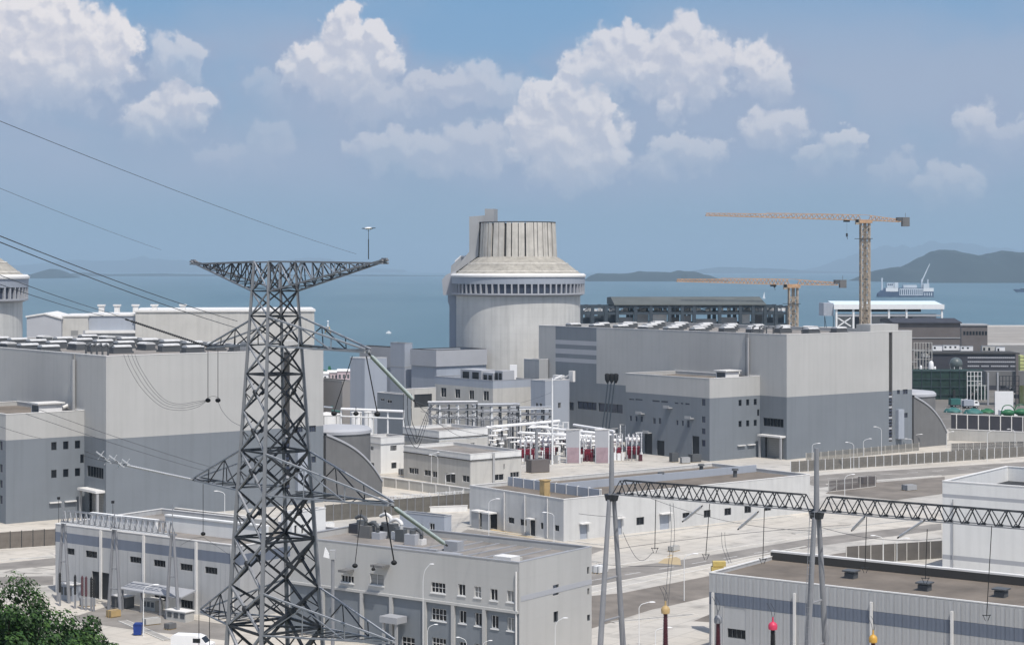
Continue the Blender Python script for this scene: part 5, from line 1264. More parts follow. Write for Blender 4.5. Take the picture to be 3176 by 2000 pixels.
def crossarm(side, L_, zb_, zt_, tipz, n, label):
    """four chords meeting at the tip, laced on all faces"""
    s = 1 if side > 0 else -1; kk = (0, 1) if s > 0 else (3, 2)
    tip = Vector((s * L_, 0, tipz)); w = .28
    ends = {}
    rt = .10
    mb = MB(); ch = []
    for k, yy in zip(kk, (1, -1)):
        for (z, dz) in ((zb_, 0), (zt_, .25 if zt_ > tipz + .1 else -.25)):
            p = corner(k, z); q = tip + Vector((0, yy * w, dz)); mb.bar(p, q, rt); ch.append((p, q))
    mb.bar(tip + Vector((-.2 * s, -w - .1, 0)), tip + Vector((-.2 * s, w + .1, 0)), .12); mb.bar(tip + Vector((-.5 * s, 0, .1)), tip + Vector((.25 * s, 0, .1)), .13)
    arm = part('crossarm', mb, steel_pole if tipz > 52 else coping_grey, pyl, label=label)
    def lace(a, b, m, r_=.068, zig=True):
        for i in range(n):
            t0, t1 = i / n, (i + 1) / n
            p = a[0].lerp(a[1], t0); q = b[0].lerp(b[1], t1)
            q2 = MB(); q2.bar(p, q, r_) if i % 2 == 0 or not zig else q2.bar(b[0].lerp(b[1], t0), a[0].lerp(a[1], t1), r_)
            part('lacing_bar', q2, m, arm)
            if i: 
                q3 = MB(); q3.bar(a[0].lerp(a[1], t0), b[0].lerp(b[1], t0), r_ * .9); part('strut', q3, m, arm)
    deep = tipz > 52
    n_all = n; n = n if deep else 3
    lace(ch[0], ch[1], steel_dark, .062); lace(ch[2], ch[3], steel_dark if s < 0 else steel, .062)
    n = n_all
    lace(ch[0], ch[2], steel_dark, .05, True)
    for a_, b_ in ((ch[0], ch[1]), (ch[2], ch[3])) if deep else ():          # cross the long faces twice, as in the photograph
        for i in range(0, n, 2):
            q2 = MB(); q2.bar(b_[0].lerp(b_[1], i / n), a_[0].lerp(a_[1], (i + 1) / n), .055); part('lacing_bar', q2, steel_dark, arm)
    return tip
def wpt(v): return Vector((PX + v.x * ca - v.y * sa, PY + v.x * sa + v.y * ca, v.z))
def arm_len(px): # distance along the arm whose tip shows at this photo column
    k = (px - CX) / F; return (k * PY - PX) / (ca - k * sa)
T = {}
T['tl'] = crossarm(-1, abs(arm_len(598)), 52.0, 54.7, 54.75, 9, None)
T['tr'] = crossarm(1, arm_len(1195), 52.0, 54.7, 54.75, 10, None)
def zat(px, py): Lx = arm_len(px); return CH - (py - HY) / F * (PY + Lx * sa)
T['ml'] = crossarm(-1, abs(arm_len(652)), 47.1, 49.3, zat(652, 1078), 5, None)
T['mr'] = crossarm(1, arm_len(1140), 47.1, 49.7, zat(1140, 1092), 6, None)
T['ll'] = crossarm(-1, abs(arm_len(610)), 33.7, 37.4, zat(610, 1488), 5, None)
T['lr'] = crossarm(1, arm_len(1212), 33.7, 37.4, zat(1212, 1566), 7, None)
T['bl'] = crossarm(-1, abs(arm_len(630)), 21.3, 25.0, zat(630, 1895), 5, None)
T['br'] = crossarm(1, arm_len(1215), 21.3, 25.0, zat(1215, 1992), 7, None)
# slim mast with a white crossbar near the right tip of the top arm
p = T['tr'] + Vector((-2.6, 0, .1))
mb = MB(); mb.bar(p, p + Vector((0, 0, 1.7)), .045, 0, 6); mb.bar(p + Vector((0, 0, 1.7)), p + Vector((0, 0, 2.5)), .025, 0, 6); sn = part('sensor_mast', mb, steel_dark, pyl)
mb = MB(); cc = p + Vector((0, 0, 2.62)); mb.bar(cc - Vector((1.05, 0, 0)), cc + Vector((1.05, 0, 0)), .03, 0, 6); part('crossbar', mb, steel_dark, sn)
mb = MB(); mb.sphere(cc, .34, 0, 12, 6, .3); part('white_disc', mb, white_p, sn, 60)
for sd in (-1, 1):
    mb = MB(); mb.bar(p + Vector((0, 0, 2.4)), cc + Vector((sd * .8, 0, -.02)), .012, 0, 4); part('stay', mb, steel_dark, sn)

# insulator strings, droppers and line wires
def ins_string(label, p, q, r=.17, m=None, group=None, name='insulator_string', n=26):
    p, q = Vector(p), Vector(q); d = q - p; L_ = d.length
    o = thing(name, label, 'insulator', p, 0, group)
    o.rotation_euler = d.to_track_quat('Z', 'Y').to_euler()
    prof = [(.05, 0)]
    for i in range(n):
        z = L_ * (.06 + .88 * i / n); s_ = L_ * .88 / n
        prof += [(r * .55, z), (r, z + s_ * .45), (r * .95, z + s_ * .6), (r * .5, z + s_ * .75)]
    prof += [(.05, L_)]
    mb = MB(); mb.lathe(prof, 10); part('disc_string', mb, m or porcelain, o, 50)
    mb = MB(); mb.bar((0, 0, -.05), (0, 0, .3), .09, 0, 6); mb.bar((0, 0, L_ - .35), (0, 0, L_ + .15), .10, 0, 6); part('end_fitting', mb, steel_dark, o)
    return o
def wire(label, pts, r=.022, sag=0.0, group=None, n=24, cat='power line', name='power_line'):
    P = [Vector(x) for x in pts]
    if len(P) == 2:
        a, b = P; P = [a.lerp(b, i / n) - Vector((0, 0, sag * 4 * (i / n) * (1 - i / n))) for i in range(n + 1)]
    mb = MB(); o0 = P[0]; mb.tube([x - o0 for x in P], r)
    o = part(name, mb, wire_m, None, 60, o0); return tag(o, label, cat, group)
GW = 'overhead lines from the left to the pylon'
tl, tr, ml, mr_, ll, lr, bl, br = [wpt(T[k]) for k in ('tl', 'tr', 'ml', 'mr', 'll', 'lr', 'bl', 'br')]
wire('thin earth wire falling from the upper left to the right end of the top arm', [at(-40, 360, 70), at(1105, 788, (tr.y + 2))], .013, .25, GW)
wire('thin wire high at left that fades out over the sea', [at(-40, 568, 90), at(500, 775, 150)], .011, .1, GW)
e1, e2 = wpt(Vector((-4.4, 0, 49.2))), wpt(Vector((-4.2, 0, 48.4)))
wire('upper of the two dark lines running down to the pylon body', [at(-40, 716, 95), at(736, 996, 172)], .030, .25, GW)
wire('lower of the two dark lines running down to the pylon body', [at(-40, 735, 95), at(741, 1019, 173)], .030, .25, GW)
wire('line passing in front of the cut-off left reactor building, upper one', [at(-40, 838, 110), at(345, 972, 168)], .026, .12, GW)
wire('line passing in front of the cut-off left reactor building, lower one', [at(-40, 868, 110), at(320, 980, 168)], .024, .12, GW)
ins_string('dark insulator string sloping across the pale hall to the left middle arm', at(390, 990, 176), ml + Vector((-.2, 0, .1)), .13, steel_dark, 'insulator strings on the pylon', n=34)
wire('wire continuing from the dark insulator string to the roof behind', [at(345, 972, 168), at(392, 990, 176)], .024, .02, GW)
wire('upper thin line crossing the two-tone wall to the left lower arm', [at(110, 1266, 128), at(668, 1452, 176)], .016, .15, GW)
wire('lower thin line crossing the two-tone wall to the left lower arm', [at(80, 1283, 128), at(645, 1462, 178)], .016, .15, GW)
wire('short faint line in front of the office annex at far left', [at(-40, 1308, 120), at(130, 1360, 140)], .014, .08, GW)
ins_string('pale insulator string sloping across the blue wall to the left lower arm', at(385, 1441, 172), ll + Vector((-.2, 0, 0)), .12, porcelain_w, 'insulator strings on the pylon', n=30)
for i, (dx, dy, lb) in enumerate(((0, 0, 'upper'), (-6, 14, 'lower'))):
    wire(lb + ' conductor leading into the pale insulator string at left', [at(262 + dx, 1398 + dy, 150), at(386, 1442, 172)], .022, .05, GW)
mb = MB()
for k in range(5):
    c = at(312 + k * 20, 1412 + k * 6 + (k % 2) * 10, 168) - at(312, 1412, 168); mb.bar(c + Vector((-.4, 0, .35)), c + Vector((.4, 0, -.25)), .07); mb.bar(c + Vector((-.3, .2, -.4)), c + Vector((.3, 0, .4)), .05)
o = part('yoke_plate', mb, porcelain_w, None, None, at(312, 1412, 168)); tag(o, 'tangle of pale yoke plates at the left end of the pale insulator string', 'fitting')
# jumper loop with two weights
def dropper(label, p, q, r=.035, wt=.42, group='droppers hanging from the pylon arms', ball=True):
    o = thing('dropper', label, 'dropper', p, 0, group); d = Vector(q) - Vector(p)
    mb = MB(); mb.bar((0, 0, 0), d, r, 0, 6); part('rod', mb, rubber, o)
    if ball:
        mb = MB(); mb.sphere(d - Vector((0, 0, wt * .6)), wt, 0, 14, 8, .8); part('weight', mb, rubber, o, 60)
    return o
Ym = ml.y + 1.0
dropper('left one of two rods with black weights under the left middle arm', at(645, 1086, Ym), at(645, 1236, Ym), .03, .27)
dropper('right one of two rods with black weights under the left middle arm', at(676, 1086, Ym), at(676, 1236, Ym), .03, .27)
JL = 'hanging jumper cables left of the pylon'
for i, (x0, x1) in enumerate(((383, 0), (396, 8), (408, 16), (418, 22))):
    wire(('first', 'second', 'third', 'fourth')[i] + ' jumper cable from the left curving down in front of the pale wall', spline([at(x0, 1098, Ym - 3), at(400 + x1 * 1.6, 1140, Ym - 3), at(440 + x1 * 1.7, 1205, Ym - 2), at(500 + x1 * .8, 1252 + 8 - x1 * .8, Ym - 1), at(560, 1272 - x1 * .9, Ym), at(612, 1262 - x1 * .8, Ym), at(645, 1240, Ym)]), .017, 0, JL, cat='cable', name='jumper_cable')
wire('jumper cable dropping from the two weights to the pylon leg', spline([at(676, 1244, Ym), at(690, 1275, Ym), at(715, 1303, Ym - 2), at(745, 1320, Ym - 5)]), .017, 0, JL, cat='cable', name='jumper_cable')
wire('short jumper cable between the two hanging black weights', spline([at(640, 1236, Ym), at(660, 1228, Ym), at(680, 1234, Ym)]), .017, 0, JL, cat='cable', name='jumper_cable')
# right middle arm: string to the switchyard, droppers with weights
ins_string('pale green insulator string sloping down right from the right middle arm', mr_ + Vector((.1, .2, -.15)), at(1285, 1243, mr_.y + 11), .19, porcelain, 'insulator strings on the pylon', n=44)
dropper('rod slanting left from the right middle arm to a black weight', at(1093, 1104, mr_.y + 1), at(1036, 1276, mr_.y + 1), .035, .26)
dropper('rod slanting right from the right middle arm to a black weight', at(1136, 1104, mr_.y + 1), at(1170, 1278, mr_.y + 1), .05, .27)
dropper('short black weight hanging between the two slanting rods', at(1104, 1262, mr_.y + 1), at(1104, 1277, mr_.y + 1), .03, .24)
for i, (lb, xo) in enumerate((('outer', 0), ('middle', 12), ('inner', 24))):
    wire(lb + ' looping cable hanging from the green insulator string', spline([at(1252 + xo, 1220, mr_.y + 10), at(1253 + xo, 1300, mr_.y + 10), at(1270 + xo * .8, 1360 - xo, mr_.y + 10), at(1293, 1388 - xo * 1.2, mr_.y + 10), at(1312 - xo * .3, 1350 - xo, mr_.y + 10), at(1335 - xo * .3, 1270, mr_.y + 12), at(1350, 1252, mr_.y + 13)]), .030, 0, 'looping cables right of the pylon', cat='cable', name='jumper_cable')
for i, (a, b, lb) in enumerate(((at(1288, 1245, mr_.y + 11), at(1800, 1330, 420), 'upper line running from the green insulator string over the switchyard'), (at(1290, 1250, mr_.y + 11), at(1500, 1345, 420), 'lower line running from the green insulator string over the switchyard'))):
    wire(lb, [a, b], .03, 2.0, 'overhead lines to the switchyard')
for i, (x0, y0, x1, y1, lb) in enumerate(((1300, 1262, 1700, 1262, 'thin line from the looping cables over the four-window building'), (1305, 1275, 1602, 1290, 'thin line from the looping cables to the lightning rod'), (1310, 1300, 1664, 1345, 'thin line from the looping cables to the grey yard post'), (1420, 1262, 1713, 1215, 'thin line climbing to the floodlight mast'), (1605, 1290, 1900, 1330, 'thin line between the dark yard post and the fire walls'))):
    wire(lb, [at(x0, y0, 430 if x0 > 1400 else 300), at(x1, y1, 515)], .035, 1.6, 'overhead lines to the switchyard')
ins_string('pale green insulator string sloping down right from the right lower arm', lr + Vector((.1, .2, -.1)), at(1385, 1690, lr.y + 12), .20, porcelain, 'insulator strings on the pylon', n=44)
dropper('left rod hanging under the right lower arm', at(1121, 1580, lr.y + 1), at(1101, 1748, lr.y + 1), .03, .24)
dropper('right thick rod hanging under the right lower arm', at(1194, 1580, lr.y + 1), at(1222, 1738, lr.y + 1), .06, .26)
dropper('black weight hanging in front of the office block window', at(1158, 1752, lr.y + 1), at(1158, 1760, lr.y + 1), .03, .18)
dropper('rod with a black weight under the left lower arm', at(630, 1500, ll.y), at(630, 1650, ll.y), .028, .24)
for i, (x1, y1, lb) in enumerate(((560, 1690, 'left'), (712, 1720, 'right'))):
    wire(lb + ' fork cable spreading from the single weight at left', spline([at(630, 1664, ll.y), at((630 + x1) / 2, (1664 + y1) / 2 - (6 if i == 0 else 0), ll.y), at(x1, y1, ll.y)]), .015, 0, JL, cat='cable', name='jumper_cable')
dropper('left rod hanging under the bottom left arm', at(617, 1905, bl.y), at(617, 2040, bl.y), .035, .2, ball=False)
dropper('right rod hanging under the bottom left arm', at(650, 1905, bl.y), at(650, 2040, bl.y), .035, .2)

# ------------------------------------------------------------------ switchyard gantries
def lattice_beam(parent, p, q, h, w, n, rc=.09, rl=.075, m=None, m2=None):
    """box truss between two points with zig-zag lacing, as one beam part with its lacing bars below it"""
    m = m or steel_pole; m2 = m2 or steel_dark
    d = (q - p).normalized(); y = Vector((-d.y, d.x, 0)).normalized() * (w / 2)
    mb = MB()
    for s_ in (-1, 1):
        mb.bar(p + y * s_, q + y * s_, rc, 0); mb.bar(p + y * s_ * .6 + Vector((0, 0, h)) + d * h * .6, q + y * s_ * .6 + Vector((0, 0, h)) - d * h * .6, rc * .8, 1)
    beam = part('truss_beam', mb, [m, m2], parent)
    L_ = (q - p).length; st = L_ / n
    for s_ in (-1, 1):
        for i in range(n):
            a = p + d * (i * st) + y * s_; b = p + d * ((i + .5) * st) + y * s_ * .6 + Vector((0, 0, h)); c = p + d * ((i + 1) * st) + y * s_
            k = MB(); k.bar(a, b, rl); part('lacing_bar', k, m2, beam)
            k = MB(); k.bar(b, c, rl); part('lacing_bar', k, m2, beam)
    for i in range(n + 1):
        a = p + d * (i * st); k = MB(); k.bar(a - y, a + y, rl); k.bar(a - d * .25 - y, a + d * .25 - y, rl * 2.2); part('tie_bar', k, m2, beam)
    return beam
f = Fr(1897, 231, BE)
gt = thing('switchyard_gantry', 'grey gantry with two A-frame poles and a lattice beam crossing the right foreground', 'gantry', (f.X, f.Y, 0), BE)
zb = 26.1; S = 28.2
for i, v in enumerate((0, -S, -2 * S)):
    for sd in (-1, 1):
        mb = MB(); mb.bar((sd * 3.1, v - .2 * sd, 0), (sd * .45, v, zb), .42, 0, 10, .28); part('leg', mb, steel_pole, gt, 50)
    mb = MB(); mb.bar((0, v, zb - .6), (0, v, zb + 7.2), .34, 0, 10, .26); part('spike', mb, steel_pole, gt, 50)
    mb = MB(); mb.cyl((0, v), zb - .9, zb - .1, .75, .95, 12); part('pole_head', mb, steel_dark, gt, 40)
    for z in (10.5, 15.6):
        wv = 3.1 * (1 - z / zb) + .45 * z / zb
        mb = MB(); mb.bar((-wv, v, z), (wv, v, z), .14, 0, 6); part('cross_tie', mb, steel_pole, gt)
    if i:
        mb = MB()
        for k in range(34): 
            z = 1 + k * .75; wv = -(3.1 * (1 - z / zb) + .45 * z / zb) - .55; mb.bar((wv, v - .28, z), (wv, v + .28, z), .025)
        for s_ in (-.3, .3): mb.bar((-3.6, v + s_, .2), (-1.1, v + s_, zb), .035)
        part('ladder', mb, steel, gt)
for k in range(2):
    lattice_beam(gt, Vector((0, -S * (k + 1) + .6, zb)), Vector((0, -S * k - .6, zb)), 1.75, 1.5, 14)
GI = 'insulator strings on the right gantry beam'
def gpt(v, x=0, z=zb): p = f.world(x, v, z); return p
for i, (px, py, dx, dy, lb) in enumerate(((2178, 1568, -60, 48, 'pale insulator string angling down left behind the left span of the beam'), (2352, 1586, -62, 54, 'second pale insulator string behind the left span of the gantry beam'), (2682, 1602, -40, 42, 'pale insulator string right of the second gantry pole'), (2868, 1612, -82, 54, 'long pale insulator string behind the right span of the beam'))):
    a = at(px, py, 228 - (px - 1900) * .026); b = at(px + dx, py + dy, a.y + 6); ins_string(lb, a, b, .17, porcelain_w, GI, n=22)
GD = 'wires hanging from the right gantry'
for i, (px, y0, y1, px1, lb) in enumerate(((2034, 1548, 1702, 2031, 'first thin rod hanging from the beam, right of the left gantry pole'), (2201, 1562, 1722, 2189, 'rod hanging from mid-span of the left gantry beam'), (2371, 1575, 1735, 2366, 'rod hanging from the left beam close to the second gantry pole'), (2688, 1602, 1762, 2683, 'rod hanging just right of the second gantry pole'), (2876, 1640, 1795, 2870, 'rod hanging from mid-span of the right gantry beam'), (3076, 1630, 1910, 3060, 'long rod hanging near the right edge in front of the white hall'))):
    Yq = 229 - (px - 1900) * .026
    o = dropper(lb, at(px, y0, Yq), at(px1, y1, Yq), .045, .2, GD, ball=False)
    mb = MB(); dz = (at(px1, y1, Yq) - at(px, y0, Yq)); 
    for s_ in (-.4, .4): mb.bar(dz + Vector((s_, 0, .2)), dz + Vector((s_ * .3, 0, -.5)), .04)
    mb.bar(dz + Vector((-.45, 0, .1)), dz + Vector((.45, 0, .1)), .05); part('clamp', mb, steel_dark, o)
GB = 'busbar wires across the right foreground'
for i, (a, b, sag, lb) in enumerate(((at(1905, 1702, 236), at(2640, 1626, 232), -.3, 'dark cable rising from the left gantry pole to the second pole'), (at(2020, 1545, 230), at(2520, 1645, 220), .9, 'slack cable from under the beam to the second gantry pole'), (at(1855, 1748, 240), at(2115, 1753, 236), .2, 'level cable right of the left gantry pole'), (at(2540, 1632, 216), at(2920, 1668, 222), .8, 'slack cable leaving the second gantry pole to the right'), (at(1795, 1592, 236), at(1930, 1602, 233), .1, 'short cable in front of the workshop door'))):
    wire(lb, [a, b], .028, sag, GB)
wire('cable loop hanging right of the left gantry pole', spline([at(1932, 1650, 232), at(1950, 1690, 232), at(1975, 1730, 232), at(1998, 1736, 232), at(2025, 1712, 232)]), .03, 0, GB, cat='cable', name='jumper_cable')
for i, (x0, x1) in enumerate(((2078, 2062), (2088, 2072))):
    wire(('left', 'right')[i] + ' one of the paired conductors dropping to the tan-capped bushing', spline([at(x0, 1560, 231), at(x0 + 4, 1660, 230), at((x0 + x1) / 2 + 2, 1760, 228), at(x1, 1880, 226)]), .028, 0, GB)
for i, (x0, x1) in enumerate(((2238, 2260), (2248, 2268))):
    wire(('left', 'right')[i] + ' one of the paired short conductors below the left beam span', spline([at(x0, 1650, 230), at(x0 + 3, 1695, 229), at(x1, 1745, 228)]), .026, 0, GB)
# pole-mounted bushings rising from below the frame
BG = 'bushings standing in the right foreground'
for i, (px, py, cm_, capc, rr, lb) in enumerate(((2064, 1885, maroon, tan_p, .52, 'maroon bushing with a tan bulb top, left of the grey shed'), (2227, 1915, maroon, steel_pole, .48, 'maroon bushing with a grey cap before the shed corner'), (2397, 1935, rubber, mat('pink_red_plastic', (.60, .05, .11), .4, .1, 1), .54, 'black bushing with a bright pink-red cap in front of the shed'), (2708, 1975, maroon, mat('amber_plastic', (.58, .33, .06), .4, .1, 1), .50, 'bushing with an amber yellow cap low before the shed'))):
    q = at(px, py, 226); t = thing('bushing', lb, 'bushing', (q.x, q.y, 0), 0, BG)
    H = q.z; prof = [(.42, 3.0)]
    n_ = 46
    for k in range(n_):
        z = 3.2 + (H - 3.8) * k / n_; s_ = (H - 3.8) / n_; r_ = .46 - .17 * k / n_
        prof += [(r_ * .78, z), (r_, z + s_ * .4), (r_ * .76, z + s_ * .7)]
    prof += [(.2, H - .5)]
    mb = MB(); mb.lathe(prof, 14); part('shed_column', mb, cm_, t, 50)
    mb = MB(); mb.lathe([(.1, H - .75), (rr, H - .6), (rr * 1.05, H - .1), (rr * .8, H + .15), (.12, H + .35), (.10, H + .9)], 16); part('cap', mb, capc, t, 50)
    mb = MB(); mb.box(-.45, .45, -.45, .45, 0, 3.0); part('pedestal', mb, steel_pole, t)
    for s_ in (-.22, .22):
        mb = MB(); mb.tube(spline([(s_ * .3, 0, H + .8), (s_, 0, H + 1.6), (-.5 + s_, 0, H + 2.6)]), .03); part('lead_wire', mb, wire_m, t)
# small left gantry in front of the grey shed
f2 = Fr(197, 301, BE)
g2 = thing('switchyard_gantry', 'smaller pale gantry with three A-frame columns in front of the left grey shed', 'gantry', (f2.X, f2.Y, 0), BE)
vs_ = [-f2.L(px) if False else f2.L(px) for px in (197, 355, 535)]
z2 = 13.2
for i, v in enumerate(vs_):
    for sd in (-1, 1):
        mb = MB(); mb.bar((0, v + sd * 1.35, 0), (0, v + sd * .25, z2), .30, 0, 8, .22); part('leg', mb, steel_pole, g2, 50)
    mb = MB()
    for z in (3.4, 6.6, 9.6): mb.bar((0, v - 1.35 + z * .08, z), (0, v + 1.35 - z * .08, z), .09, 0, 6)
    part('cross_tie', mb, steel_pole, g2)
    mb = MB(); mb.bar((0, v, z2), (0, v, z2 + (4.5 if i == 2 else 3.0)), .10, 0, 6, .05); part('spike', mb, steel_pole, g2)
lattice_beam(g2, Vector((0, vs_[1] + .2, z2 - .2)), Vector((0, vs_[0] -.2, z2 - .2)), 1.9, 1.5, 9, .10, .085, steel_white, steel)
lattice_beam(g2, Vector((0, vs_[2] + .2, z2 - .2)), Vector((0, vs_[1] -.2, z2 - .2)), 1.9, 1.5, 10, .10, .085, steel_white, steel)
for i, px in enumerate((225, 272, 294, 306, 322, 330)):
    v = f2.L(px); q = f2.world(-2.6, v); t = thing('surge_arrester', ('first', 'second', 'third', 'fourth', 'fifth', 'last')[i] + ' slim dark post insulator from the left under the small left gantry', 'arrester', q, 0, 'arresters under the small left gantry')
    mb = MB(); mb.lathe([(.16, 2.2)] + [(.16 + .07 * (k % 2), 2.3 + k * .13) for k in range(22)] + [(.06, 5.4)], 10); part('shed_column', mb, maroon if i in (2, 3) else rubber, t, 40)
    mb = MB(); mb.box(-.14, .14, -.14, .14, 0, 2.2); part('pedestal', mb, steel_pole, t)
# stores under the small gantry
for i, (px, py, w_, h_, m, lb) in enumerate(((225, 1865, 3.2, 2.6, wall_aux, 'pale grey kiosk at the foot of the first left gantry column'), (310, 1845, 3.0, 3.0, conc_dark, 'dark equipment kiosk between the first and second left gantry columns'), (390, 1888, 3.4, 1.8, conc_dark, 'dark low cabinet under the slanted canopy by the left gantry'), (480, 1895, 2.8, 1.6, wall_cream, 'cream cabinet under the canopy before the left shed'), (575, 1930, 4.2, 1.5, wall_cream, 'low cream equipment box with vents before the left shed'))):
    q = G(px, py); t = thing('equipment_kiosk', lb, 'kiosk', q, BE)
    mb = MB(); mb.box(0, 1.8, 0, w_, 0, h_); part('body', mb, m, t)
    mb = MB(); mb.box(-.15, 1.95, -.15, w_ + .15, h_, h_ + .14); part('roof', mb, coping_white, t)
    for k in range(3):
        mb = MB(); mb.box(-.04, -.004, .2 + k * w_ / 3, .2 + k * w_ / 3 + w_ / 4.5, h_ * .35, h_ * .85); part('louvre', mb, frame_d, t)
q = G(405, 1890); t = thing('bus_shelter', 'long grey lean-to canopy on posts in front of the left grey shed', 'canopy', G(400, 1888), BE)
mb = MB(); mb.prism([(-1.2, 3.2), (2.0, 3.9), (2.0, 4.1), (-1.2, 3.4)], -13, 1, 'y'); part('roof', mb, coping_grey, t)
for k in range(4):
    mb = MB(); mb.box(-1.0, -.75, -12.5 + k * 4.3, -12.25 + k * 4.3, 0, 3.2); part('post', mb, steel_pole, t)
# ------------------------------------------------------------------ transformer yard and pipe racks
RT = 'transformers with white tops in the yard'
rnd = random.Random(31)
for i, (px, py, w_, lb) in enumerate(((1632, 1432, 5.5, 'leftmost dark red transformer in the yard, beside the grey and cream building'), (1700, 1428, 5.0, 'second transformer from the left, behind the tall floodlight mast'), (1818, 1432, 4.5, 'red transformer between the two pale fire walls'), (1900, 1428, 5.5, 'red transformer right of the second fire wall'), (1962, 1424, 4.5, 'rightmost transformer with a long white conservator tank'))):
    q = G(px, py); t = thing('transformer', lb, 'transformer', q, 0, RT)
    mb = MB(); mb.box(-w_ * .42, w_ * .42, -1.5, 1.5, .4, 3.4); mb.box(-w_ * .45, w_ * .45, -1.6, 1.6, 3.4, 3.65); part('tank', mb, red_p, t)
    rm = MB(); rm.box(-.09, .09, -2.3, -1.55, .8, 2.9); rme = rm.mesh('radiator_fin', [red_p if i != 1 else maroon])
    for k in range(9): link('radiator_fin', rme, t, (-w_ * .40 + k * w_ * .1, 0, 0))
    mb = MB(); mb.bar((-w_ * .45, .3, 5.6), (w_ * .45, .3, 5.6), .62, 0, 12); part('conservator', mb, white_p, t, 40)
    for k in range(3):
        x = -w_ * .28 + k * w_ * .28; mb = MB()
        mb.lathe([(.24, 4.25)] + [(.24 + .10 * (j % 2) - .008 * j, 4.4 + j * .16) for j in range(15)] + [(.05, 7.2)], 10, 0, (x, -.7)); part('bushing', mb, porcelain_w, t, 40)
    for k in range(5):
        x = -w_ * .45 + k * w_ * .22; mb = MB(); mb.box(x, x + rnd.uniform(.5, 1.0), -2.75 - .1 * k, -2.35 - .1 * k, .4, rnd.uniform(1.2, 2.6)); part('control_box', mb, rnd.choice((white_p, frame_d, coping_white, maroon)), t)
    for k in range(3):
        x = -w_ * .3 + k * w_ * .3; mb = MB(); mb.tube(spline([(x, -.7, 7.1), (x + .4, -1.6, 6.4), (x + .2, -2.6, 7.6)]), .10, 0, 6); part('flexible_lead', mb, white_p, t, 60)
    mb = MB(); mb.box(-w_ * .5, w_ * .5, -3.3, 2.2, 0, .39); part('plinth', mb, conc, t)
FW = 'fire walls between the transformers'
for i, (px, lb) in enumerate(((1778, 'left fire wall'), (1868, 'right fire wall'))):
    q = G(px, 1436); t = thing('fire_wall', 'tall pale ' + lb + ' with pink lower half between transformers', 'wall', q, 0, FW)
    mb = MB(); mb.box(-2.0, 2.0, 0, .5, 0, 9.2); part('wall', mb, wall_stripe, t)
    mb = MB(); mb.box(-2.1, 2.1, -.1, .6, 9.2, 9.5); part('coping', mb, coping_white, t)
    mb = MB(); mb.box(1.7, 2.01, -.03, .48, 0, 9.1); part('edge_post', mb, steel_white, t)
    mb = MB(); mb.box(-1.7, 1.6, -.05, -.004, .1, 4.4); part('red_panel', mb, mat('faded_pink_paint', (.34, .25, .275), .7, .25, .5), t)
BT = 'white bus-duct frames over the transformer yard'
rnd = random.Random(21)
for i, (x0, y0, x1, y1, Ya, Yb, cols_, lb) in enumerate(((1508, 1326, 1735, 1306, 520, 545, 6, 'long white beam on posts left of the floodlight mast'), (1650, 1322, 1860, 1345, 540, 528, 5, 'white beam frame crossing behind the left fire wall'), (1780, 1318, 1905, 1338, 560, 535, 4, 'white beam frame over the rightmost transformers'), (1610, 1342, 1860, 1356, 528, 520, 6, 'lower white frame full of insulators in mid yard'))):
    p, q = at(x0, y0, Ya), at(x1, y1, Yb)
    t = thing('bus_duct_gantry', lb, 'frame', (p.x, p.y, 0), 0, BT); p0 = Vector((p.x, p.y, 0))
    mb = MB(); d = (q - p).normalized(); 
    for s_ in (0, 1.2): mb.bar(p - p0 + Vector((0, s_, 0)), q - p0 + Vector((0, s_, 0)), .38, 0, 6)
    part('beam', mb, white_p, t, 40)
    for k in range(cols_):
        c = p.lerp(q, (k + .1) / (cols_ - .8)) - p0; mb = MB(); mb.box(c.x - .25, c.x + .25, c.y - .25, c.y + .25, 0, c.z - .3); part('post', mb, steel_white if k % 2 else steel_pole, t)
    for k in range(cols_ * 6):
        c = p.lerp(q, rnd.uniform(.02, .98)) - p0; z = rnd.choice((c.z - 1.0, c.z - 2.3, c.z - 3.5, c.z - 4.8))
        mb = MB(); ww = rnd.uniform(.7, 1.6); mb.bar((c.x - ww, c.y - .6, z), (c.x + ww, c.y - .6, z + rnd.uniform(-.2, .2)), rnd.uniform(.18, .30), 0, 8); part('bus_duct', mb, white_p, t, 40)
        if k % 2 == 0:
            mb = MB(); mb.lathe([(.12, 0)] + [(.15 + .12 * (j % 2), .1 + j * .16) for j in range(9)] + [(.1, 1.7)], 8, 0, (c.x, c.y - .8)); o = part('post_insulator', mb, white_p if k % 4 else steel_dark, t, 40, (0, 0, max(.2, z - 1.9)))
        if k % 3 == 0:
            mb = MB(); mb.box(c.x - .5, c.x + .5, c.y - .4, c.y + .4, max(0, z - 3), z - 1.7); part('breaker_box', mb, rnd.choice((frame_d, wall_grey, maroon)), t)
PR = 'steel pipe racks in the switchyard'
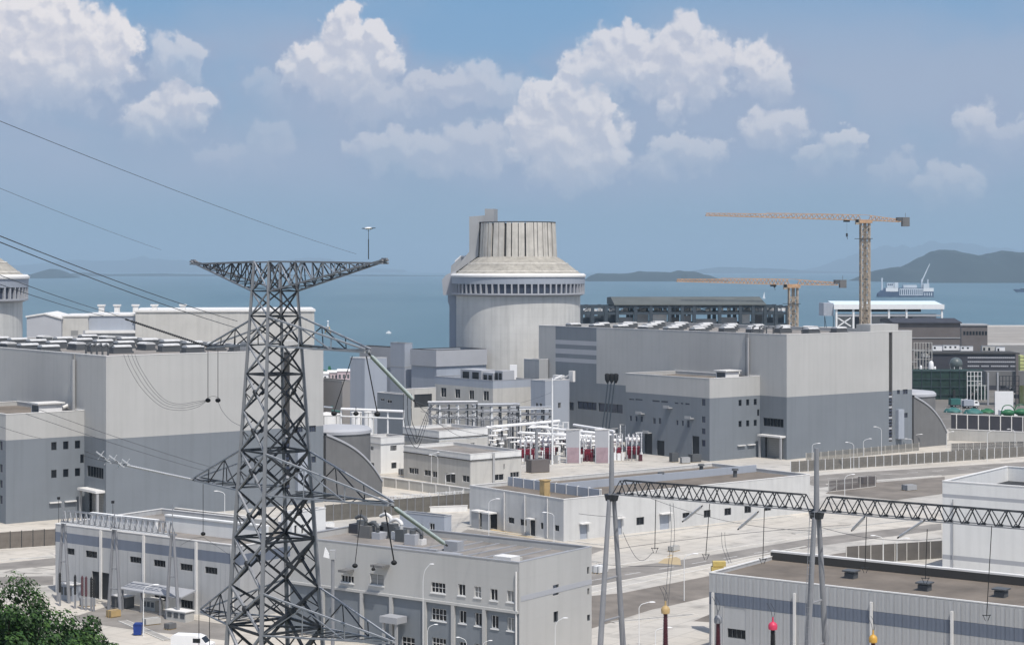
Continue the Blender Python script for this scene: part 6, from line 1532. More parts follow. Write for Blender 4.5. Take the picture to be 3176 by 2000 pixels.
for i, (x0, x1, ytop, ybase, Yq, lb) in enumerate(((1335, 1480, 1252, 1330, 520, 'leftmost cluttered steel pipe rack, above the two-window building'), (1470, 1610, 1258, 1330, 535, 'middle steel pipe rack in the switchyard, between two others'), (1590, 1712, 1268, 1322, 548, 'right steel pipe rack with white top beam below the blue-grey block'))):
    sc = Yq / F; q = at(x0, ytop, Yq); t = thing('pipe_rack', lb, 'pipe rack', (q.x, q.y, 0), R(8), PR)
    W_, H_ = (x1 - x0) * sc, q.z; nc = 6
    for k in range(nc):
        for yy in (0, 3.5):
            mb = MB(); x = W_ * k / (nc - 1); mb.box(x - .2, x + .2, yy - .2, yy + .2, 0, H_); part('column', mb, rnd.choice((steel_pole, steel_white, steel_dark)), t)
    for z in (H_ - .2, H_ - 2.0, H_ - 4.2):
        for yy in (-.25, 3.75):
            mb = MB(); mb.box(-.3, W_ + .3, yy - .15, yy + .15, z, z + .35); part('beam', mb, steel_white if z > H_ - 1 and i == 2 else steel_pole, t)
        for k in range(4):
            mb = MB(); y = .4 + k * .8; mb.bar((-.5, y, z + .5), (W_ + .5, y, z + .5), rnd.uniform(.12, .28), 0, 8); part('pipe', mb, rnd.choice((porcelain_w, steel_pole, white_p, wall_aux)), t, 40)
    for k in range(nc - 1):
        x = W_ * k / (nc - 1); wdt = W_ / (nc - 1); pts = [(x + .3, -.4, 1)] + [(x + wdt / 2 - math.cos(a) * (wdt / 2 - .35), -.4, H_ - 4.4 + math.sin(a) * 1.3) for a in [math.pi * j / 8 for j in range(9)]] + [(x + wdt - .3, -.4, 1)]
        mb = MB(); mb.tube(pts, .16, 0, 6); part('arched_pipe', mb, coping_grey, t, 60)
        mb = MB(); a = rnd.uniform(.2, .5); mb.box(x + wdt * a, x + wdt * (a + .4), .6, 2.2, 0, rnd.uniform(2, 5)); part('equipment_cabinet', mb, rnd.choice((wall_grey, conc_dark, frame_d, wall_aux)), t)
        mb = MB(); mb.bar((x, -.1, H_ - 4), (x + wdt, -.1, H_ - 2), .09); part('diagonal_brace', mb, steel_dark, t)
# tanks and pump skid right of the pylon
for i, (px, w_, y0, y1, lb) in enumerate(((1013, 84, 1283, 1345, 'wide squat white tank just right of the pylon'), (1106, 34, 1276, 1345, 'tall narrow white tank under the slanting rods'), (1145, 32, 1274, 1345, 'right one of two narrow white tanks beside the wide squat tank'))):
    q = G(px, y1 + 16 + i); r_ = w_ / 2 * q.y / F; h_ = (y1 - y0 + 14) * q.y / F
    t = thing('storage_tank', lb, 'tank', q, 0, 'white tanks right of the pylon')
    mb = MB(); mb.lathe([(r_, 0), (r_, h_)], 32); part('tank_shell', mb, white_p if i else wall_white, t, 40)
    mb = MB(); mb.lathe([(r_ + .12, h_ - .1), (r_ + .12, h_ + .15), (.01, h_ + .15 + r_ * .16)], 32); part('tank_roof', mb, coping_white, t, 40)
    for k in range(3):
        a = R(-150 + 55 * k); mb = MB(); mb.bar((r_ * 1.02 * math.cos(a), r_ * 1.02 * math.sin(a), 0), (r_ * 1.02 * math.cos(a), r_ * 1.02 * math.sin(a), h_), .12); part('ladder' if k == 1 else 'down_pipe', mb, shutter if k else coping_grey, t)
q = at(1058, 1268, 520); q2 = at(1252, 1276, 512)
t = thing('pipe_bridge', 'white horizontal pipe bridge behind the narrow white tanks', 'pipe bridge', (q.x, q.y, 0)); p0 = Vector((q.x, q.y, 0))
for yy in (0, 1.2):
    mb = MB(); mb.bar(q - p0 + Vector((0, yy, 0)), q2 - p0 + Vector((0, yy, 0)), .32, 0, 8); part('pipe', mb, white_p, t, 40)
mb = MB(); mb.bar(q - p0 + Vector((0, 0, -2.0)), q2 - p0 + Vector((0, 0, -2.0)), .2, 0, 6); part('handrail', mb, steel_white, t)
for k in range(5):
    c = q.lerp(q2, k / 4) - p0; mb = MB(); mb.box(c.x - .2, c.x + .2, c.y, c.y + .4, 0, c.z - .3); part('post', mb, steel_white, t)
q = G(965, 1325); t = thing('pump_skid', 'jumble of grey and white pump machinery by the pylon leg, below the sea', 'machinery', q, 0)
rnd = random.Random(9)
for k in range(16):
    x, y, z = rnd.uniform(0, 9), rnd.uniform(0, 6), rnd.uniform(3.5, 9.5); s_ = rnd.uniform(.4, 1.3)
    mb = MB()
    if k % 3: mb.box(x - s_, x + s_, y - s_ * .6, y + s_ * .6, 0 if k % 2 else z - s_, z)
    else: mb.bar((x - 1.5, y, z), (x + 1.5, y, z - .3), .3, 0, 8)
    part('pump_casing' if k % 3 else 'pipe', mb, rnd.choice((white_p, wall_grey, frame_d, coping_white, wall_aux, teal_p)), t)
# dark hooded cluster; its leaning legs are the slanting wall shadow built solid
q = at(1897, 1163, 545); b0 = Vector((q.x, q.y, 0))
t = thing('stack_shadow_group', 'dark hooded cluster with three thin leaning legs shaped after its shadow on the right turbine hall wall', 'stack_shadow', (q.x, q.y, 0))
for k in range(3):
    mb = MB(); xk = -.95 + .95 * k; mb.bar((xk - 2.6, 0, 0), (xk, 0, q.z - 1.2), .20, 0, 8); part('stack_shadow', mb, steel_blue, t, 50)
    mb = MB(); mb.lathe([(.2, q.z - 2.4), (.75, q.z - 1.4), (.82, q.z + .2), (.4, q.z + .5)], 12, 0, (xk * 1.3, 0)); part('hood', mb, rubber, t, 50)
# ------------------------------------------------------------------ tower cranes
def tower_crane(label, px, Y, ytop, half, jib_l, jib_r, ybase_jib, yl, yr, m_mast, m_jib, cw_rect, hook=None, solid=False):
    sc = Y / F; q = at(px, ytop, Y); t = thing('tower_crane', label, 'crane', (q.x, q.y, 0)); H = q.z; h = half * sc
    def X_(p): return (p - px) * sc
    def Z_(p): return CH - (p - HY) * sc
    for a in (-h, h):
        for b in (0, 2 * h):
            mb = MB(); mb.bar((a, b, 0), (a, b, H), .36); part('mast_leg', mb, m_mast, t)
    n = int((H - 28) / 3.2); br = MB(); 
    hb = MB(); e = .19
    for (p, r_) in (((-h, 0, 0), (h, 0, 3.0)), ((h, 0, 0), (-h, 0, 3.0)), ((-h, 0, 3.0), (h, 0, 3.0)), ((h, 0, 0), (h, 2 * h, 3.0)), ((-h, 2 * h, 0), (h, 2 * h, 3.0)), ((-h, 0, 0), (-h, 2 * h, 3.0)), ((-h, h, 1.5), (h, h, 1.5)), ((-h, 2 * h, 3), (h, 2 * h, 3))): hb.bar(p, r_, e)
    hbm = hb.mesh('mast_bracing', [m_mast])
    for k in range(n): link('mast_bracing', hbm, t, (0, 0, 27 + k * 3.2))
    mb = MB(); mb.box(-h - .15, h + .15, .3, 2 * h - .3, 0, 27); part('mast_base', mb, m_mast, t)
    lm = MB(); lm.box(-h * .35, h * .35, h * .7, h * 1.3, 27, H); part('ladder_shaft', lm, m_mast, t)
    mb = MB(); mb.box(-h - .9, h + .9, -.8, 2 * h + .8, H, H + 1.2); mb.box(-h - .4, h + .4, -.4, 2 * h + .4, H + 1.2, Z_(ybase_jib) + .2); part('slewing_ring', mb, m_jib, t)
    mb = MB(); mb.box(-h - 2.4, -h - .91, -.6, 1.2, H - .6, H + 1.6); cb = part('operator_cab', mb, crane_be, t)
    mb = MB(); mb.box(-h - 2.45, -h - 1.2, -.66, -.605, H + .3, H + 1.4); part('cab_window', mb, glass, cb)
    zj = Z_(ybase_jib)
    # jib: two bottom chords, one top chord, laced
    def jib(x0, x1, z0, z1, ht0, ht1, n, nm):
        mb = MB(); B0, B1 = Vector((x0, 0, z0)), Vector((x1, 0, z1)); C0, C1 = Vector((x0, 2 * h, z0)), Vector((x1, 2 * h, z1)); T0, T1 = Vector((x0, h, z0 + ht0)), Vector((x1, h, z1 + ht1))
        for a, b in ((B0, B1), (C0, C1), (T0, T1)): mb.bar(a, b, .20)
        j = part(nm, mb, m_jib, t)
        for i in range(n):
            a, c = i / n, (i + 1) / n; mid = (a + c) / 2
            k = MB(); k.bar(B0.lerp(B1, a), T0.lerp(T1, mid), .10); k.bar(T0.lerp(T1, mid), B0.lerp(B1, c), .10); k.bar(C0.lerp(C1, a), T0.lerp(T1, mid), .10); k.bar(T0.lerp(T1, mid), C0.lerp(C1, c), .10); k.bar(B0.lerp(B1, a), C0.lerp(C1, a), .10)
            part('lacing_bar', k, m_jib, j)
        return j
    jib(-h, X_(jib_l), zj, Z_(yl), 2.2, .9, 30, 'jib')
    jib(h, X_(jib_r), zj, Z_(yr), 2.0, .8, 8, 'counter_jib')
    mb = MB(); mb.bar((0, h, zj + 2.2), (X_(jib_l) * .62, h, Z_(yl) + (zj - Z_(yl)) * .38 + 1.9), .10); mb.bar((0, h, zj + 2.2), (X_(jib_r), h, Z_(yr) + 1.0), .12); part('tie_rod', mb, m_jib, t)
    x0, x1, y0, y1 = cw_rect; mb = MB(); mb.box(X_(x0), X_(x1), .2, 2 * h - .2, Z_(y1), Z_(y0)); part('counterweight', mb, conc_dark, t)
    mb = MB(); mb.box(X_(x0) - 2.2, X_(x0) - .01, .4, 2 * h - .4, Z_(y0) - 1.6, Z_(y0)); part('winch', mb, frame_d, t)
    mb = MB(); mb.bar((X_((x0 + x1) / 2), h, Z_(y0)), (X_((x0 + x1) / 2), h, Z_(y0) + 1.8), .08); part('beacon_pole', mb, frame_d, t)
    if hook:
        hx, hy, tx = hook; mb = MB(); mb.box(X_(tx) - 1.1, X_(tx) + 1.1, .3, 2 * h - .3, zj - .7, zj - .01); part('trolley', mb, steel_dark, t)
        mb = MB(); mb.bar((X_(hx), h, Z_(hy)), (X_(hx), h, zj - .4), .035); hk = part('hoist_rope', mb, steel_dark, t)
        mb = MB(); mb.box(X_(hx) - .35, X_(hx) + .35, h - .3, h + .3, Z_(hy) - .8, Z_(hy) + .6); mb.bar((X_(hx), h, Z_(hy) - .8), (X_(hx) + .3, h, Z_(hy) - 1.8), .12); part('hook_block', mb, steel_dark, hk)
    mb = MB(); mb.box(-h - 2.6, -h - .26, .5, 1.5, H - 6.5, H - 6.3); mb.box(-h - .25, h + 1.0, -.9, -.3, H - 6.5, H - 6.3); part('rest_platform', mb, steel_dark, t)
tower_crane('tall orange and beige tower crane with its long jib pointing left, at right', 2685, 760, 692, 13, 2190, 2795, 683, 668, 688, crane_be, crane_or, (2800, 2822, 674, 702), (2629, 728, 2628))
tower_crane('shorter orange tower crane in front of the sea, left of the tall crane', 2462, 750, 893, 13, 2100, 2600, 883, 873, 884, crane_be, crane_or, (2606, 2626, 868, 893), (2404, 886, 2400))
# ------------------------------------------------------------------ ships and sea marks
def ship_at(px, wl_py, z=-6.0): return G(px, wl_py, z)
q = ship_at(2806, 921); sc = q.y / F
t = thing('work_ship', 'white and dark blue work ship with a slanted crane boom on the sea at right', 'ship', q, 0)
navy = mat('navy_hull_paint', (.045, .07, .13), .6, .2, .05)
pal = mat('pale_ship_paint', (.62, .66, .70), .6, .1, .05)
def hull(x0, x1, z, bow, m, nm, dep=18):
    mb = MB(); pts = [(x0, -dep/2), (x1 - bow, -dep/2), (x1, 0), (x1 - bow, dep/2), (x0, dep/2)]
    mb.prism(pts, 0, z, 'z'); return part(nm, mb, m, t)
S_ = lambda p: (p - 2806) * sc
Hh = lambda p: (921 - p) * sc
mb = MB(); mb.prism([(S_(2721), 0), (S_(2893), 0), (S_(2893), Hh(893)), (S_(2745), Hh(893)), (S_(2735), Hh(900)), (S_(2722), Hh(910))], -9, 9, 'y'); part('hull', mb, navy, t)
for (a, b, y0, y1, m, nm) in ((2745, 2783, 893, 904, white_p, 'bow_bulwark'), (2861, 2893, 893, 904, white_p, 'stern_bulwark'), (2749, 2770, 878, 892.8, pal, 'wheelhouse'), (2772, 2784, 876, 892.8, pal, 'deck_house'), (2787, 2860, 895, 916, pal, 'side_gallery'), (2800, 2842, 884, 892.8, pal, 'midship_house'), (2862, 2880, 880, 892.8, pal, 'stern_house'), (2733, 2737, 862, 900, pal, 'bow_mast'), (2857, 2860, 866, 893, pal, 'kingpost'), (2876, 2878.5, 866, 893, pal, 'kingpost')):
    mb = MB(); d_ = 9.4 if 'bulwark' in nm or nm == 'side_gallery' else (3 if 'mast' in nm or 'post' in nm else 7); mb.box(S_(a), S_(b), -d_, d_, Hh(y1), Hh(y0)); part(nm, mb, m, t)
for k in range(12):
    mb = MB(); mb.box(S_(2789 + k * 6), S_(2792 + k * 6), -9.6, -9.41, Hh(914), Hh(898)); part('gallery_opening', mb, navy, t)
for k in range(4):
    mb = MB(); mb.box(S_(2864 + k * 7), S_(2867 + k * 7), -9.2, -9.01, Hh(917), Hh(908)); part('hull_port', mb, pal, t)
for k in range(3):
    mb = MB(); mb.box(S_(2751 + k * 6), S_(2755 + k * 6), -7.3, -7.01, Hh(885), Hh(880)); part('window', mb, navy, t)
mb = MB(); mb.bar((S_(2862), 0, Hh(866)), (S_(2884), 0, Hh(818)), 1.5, 0, 6, .9); part('crane_boom', mb, pal, t)
mb = MB(); mb.bar((S_(2858), 0, Hh(880)), (S_(2862), 0, Hh(866)), 1.3, 0, 6, 1.3); part('crane_heel', mb, pal, t)
q = ship_at(3170, 906); t = thing('barge', 'low dark barge on the sea at the right edge', 'barge', q, 0); sc = q.y / F
mb = MB(); mb.prism([(-26 * sc, 7 * sc), (-16 * sc, 0), (40 * sc, 0), (40 * sc, 9 * sc), (-24 * sc, 9 * sc)], -6, 6, 'y'); part('hull', mb, navy, t)
mb = MB(); mb.box(-5 * sc, 30 * sc, -4, 4, 9 * sc, 11 * sc); part('deck_cargo', mb, slate, t)
q = ship_at(3022, 872); t = thing('ferry', 'tiny white ferry under the dark hills at right', 'boat', q, 0); sc = q.y / F
mb = MB(); mb.prism([(-10 * sc, 2.2 * sc), (-8 * sc, 0), (10 * sc, 0), (10 * sc, 2.2 * sc)], -8, 8, 'y'); part('hull', mb, white_p, t)
mb = MB(); mb.box(-5 * sc, 8 * sc, -6, 6, 2.2 * sc, 4 * sc); part('cabin', mb, white_p, t)
q = ship_at(1205, 1034); t = thing('small_boat', 'tiny white boat on the water between pylon arm and reactor building', 'boat', q, 0)
mb = MB(); mb.prism([(-2.6, 1.1), (-2, 0), (2.4, 0), (2.6, 1.2)], -1, 1, 'y'); part('hull', mb, white_p, t)
mb = MB(); mb.box(-.8, 1.2, -.7, .7, 1.2, 2.2); part('cabin', mb, white_p, t)
q = ship_at(2369, 926); t = thing('small_boat', 'tiny white sailing boat above the steel frame hall', 'boat', q, 0); 
mb = MB(); mb.prism([(-3, 1.4), (-2.2, 0), (2.6, 0), (3.2, 1.5)], -1.2, 1.2, 'y'); part('hull', mb, white_p, t)
mb = MB(); mb.prism([(-2, 2), (2.2, 2), (1.6, 13), (.8, 13)], -.06, .06, 'y'); part('sail', mb, white_p, t)
q = ship_at(1017, 1033); t = thing('navigation_beacon', 'orange lattice beacon with a white top standing in the sea right of the pylon', 'beacon', q, 0); sc = q.y / F
for a in ((-1, -1), (1, -1), (1, 1), (-1, 1)):
    mb = MB(); mb.bar((a[0] * 2.9, a[1] * 2.9, -1), (a[0] * 1.0, a[1] * 1.0, 6.2), .28); part('leg', mb, crane_or, t)
for z, r_ in ((1.5, 2.6), (3.6, 2.0)):
    mb = MB()
    for i in range(4):
        c = [(-1, -1), (1, -1), (1, 1), (-1, 1)]; mb.bar((c[i][0] * r_, c[i][1] * r_, z), (c[(i+1) % 4][0] * r_, c[(i+1) % 4][1] * r_, z), .18)
        mb.bar((c[i][0] * r_, c[i][1] * r_, z), (c[(i+1) % 4][0] * r_ * .8, c[(i+1) % 4][1] * r_ * .8, z + 2), .14)
    part('brace', mb, yellow_p, t)
mb = MB(); mb.cyl((0, 0), 6.2, 10, .6, .55, 12); mb.cyl((0, 0), 6.0, 6.3, 1.5, 1.5, 12); part('lantern_pole', mb, white_p, t, 40)
mb = MB(); mb.sphere((0, 0, 10.8), 1.0, 0, 12, 8); part('lantern', mb, white_p, t, 60)
# shore structures right of the pylon
q = G(985, 1168); t = thing('green_barge', 'bright green machine hull on the shore beside the pale pink sheds', 'machine', q, 0); sc = q.y / F
mb = MB(); mb.prism([(0, 2), (2, 0), (62 * sc, 0), (66 * sc, 3.2), (40 * sc, 3.4), (38 * sc, 5.2), (33 * sc, 5.2), (32 * sc, 3.0), (14 * sc, 2.6), (4, 3.4), (0, 3.4)], 0, 4, 'y'); part('hull', mb, green_p, t)
for i, (x0, x1, y0, y1, m, lb) in enumerate(((976, 1018, 1158, 1180, white_p, 'low white shed on the shore under the green machine'), (1016, 1050, 1154, 1178, mat('pinkish_sheet', (.55, .46, .47), .7, .15, .3), 'pale pinkish shed on the shore right of the low white one'), (1046, 1090, 1150, 1180, mat('rosy_sheet', (.52, .42, .44), .7, .15, .3), 'rosy shed on the shore, partly behind the plain blue-grey block'))):
    q = G(x0, y1 + 2); sc = q.y / F; t = thing('shore_shed', lb, 'shed', q, 0, 'sheds on the shore right of the pylon')
    w_, h_ = (x1 - x0) * sc, (y1 - y0) * sc; mb = MB(); mb.box(0, w_, 0, 6, 0, h_); part('wall', mb, m, t)
    mb = MB(); mb.prism([(-.3, h_), (6.3, h_), (6.3, h_ + .3), (3, h_ + 1.2), (-.3, h_ + .3)], -.3, w_ + .3, 'x'); part('roof', mb, coping_white, t)
    for k in range(3):
        mb = MB(); mb.box(w_ * (.1 + .3 * k), w_ * (.25 + .3 * k), -.06, -.004, h_ * .3, h_ * .7); part('window', mb, frame_d, t)
# grey land-side block between pylon and blue-grey block
block('low_store', 'plain warm grey store between the pylon and the plain blue-grey block', 'building', 1062, 640, AL, 1182, 968, 1100, [mat('warm_grey_wall', (.27, .26, .255), .8, .06, .2)], cop=wall_grey)
block('stair_block', 'pale slab at the right end of the left turbine hall, behind the pylon leg', 'building', 975, 452, AL, 1170, 945, 990, [wall_stripe])
# ------------------------------------------------------------------ street lamps
LG = 'street lamps on the plant roads'
def lamp(label, px, yb, yt, side, Y=None, big=1.0, m=None):
    q = G(px, yb) if Y is None else at(px, yb, Y); 
    if Y is not None: q.z = 0
    H = CH - (yt - HY) / F * q.y
    t = thing('street_lamp', label, 'street lamp', (q.x, q.y, 0), 0, LG)
    r_ = .075 * big
    mb = MB(); mb.bar((0, 0, 0), (0, 0, H * .88), r_, 0, 8, r_ * .7); part('pole', mb, m or steel_white, t, 50)
    L_ = 1.5 * big
    mb = MB(); mb.tube(spline([(0, 0, H * .87), (side * .25 * L_, 0, H * .95), (side * L_, 0, H)], 6), r_ * .7, 0, 6); part('arm', mb, m or steel_white, t, 60)
    mb = MB(); mb.sphere((0, 0, 0), .27 * big, 0, 10, 6, .35)
    for i, v in enumerate(mb.v): mb.v[i] = (v[0] * 1.9 + side * (L_ + .35 * big), v[1], v[2] + H)
    part('lamp_head', mb, white_p, t, 60)
for a in ((2262, 1423, 1357, -1, 'lamp in front of the right office annex'), (2505, 1412, 1341, -1, 'lamp at the blue-grey wall just right of the roller door'), (2519, 1440, 1374, 1, 'short lamp behind the tip of the second gantry pole'), (2648, 1459, 1371, -1, 'lamp leaning left mid-way along the right turbine hall'), (2678, 1446, 1360, 1, 'lamp with its head to the right, mid-way along the right turbine hall'), (2734, 1422, 1323, -1, 'tallest lamp before the window strip of the right turbine hall'),
          (2829, 1392, 1360, -1, 'lamp at the right corner of the turbine hall'), (2838, 1388, 1346, 1, 'lamp at the foot of the curved fin wall with its head right'), (2981, 1320, 1237, 1, 'lamp standing before the dark site right of the fin wall'), (2936, 1388, 1338, 1, 'short lamp at the right end of the curved fin wall'), (3062, 1430, 1335, 1, 'slim lamp on the cream road before the retaining wall'), (3148, 1418, 1330, -1, 'lamp nearest the right edge along the fence'),
          (314, 1584, 1511, -1, 'lamp in front of the dark doorway at left'), (277, 1586, 1551, 1, 'short double-armed lamp left of the dark doorway'), (487, 1584, 1537, -1, 'thin lamp left of a curved one before the left turbine hall'), (516, 1584, 1536, -1, 'curved white lamp before the left turbine hall wall'), (697, 1615, 1522, -1, 'slim white post just left of the pylon legs'), (445, 1972, 1812, 1, 'tall white lamp beside the blue bin'),
          (1338, 1498, 1402, 1, 'lamp in front of the low grey and cream building'), (1358, 1500, 1410, -1, 'second lamp before the grey and cream building, right of the first'), (1382, 1512, 1468, 1, 'short lamp before the six-window low building'), (1516, 1660, 1546, 1, 'white lamp in front of the dark door screens of the workshop'), (1718, 1682, 1588, -1, 'lamp post at the near corner of the workshop'), (2122, 1862, 1716, 1, 'white post on the road between gantry poles'), (1982, 2010, 1866, 1, 'white lamp right of the left gantry pole at the bottom'), (2033, 2040, 1945, 1, 'short white lamp beside the tan-capped bushing'),
          (2620, 1590, 1470, 1, 'thin lamp behind the right gantry beam'), (2740, 1765, 1660, -1, 'lamp behind the dark-slatted fence, left one'), (2782, 1760, 1668, 1, 'lamp behind the dark-slatted fence, right one'), (1241, 1478, 1430, -1, 'short lamp at the corner of the white hut')):
    lamp(*((a[4],) + a[:4]))
for (px, yt, Y, sd, b, lb) in ((1312, 1748, 232, 1, .6, 'tall white lamp post in front of the office block windows'), (1326, 1935, 245, 1, .6, 'lamp with an upturned white head low before the office block'), (1447, 1975, 240, -1, .6, 'lamp head just above the bottom edge before the office block'), (1497, 1985, 240, 1, .55, 'small lamp head at the bottom edge, right of its neighbour'), (1722, 1915, 236, 1, .7, 'thin white lamp in front of the pale gable of the office block')):
    lamp(lb, px, 0, yt, sd, Y, b)
q = at(1032, 1733, 222)
t = thing('floodlight_column', 'stout grey column with a small floodlight just right of the pylon legs', 'mast', (q.x, q.y, 0))
mb = MB(); mb.bar((0, 0, 0), (0, 0, q.z), .26, 0, 10, .20); part('pole', mb, steel_pole, t, 50)
mb = MB(); mb.box(-.35, .35, -.3, .3, q.z, q.z + 1.1); part('housing', mb, wall_grey, t)
mb = MB(); mb.prism([(-1.1, q.z + .3), (-.36, q.z + .1), (-.36, q.z + .5), (-.9, q.z + 1.4)], -.25, .25, 'y'); part('floodlight', mb, white_p, t)
q = G(1713, 1440)
t = thing('floodlight_mast', 'tall white floodlight mast in the switchyard with two big lamp heads', 'mast', (q.x, q.y, 0)); H = CH - (1172 - HY) / F * q.y
mb = MB(); mb.bar((0, 0, 0), (0, 0, H), .30, 0, 10, .2); part('pole', mb, steel_white, t, 50)
for k, dx in enumerate((.3, 2.2)):
    mb = MB(); mb.prism([(dx, H - .5), (dx + 2.0, H + .3), (dx + 2.4, H + .9), (dx + .6, H + .2)], -.8, .8, 'y'); part('lamp_head', mb, white_p if k == 0 else wall_grey, t)
for (px, y0, y1, lb) in ((1602, 1222, 1345, 'thin dark lightning rod above the grey pipe racks'), (1605, 1280, 1400, 'stout dark post in the middle of the transformer yard'), (1664, 1330, 1440, 'grey post left of the transformer yard mast')):
    q = G(px, y1); H = CH - (y0 - HY) / F * q.y; t = thing('yard_post', lb, 'post', (q.x, q.y, 0), 0, 'posts in the switchyard')
    r_ = .07 if px == 1602 else .42
    mb = MB(); mb.bar((0, 0, 0), (0, 0, H), r_ * 1.3 if px != 1602 else .22, 0, 8, r_); part('pole', mb, steel_dark if px != 1664 else steel_pole, t, 50)
    mb = MB(); mb.box(-.7, .7, -.5, .5, 0, .5); part('footing', mb, conc, t)
for (px, y0, y1, lb) in ((182, 1548, 1610, 'thin dark mast with a sensor above the first left gantry column'), (350, 1560, 1640, 'thin dark mast above the second left gantry column')):
    q = G(px, y1 + 120); H = CH - (y0 - HY) / F * q.y; t = thing('sensor_mast', lb, 'mast', (q.x, q.y, 0), 0, 'thin masts by the left gantry')
    mb = MB(); mb.bar((0, 0, 0), (0, 0, H), .07, 0, 6, .04); part('pole', mb, steel_dark, t); mb = MB(); mb.box(-.25, .25, -.2, .2, H, H + .45); part('sensor', mb, rubber, t)
# ------------------------------------------------------------------ fences
def fence(label, p, q, h, n, m_post, m_panel, dens=9, solid=False, group=None):
    d = q - p; L_ = d.length; a = math.atan2(d.y, d.x); t = thing('fence', label, 'fence', p, a, group)
    pm = MB(); pm.box(-.07, .07, -.07, .07, 0, h + .15); pme = pm.mesh('post', [m_post])
    w_ = L_ / n; mb = MB()
    for z in (.25, h * .5, h - .1): mb.box(.1, w_ - .1, -.035, .035, z, z + .07)
    for k in range(dens):
        x = .1 + (w_ - .2) * (k + .5) / dens; r_ = .045 if not solid else (w_ - .2) / dens * .47; mb.box(x - r_, x + r_, -.03 if not solid else -.02, .03 if not solid else .02, .12, h)
    me = mb.mesh('mesh_panel', [m_panel])
    cm = MB(); cm.box(-.05, w_ + .05, -.12, .12, 0, .12); cme = cm.mesh('kerb', [kerb_m])
    for k in range(n + 1):
        link('post', pme, t, (k * w_, 0, 0))
        if k < n:
            o = link('mesh_panel', me, t, (k * w_, 0, 0)); link('kerb', cme, t, (k * w_, 0, 0))
    return t
fence('long wire fence on the verge in front of the right turbine hall', G(2452, 1466), G(3200, 1415), 3.0, 30, steel_white, mat('dull_fence_wire', (.24, .225, .20), .6, .2, 1, metal=.3), 20)
fence('inner wire fence close under the right turbine hall wall', G(2500, 1432), G(2850, 1398), 2.4, 16, kerb_m, mat('grey_fence_wire', (.27, .26, .235), .6, .2, 1, metal=.3), 14)
fence('short railing beyond the retaining wall at the right edge', G(2950, 1400), G(3220, 1392), 2.4, 12, kerb_m, steel_dark, 12)
fence('dark wire fence across the middle, right of the pylon to the workshop', G(1008, 1618), G(1456, 1578), 3.6, 18, steel_pole, mat('olive_fence_wire', (.16, .15, .13), .6, .2, 1, metal=.2), 18)
fence('see-through dark fence with black posts at the left edge', G(-40, 1706), G(172, 1692), 3.3, 6, rubber, mat('brown_fence_wire', (.16, .14, .12), .7, .2, 1), 22)
fence('dark solid-slatted fence left of the white hall', G(2625, 1752), G(2922, 1732), 3.4, 8, kerb_m, mat('taupe_fence_slat', (.13, .12, .11), .7, .15, .8), 14, True)
fence('low rusty fence by the road left of the right gantry beam', G(2570, 1525), G(2715, 1508), 2.6, 6, kerb_m, brown_clad, 12)
fence('white railing behind the fence at the mid-left road', G(1200, 1560), G(1460, 1540), 1.6, 10, steel_white, steel_white, 5)
# ------------------------------------------------------------------ vehicles and small things
def truck(label, px, py, rot, body, cab, L_=7.5, box=True, group='trucks parked behind the office block'):
    q = G(px, py); t = thing('truck', label, 'truck', q, rot, group)
    mb = MB(); mb.box(0, L_, -1.2, 1.2, .7, 1.0); part('chassis', mb, frame_d, t)
    mb = MB(); mb.box(.1, L_ - 2.3, -1.25, 1.25, 1.0, 3.3 if box else 2.0); part('load_body', mb, body, t)
    mb = MB(); mb.prism([(L_ - 2.2, 1.0), (L_, 1.0), (L_, 1.9), (L_ - .5, 2.9), (L_ - 2.2, 2.9)], -1.2, 1.2, 'y'); cb = part('cab', mb, cab, t)
    mb = MB(); mb.prism([(L_ - .02, 1.95), (L_ + .03, 1.95), (L_ - .45, 2.8), (L_ - .5, 2.8)], -1.0, 1.0, 'y'); part('windscreen', mb, glass, cb)
    for s_ in (-1, 1):
        mb = MB(); mb.box(L_ - 1.7, L_ - .7, s_ * 1.21 - .01, s_ * 1.21 + .01, 2.0, 2.6); part('side_window', mb, glass, cb)
        for x in (1.3, 2.6, L_ - 1.2):
            w_ = MB(); w_.bar((x, s_ * .85, .5), (x, s_ * 1.2, .5), .5, 0, 16); wh = part('wheel', w_, tyre, t, 40)
            w_ = MB(); w_.bar((x, s_ * 1.19, .5), (x, s_ * 1.22, .5), .25, 0, 10); part('rim', w_, coping_grey, wh)
    return t
t, f, w, d, h = block('site_office', 'small grey cabin building with a green-framed window, behind the office block', 'building', 1378, 345, BE, 1602, 1240, 1400, [wall_aux], winL=[(1304, 1624, 1312, 1636), (1332, 1622, 1348, 1644)], cop=coping_grey)
q = G(428, 1968); t = thing('waste_bin', 'dark blue plastic bin at the foot of the tall left lamp', 'bin', q, 0)
mb = MB(); mb.prism([(-.55, .12), (.55, .12), (.62, 1.55), (-.62, 1.55)], -.55, .55, 'y'); part('body', mb, blue_p, t)
mb = MB(); mb.prism([(-.66, 1.55), (.66, 1.55), (.5, 1.78), (-.5, 1.78)], -.62, .62, 'y'); part('lid', mb, blue_p, t)
for s_ in (-.4, .4):
    mb = MB(); mb.bar((s_, -.45, .12), (s_, -.3, .12), .12, 0, 10); part('wheel', mb, tyre, t)
q = at(598, 2010, 262); q = Vector((q.x, q.y, 0)); t = thing('van', 'white van whose rounded roof shows at the bottom edge, left of the pylon', 'van', q, R(-12))
mb = MB(); mb.prism([(-2.9, .5), (2.9, .5), (2.95, 1.3), (2.2, 1.5), (1.6, 2.2), (.8, 2.45), (-2.6, 2.45), (-2.95, 2.1)], -1.0, 1.0, 'y'); part('body', mb, white_p, t)
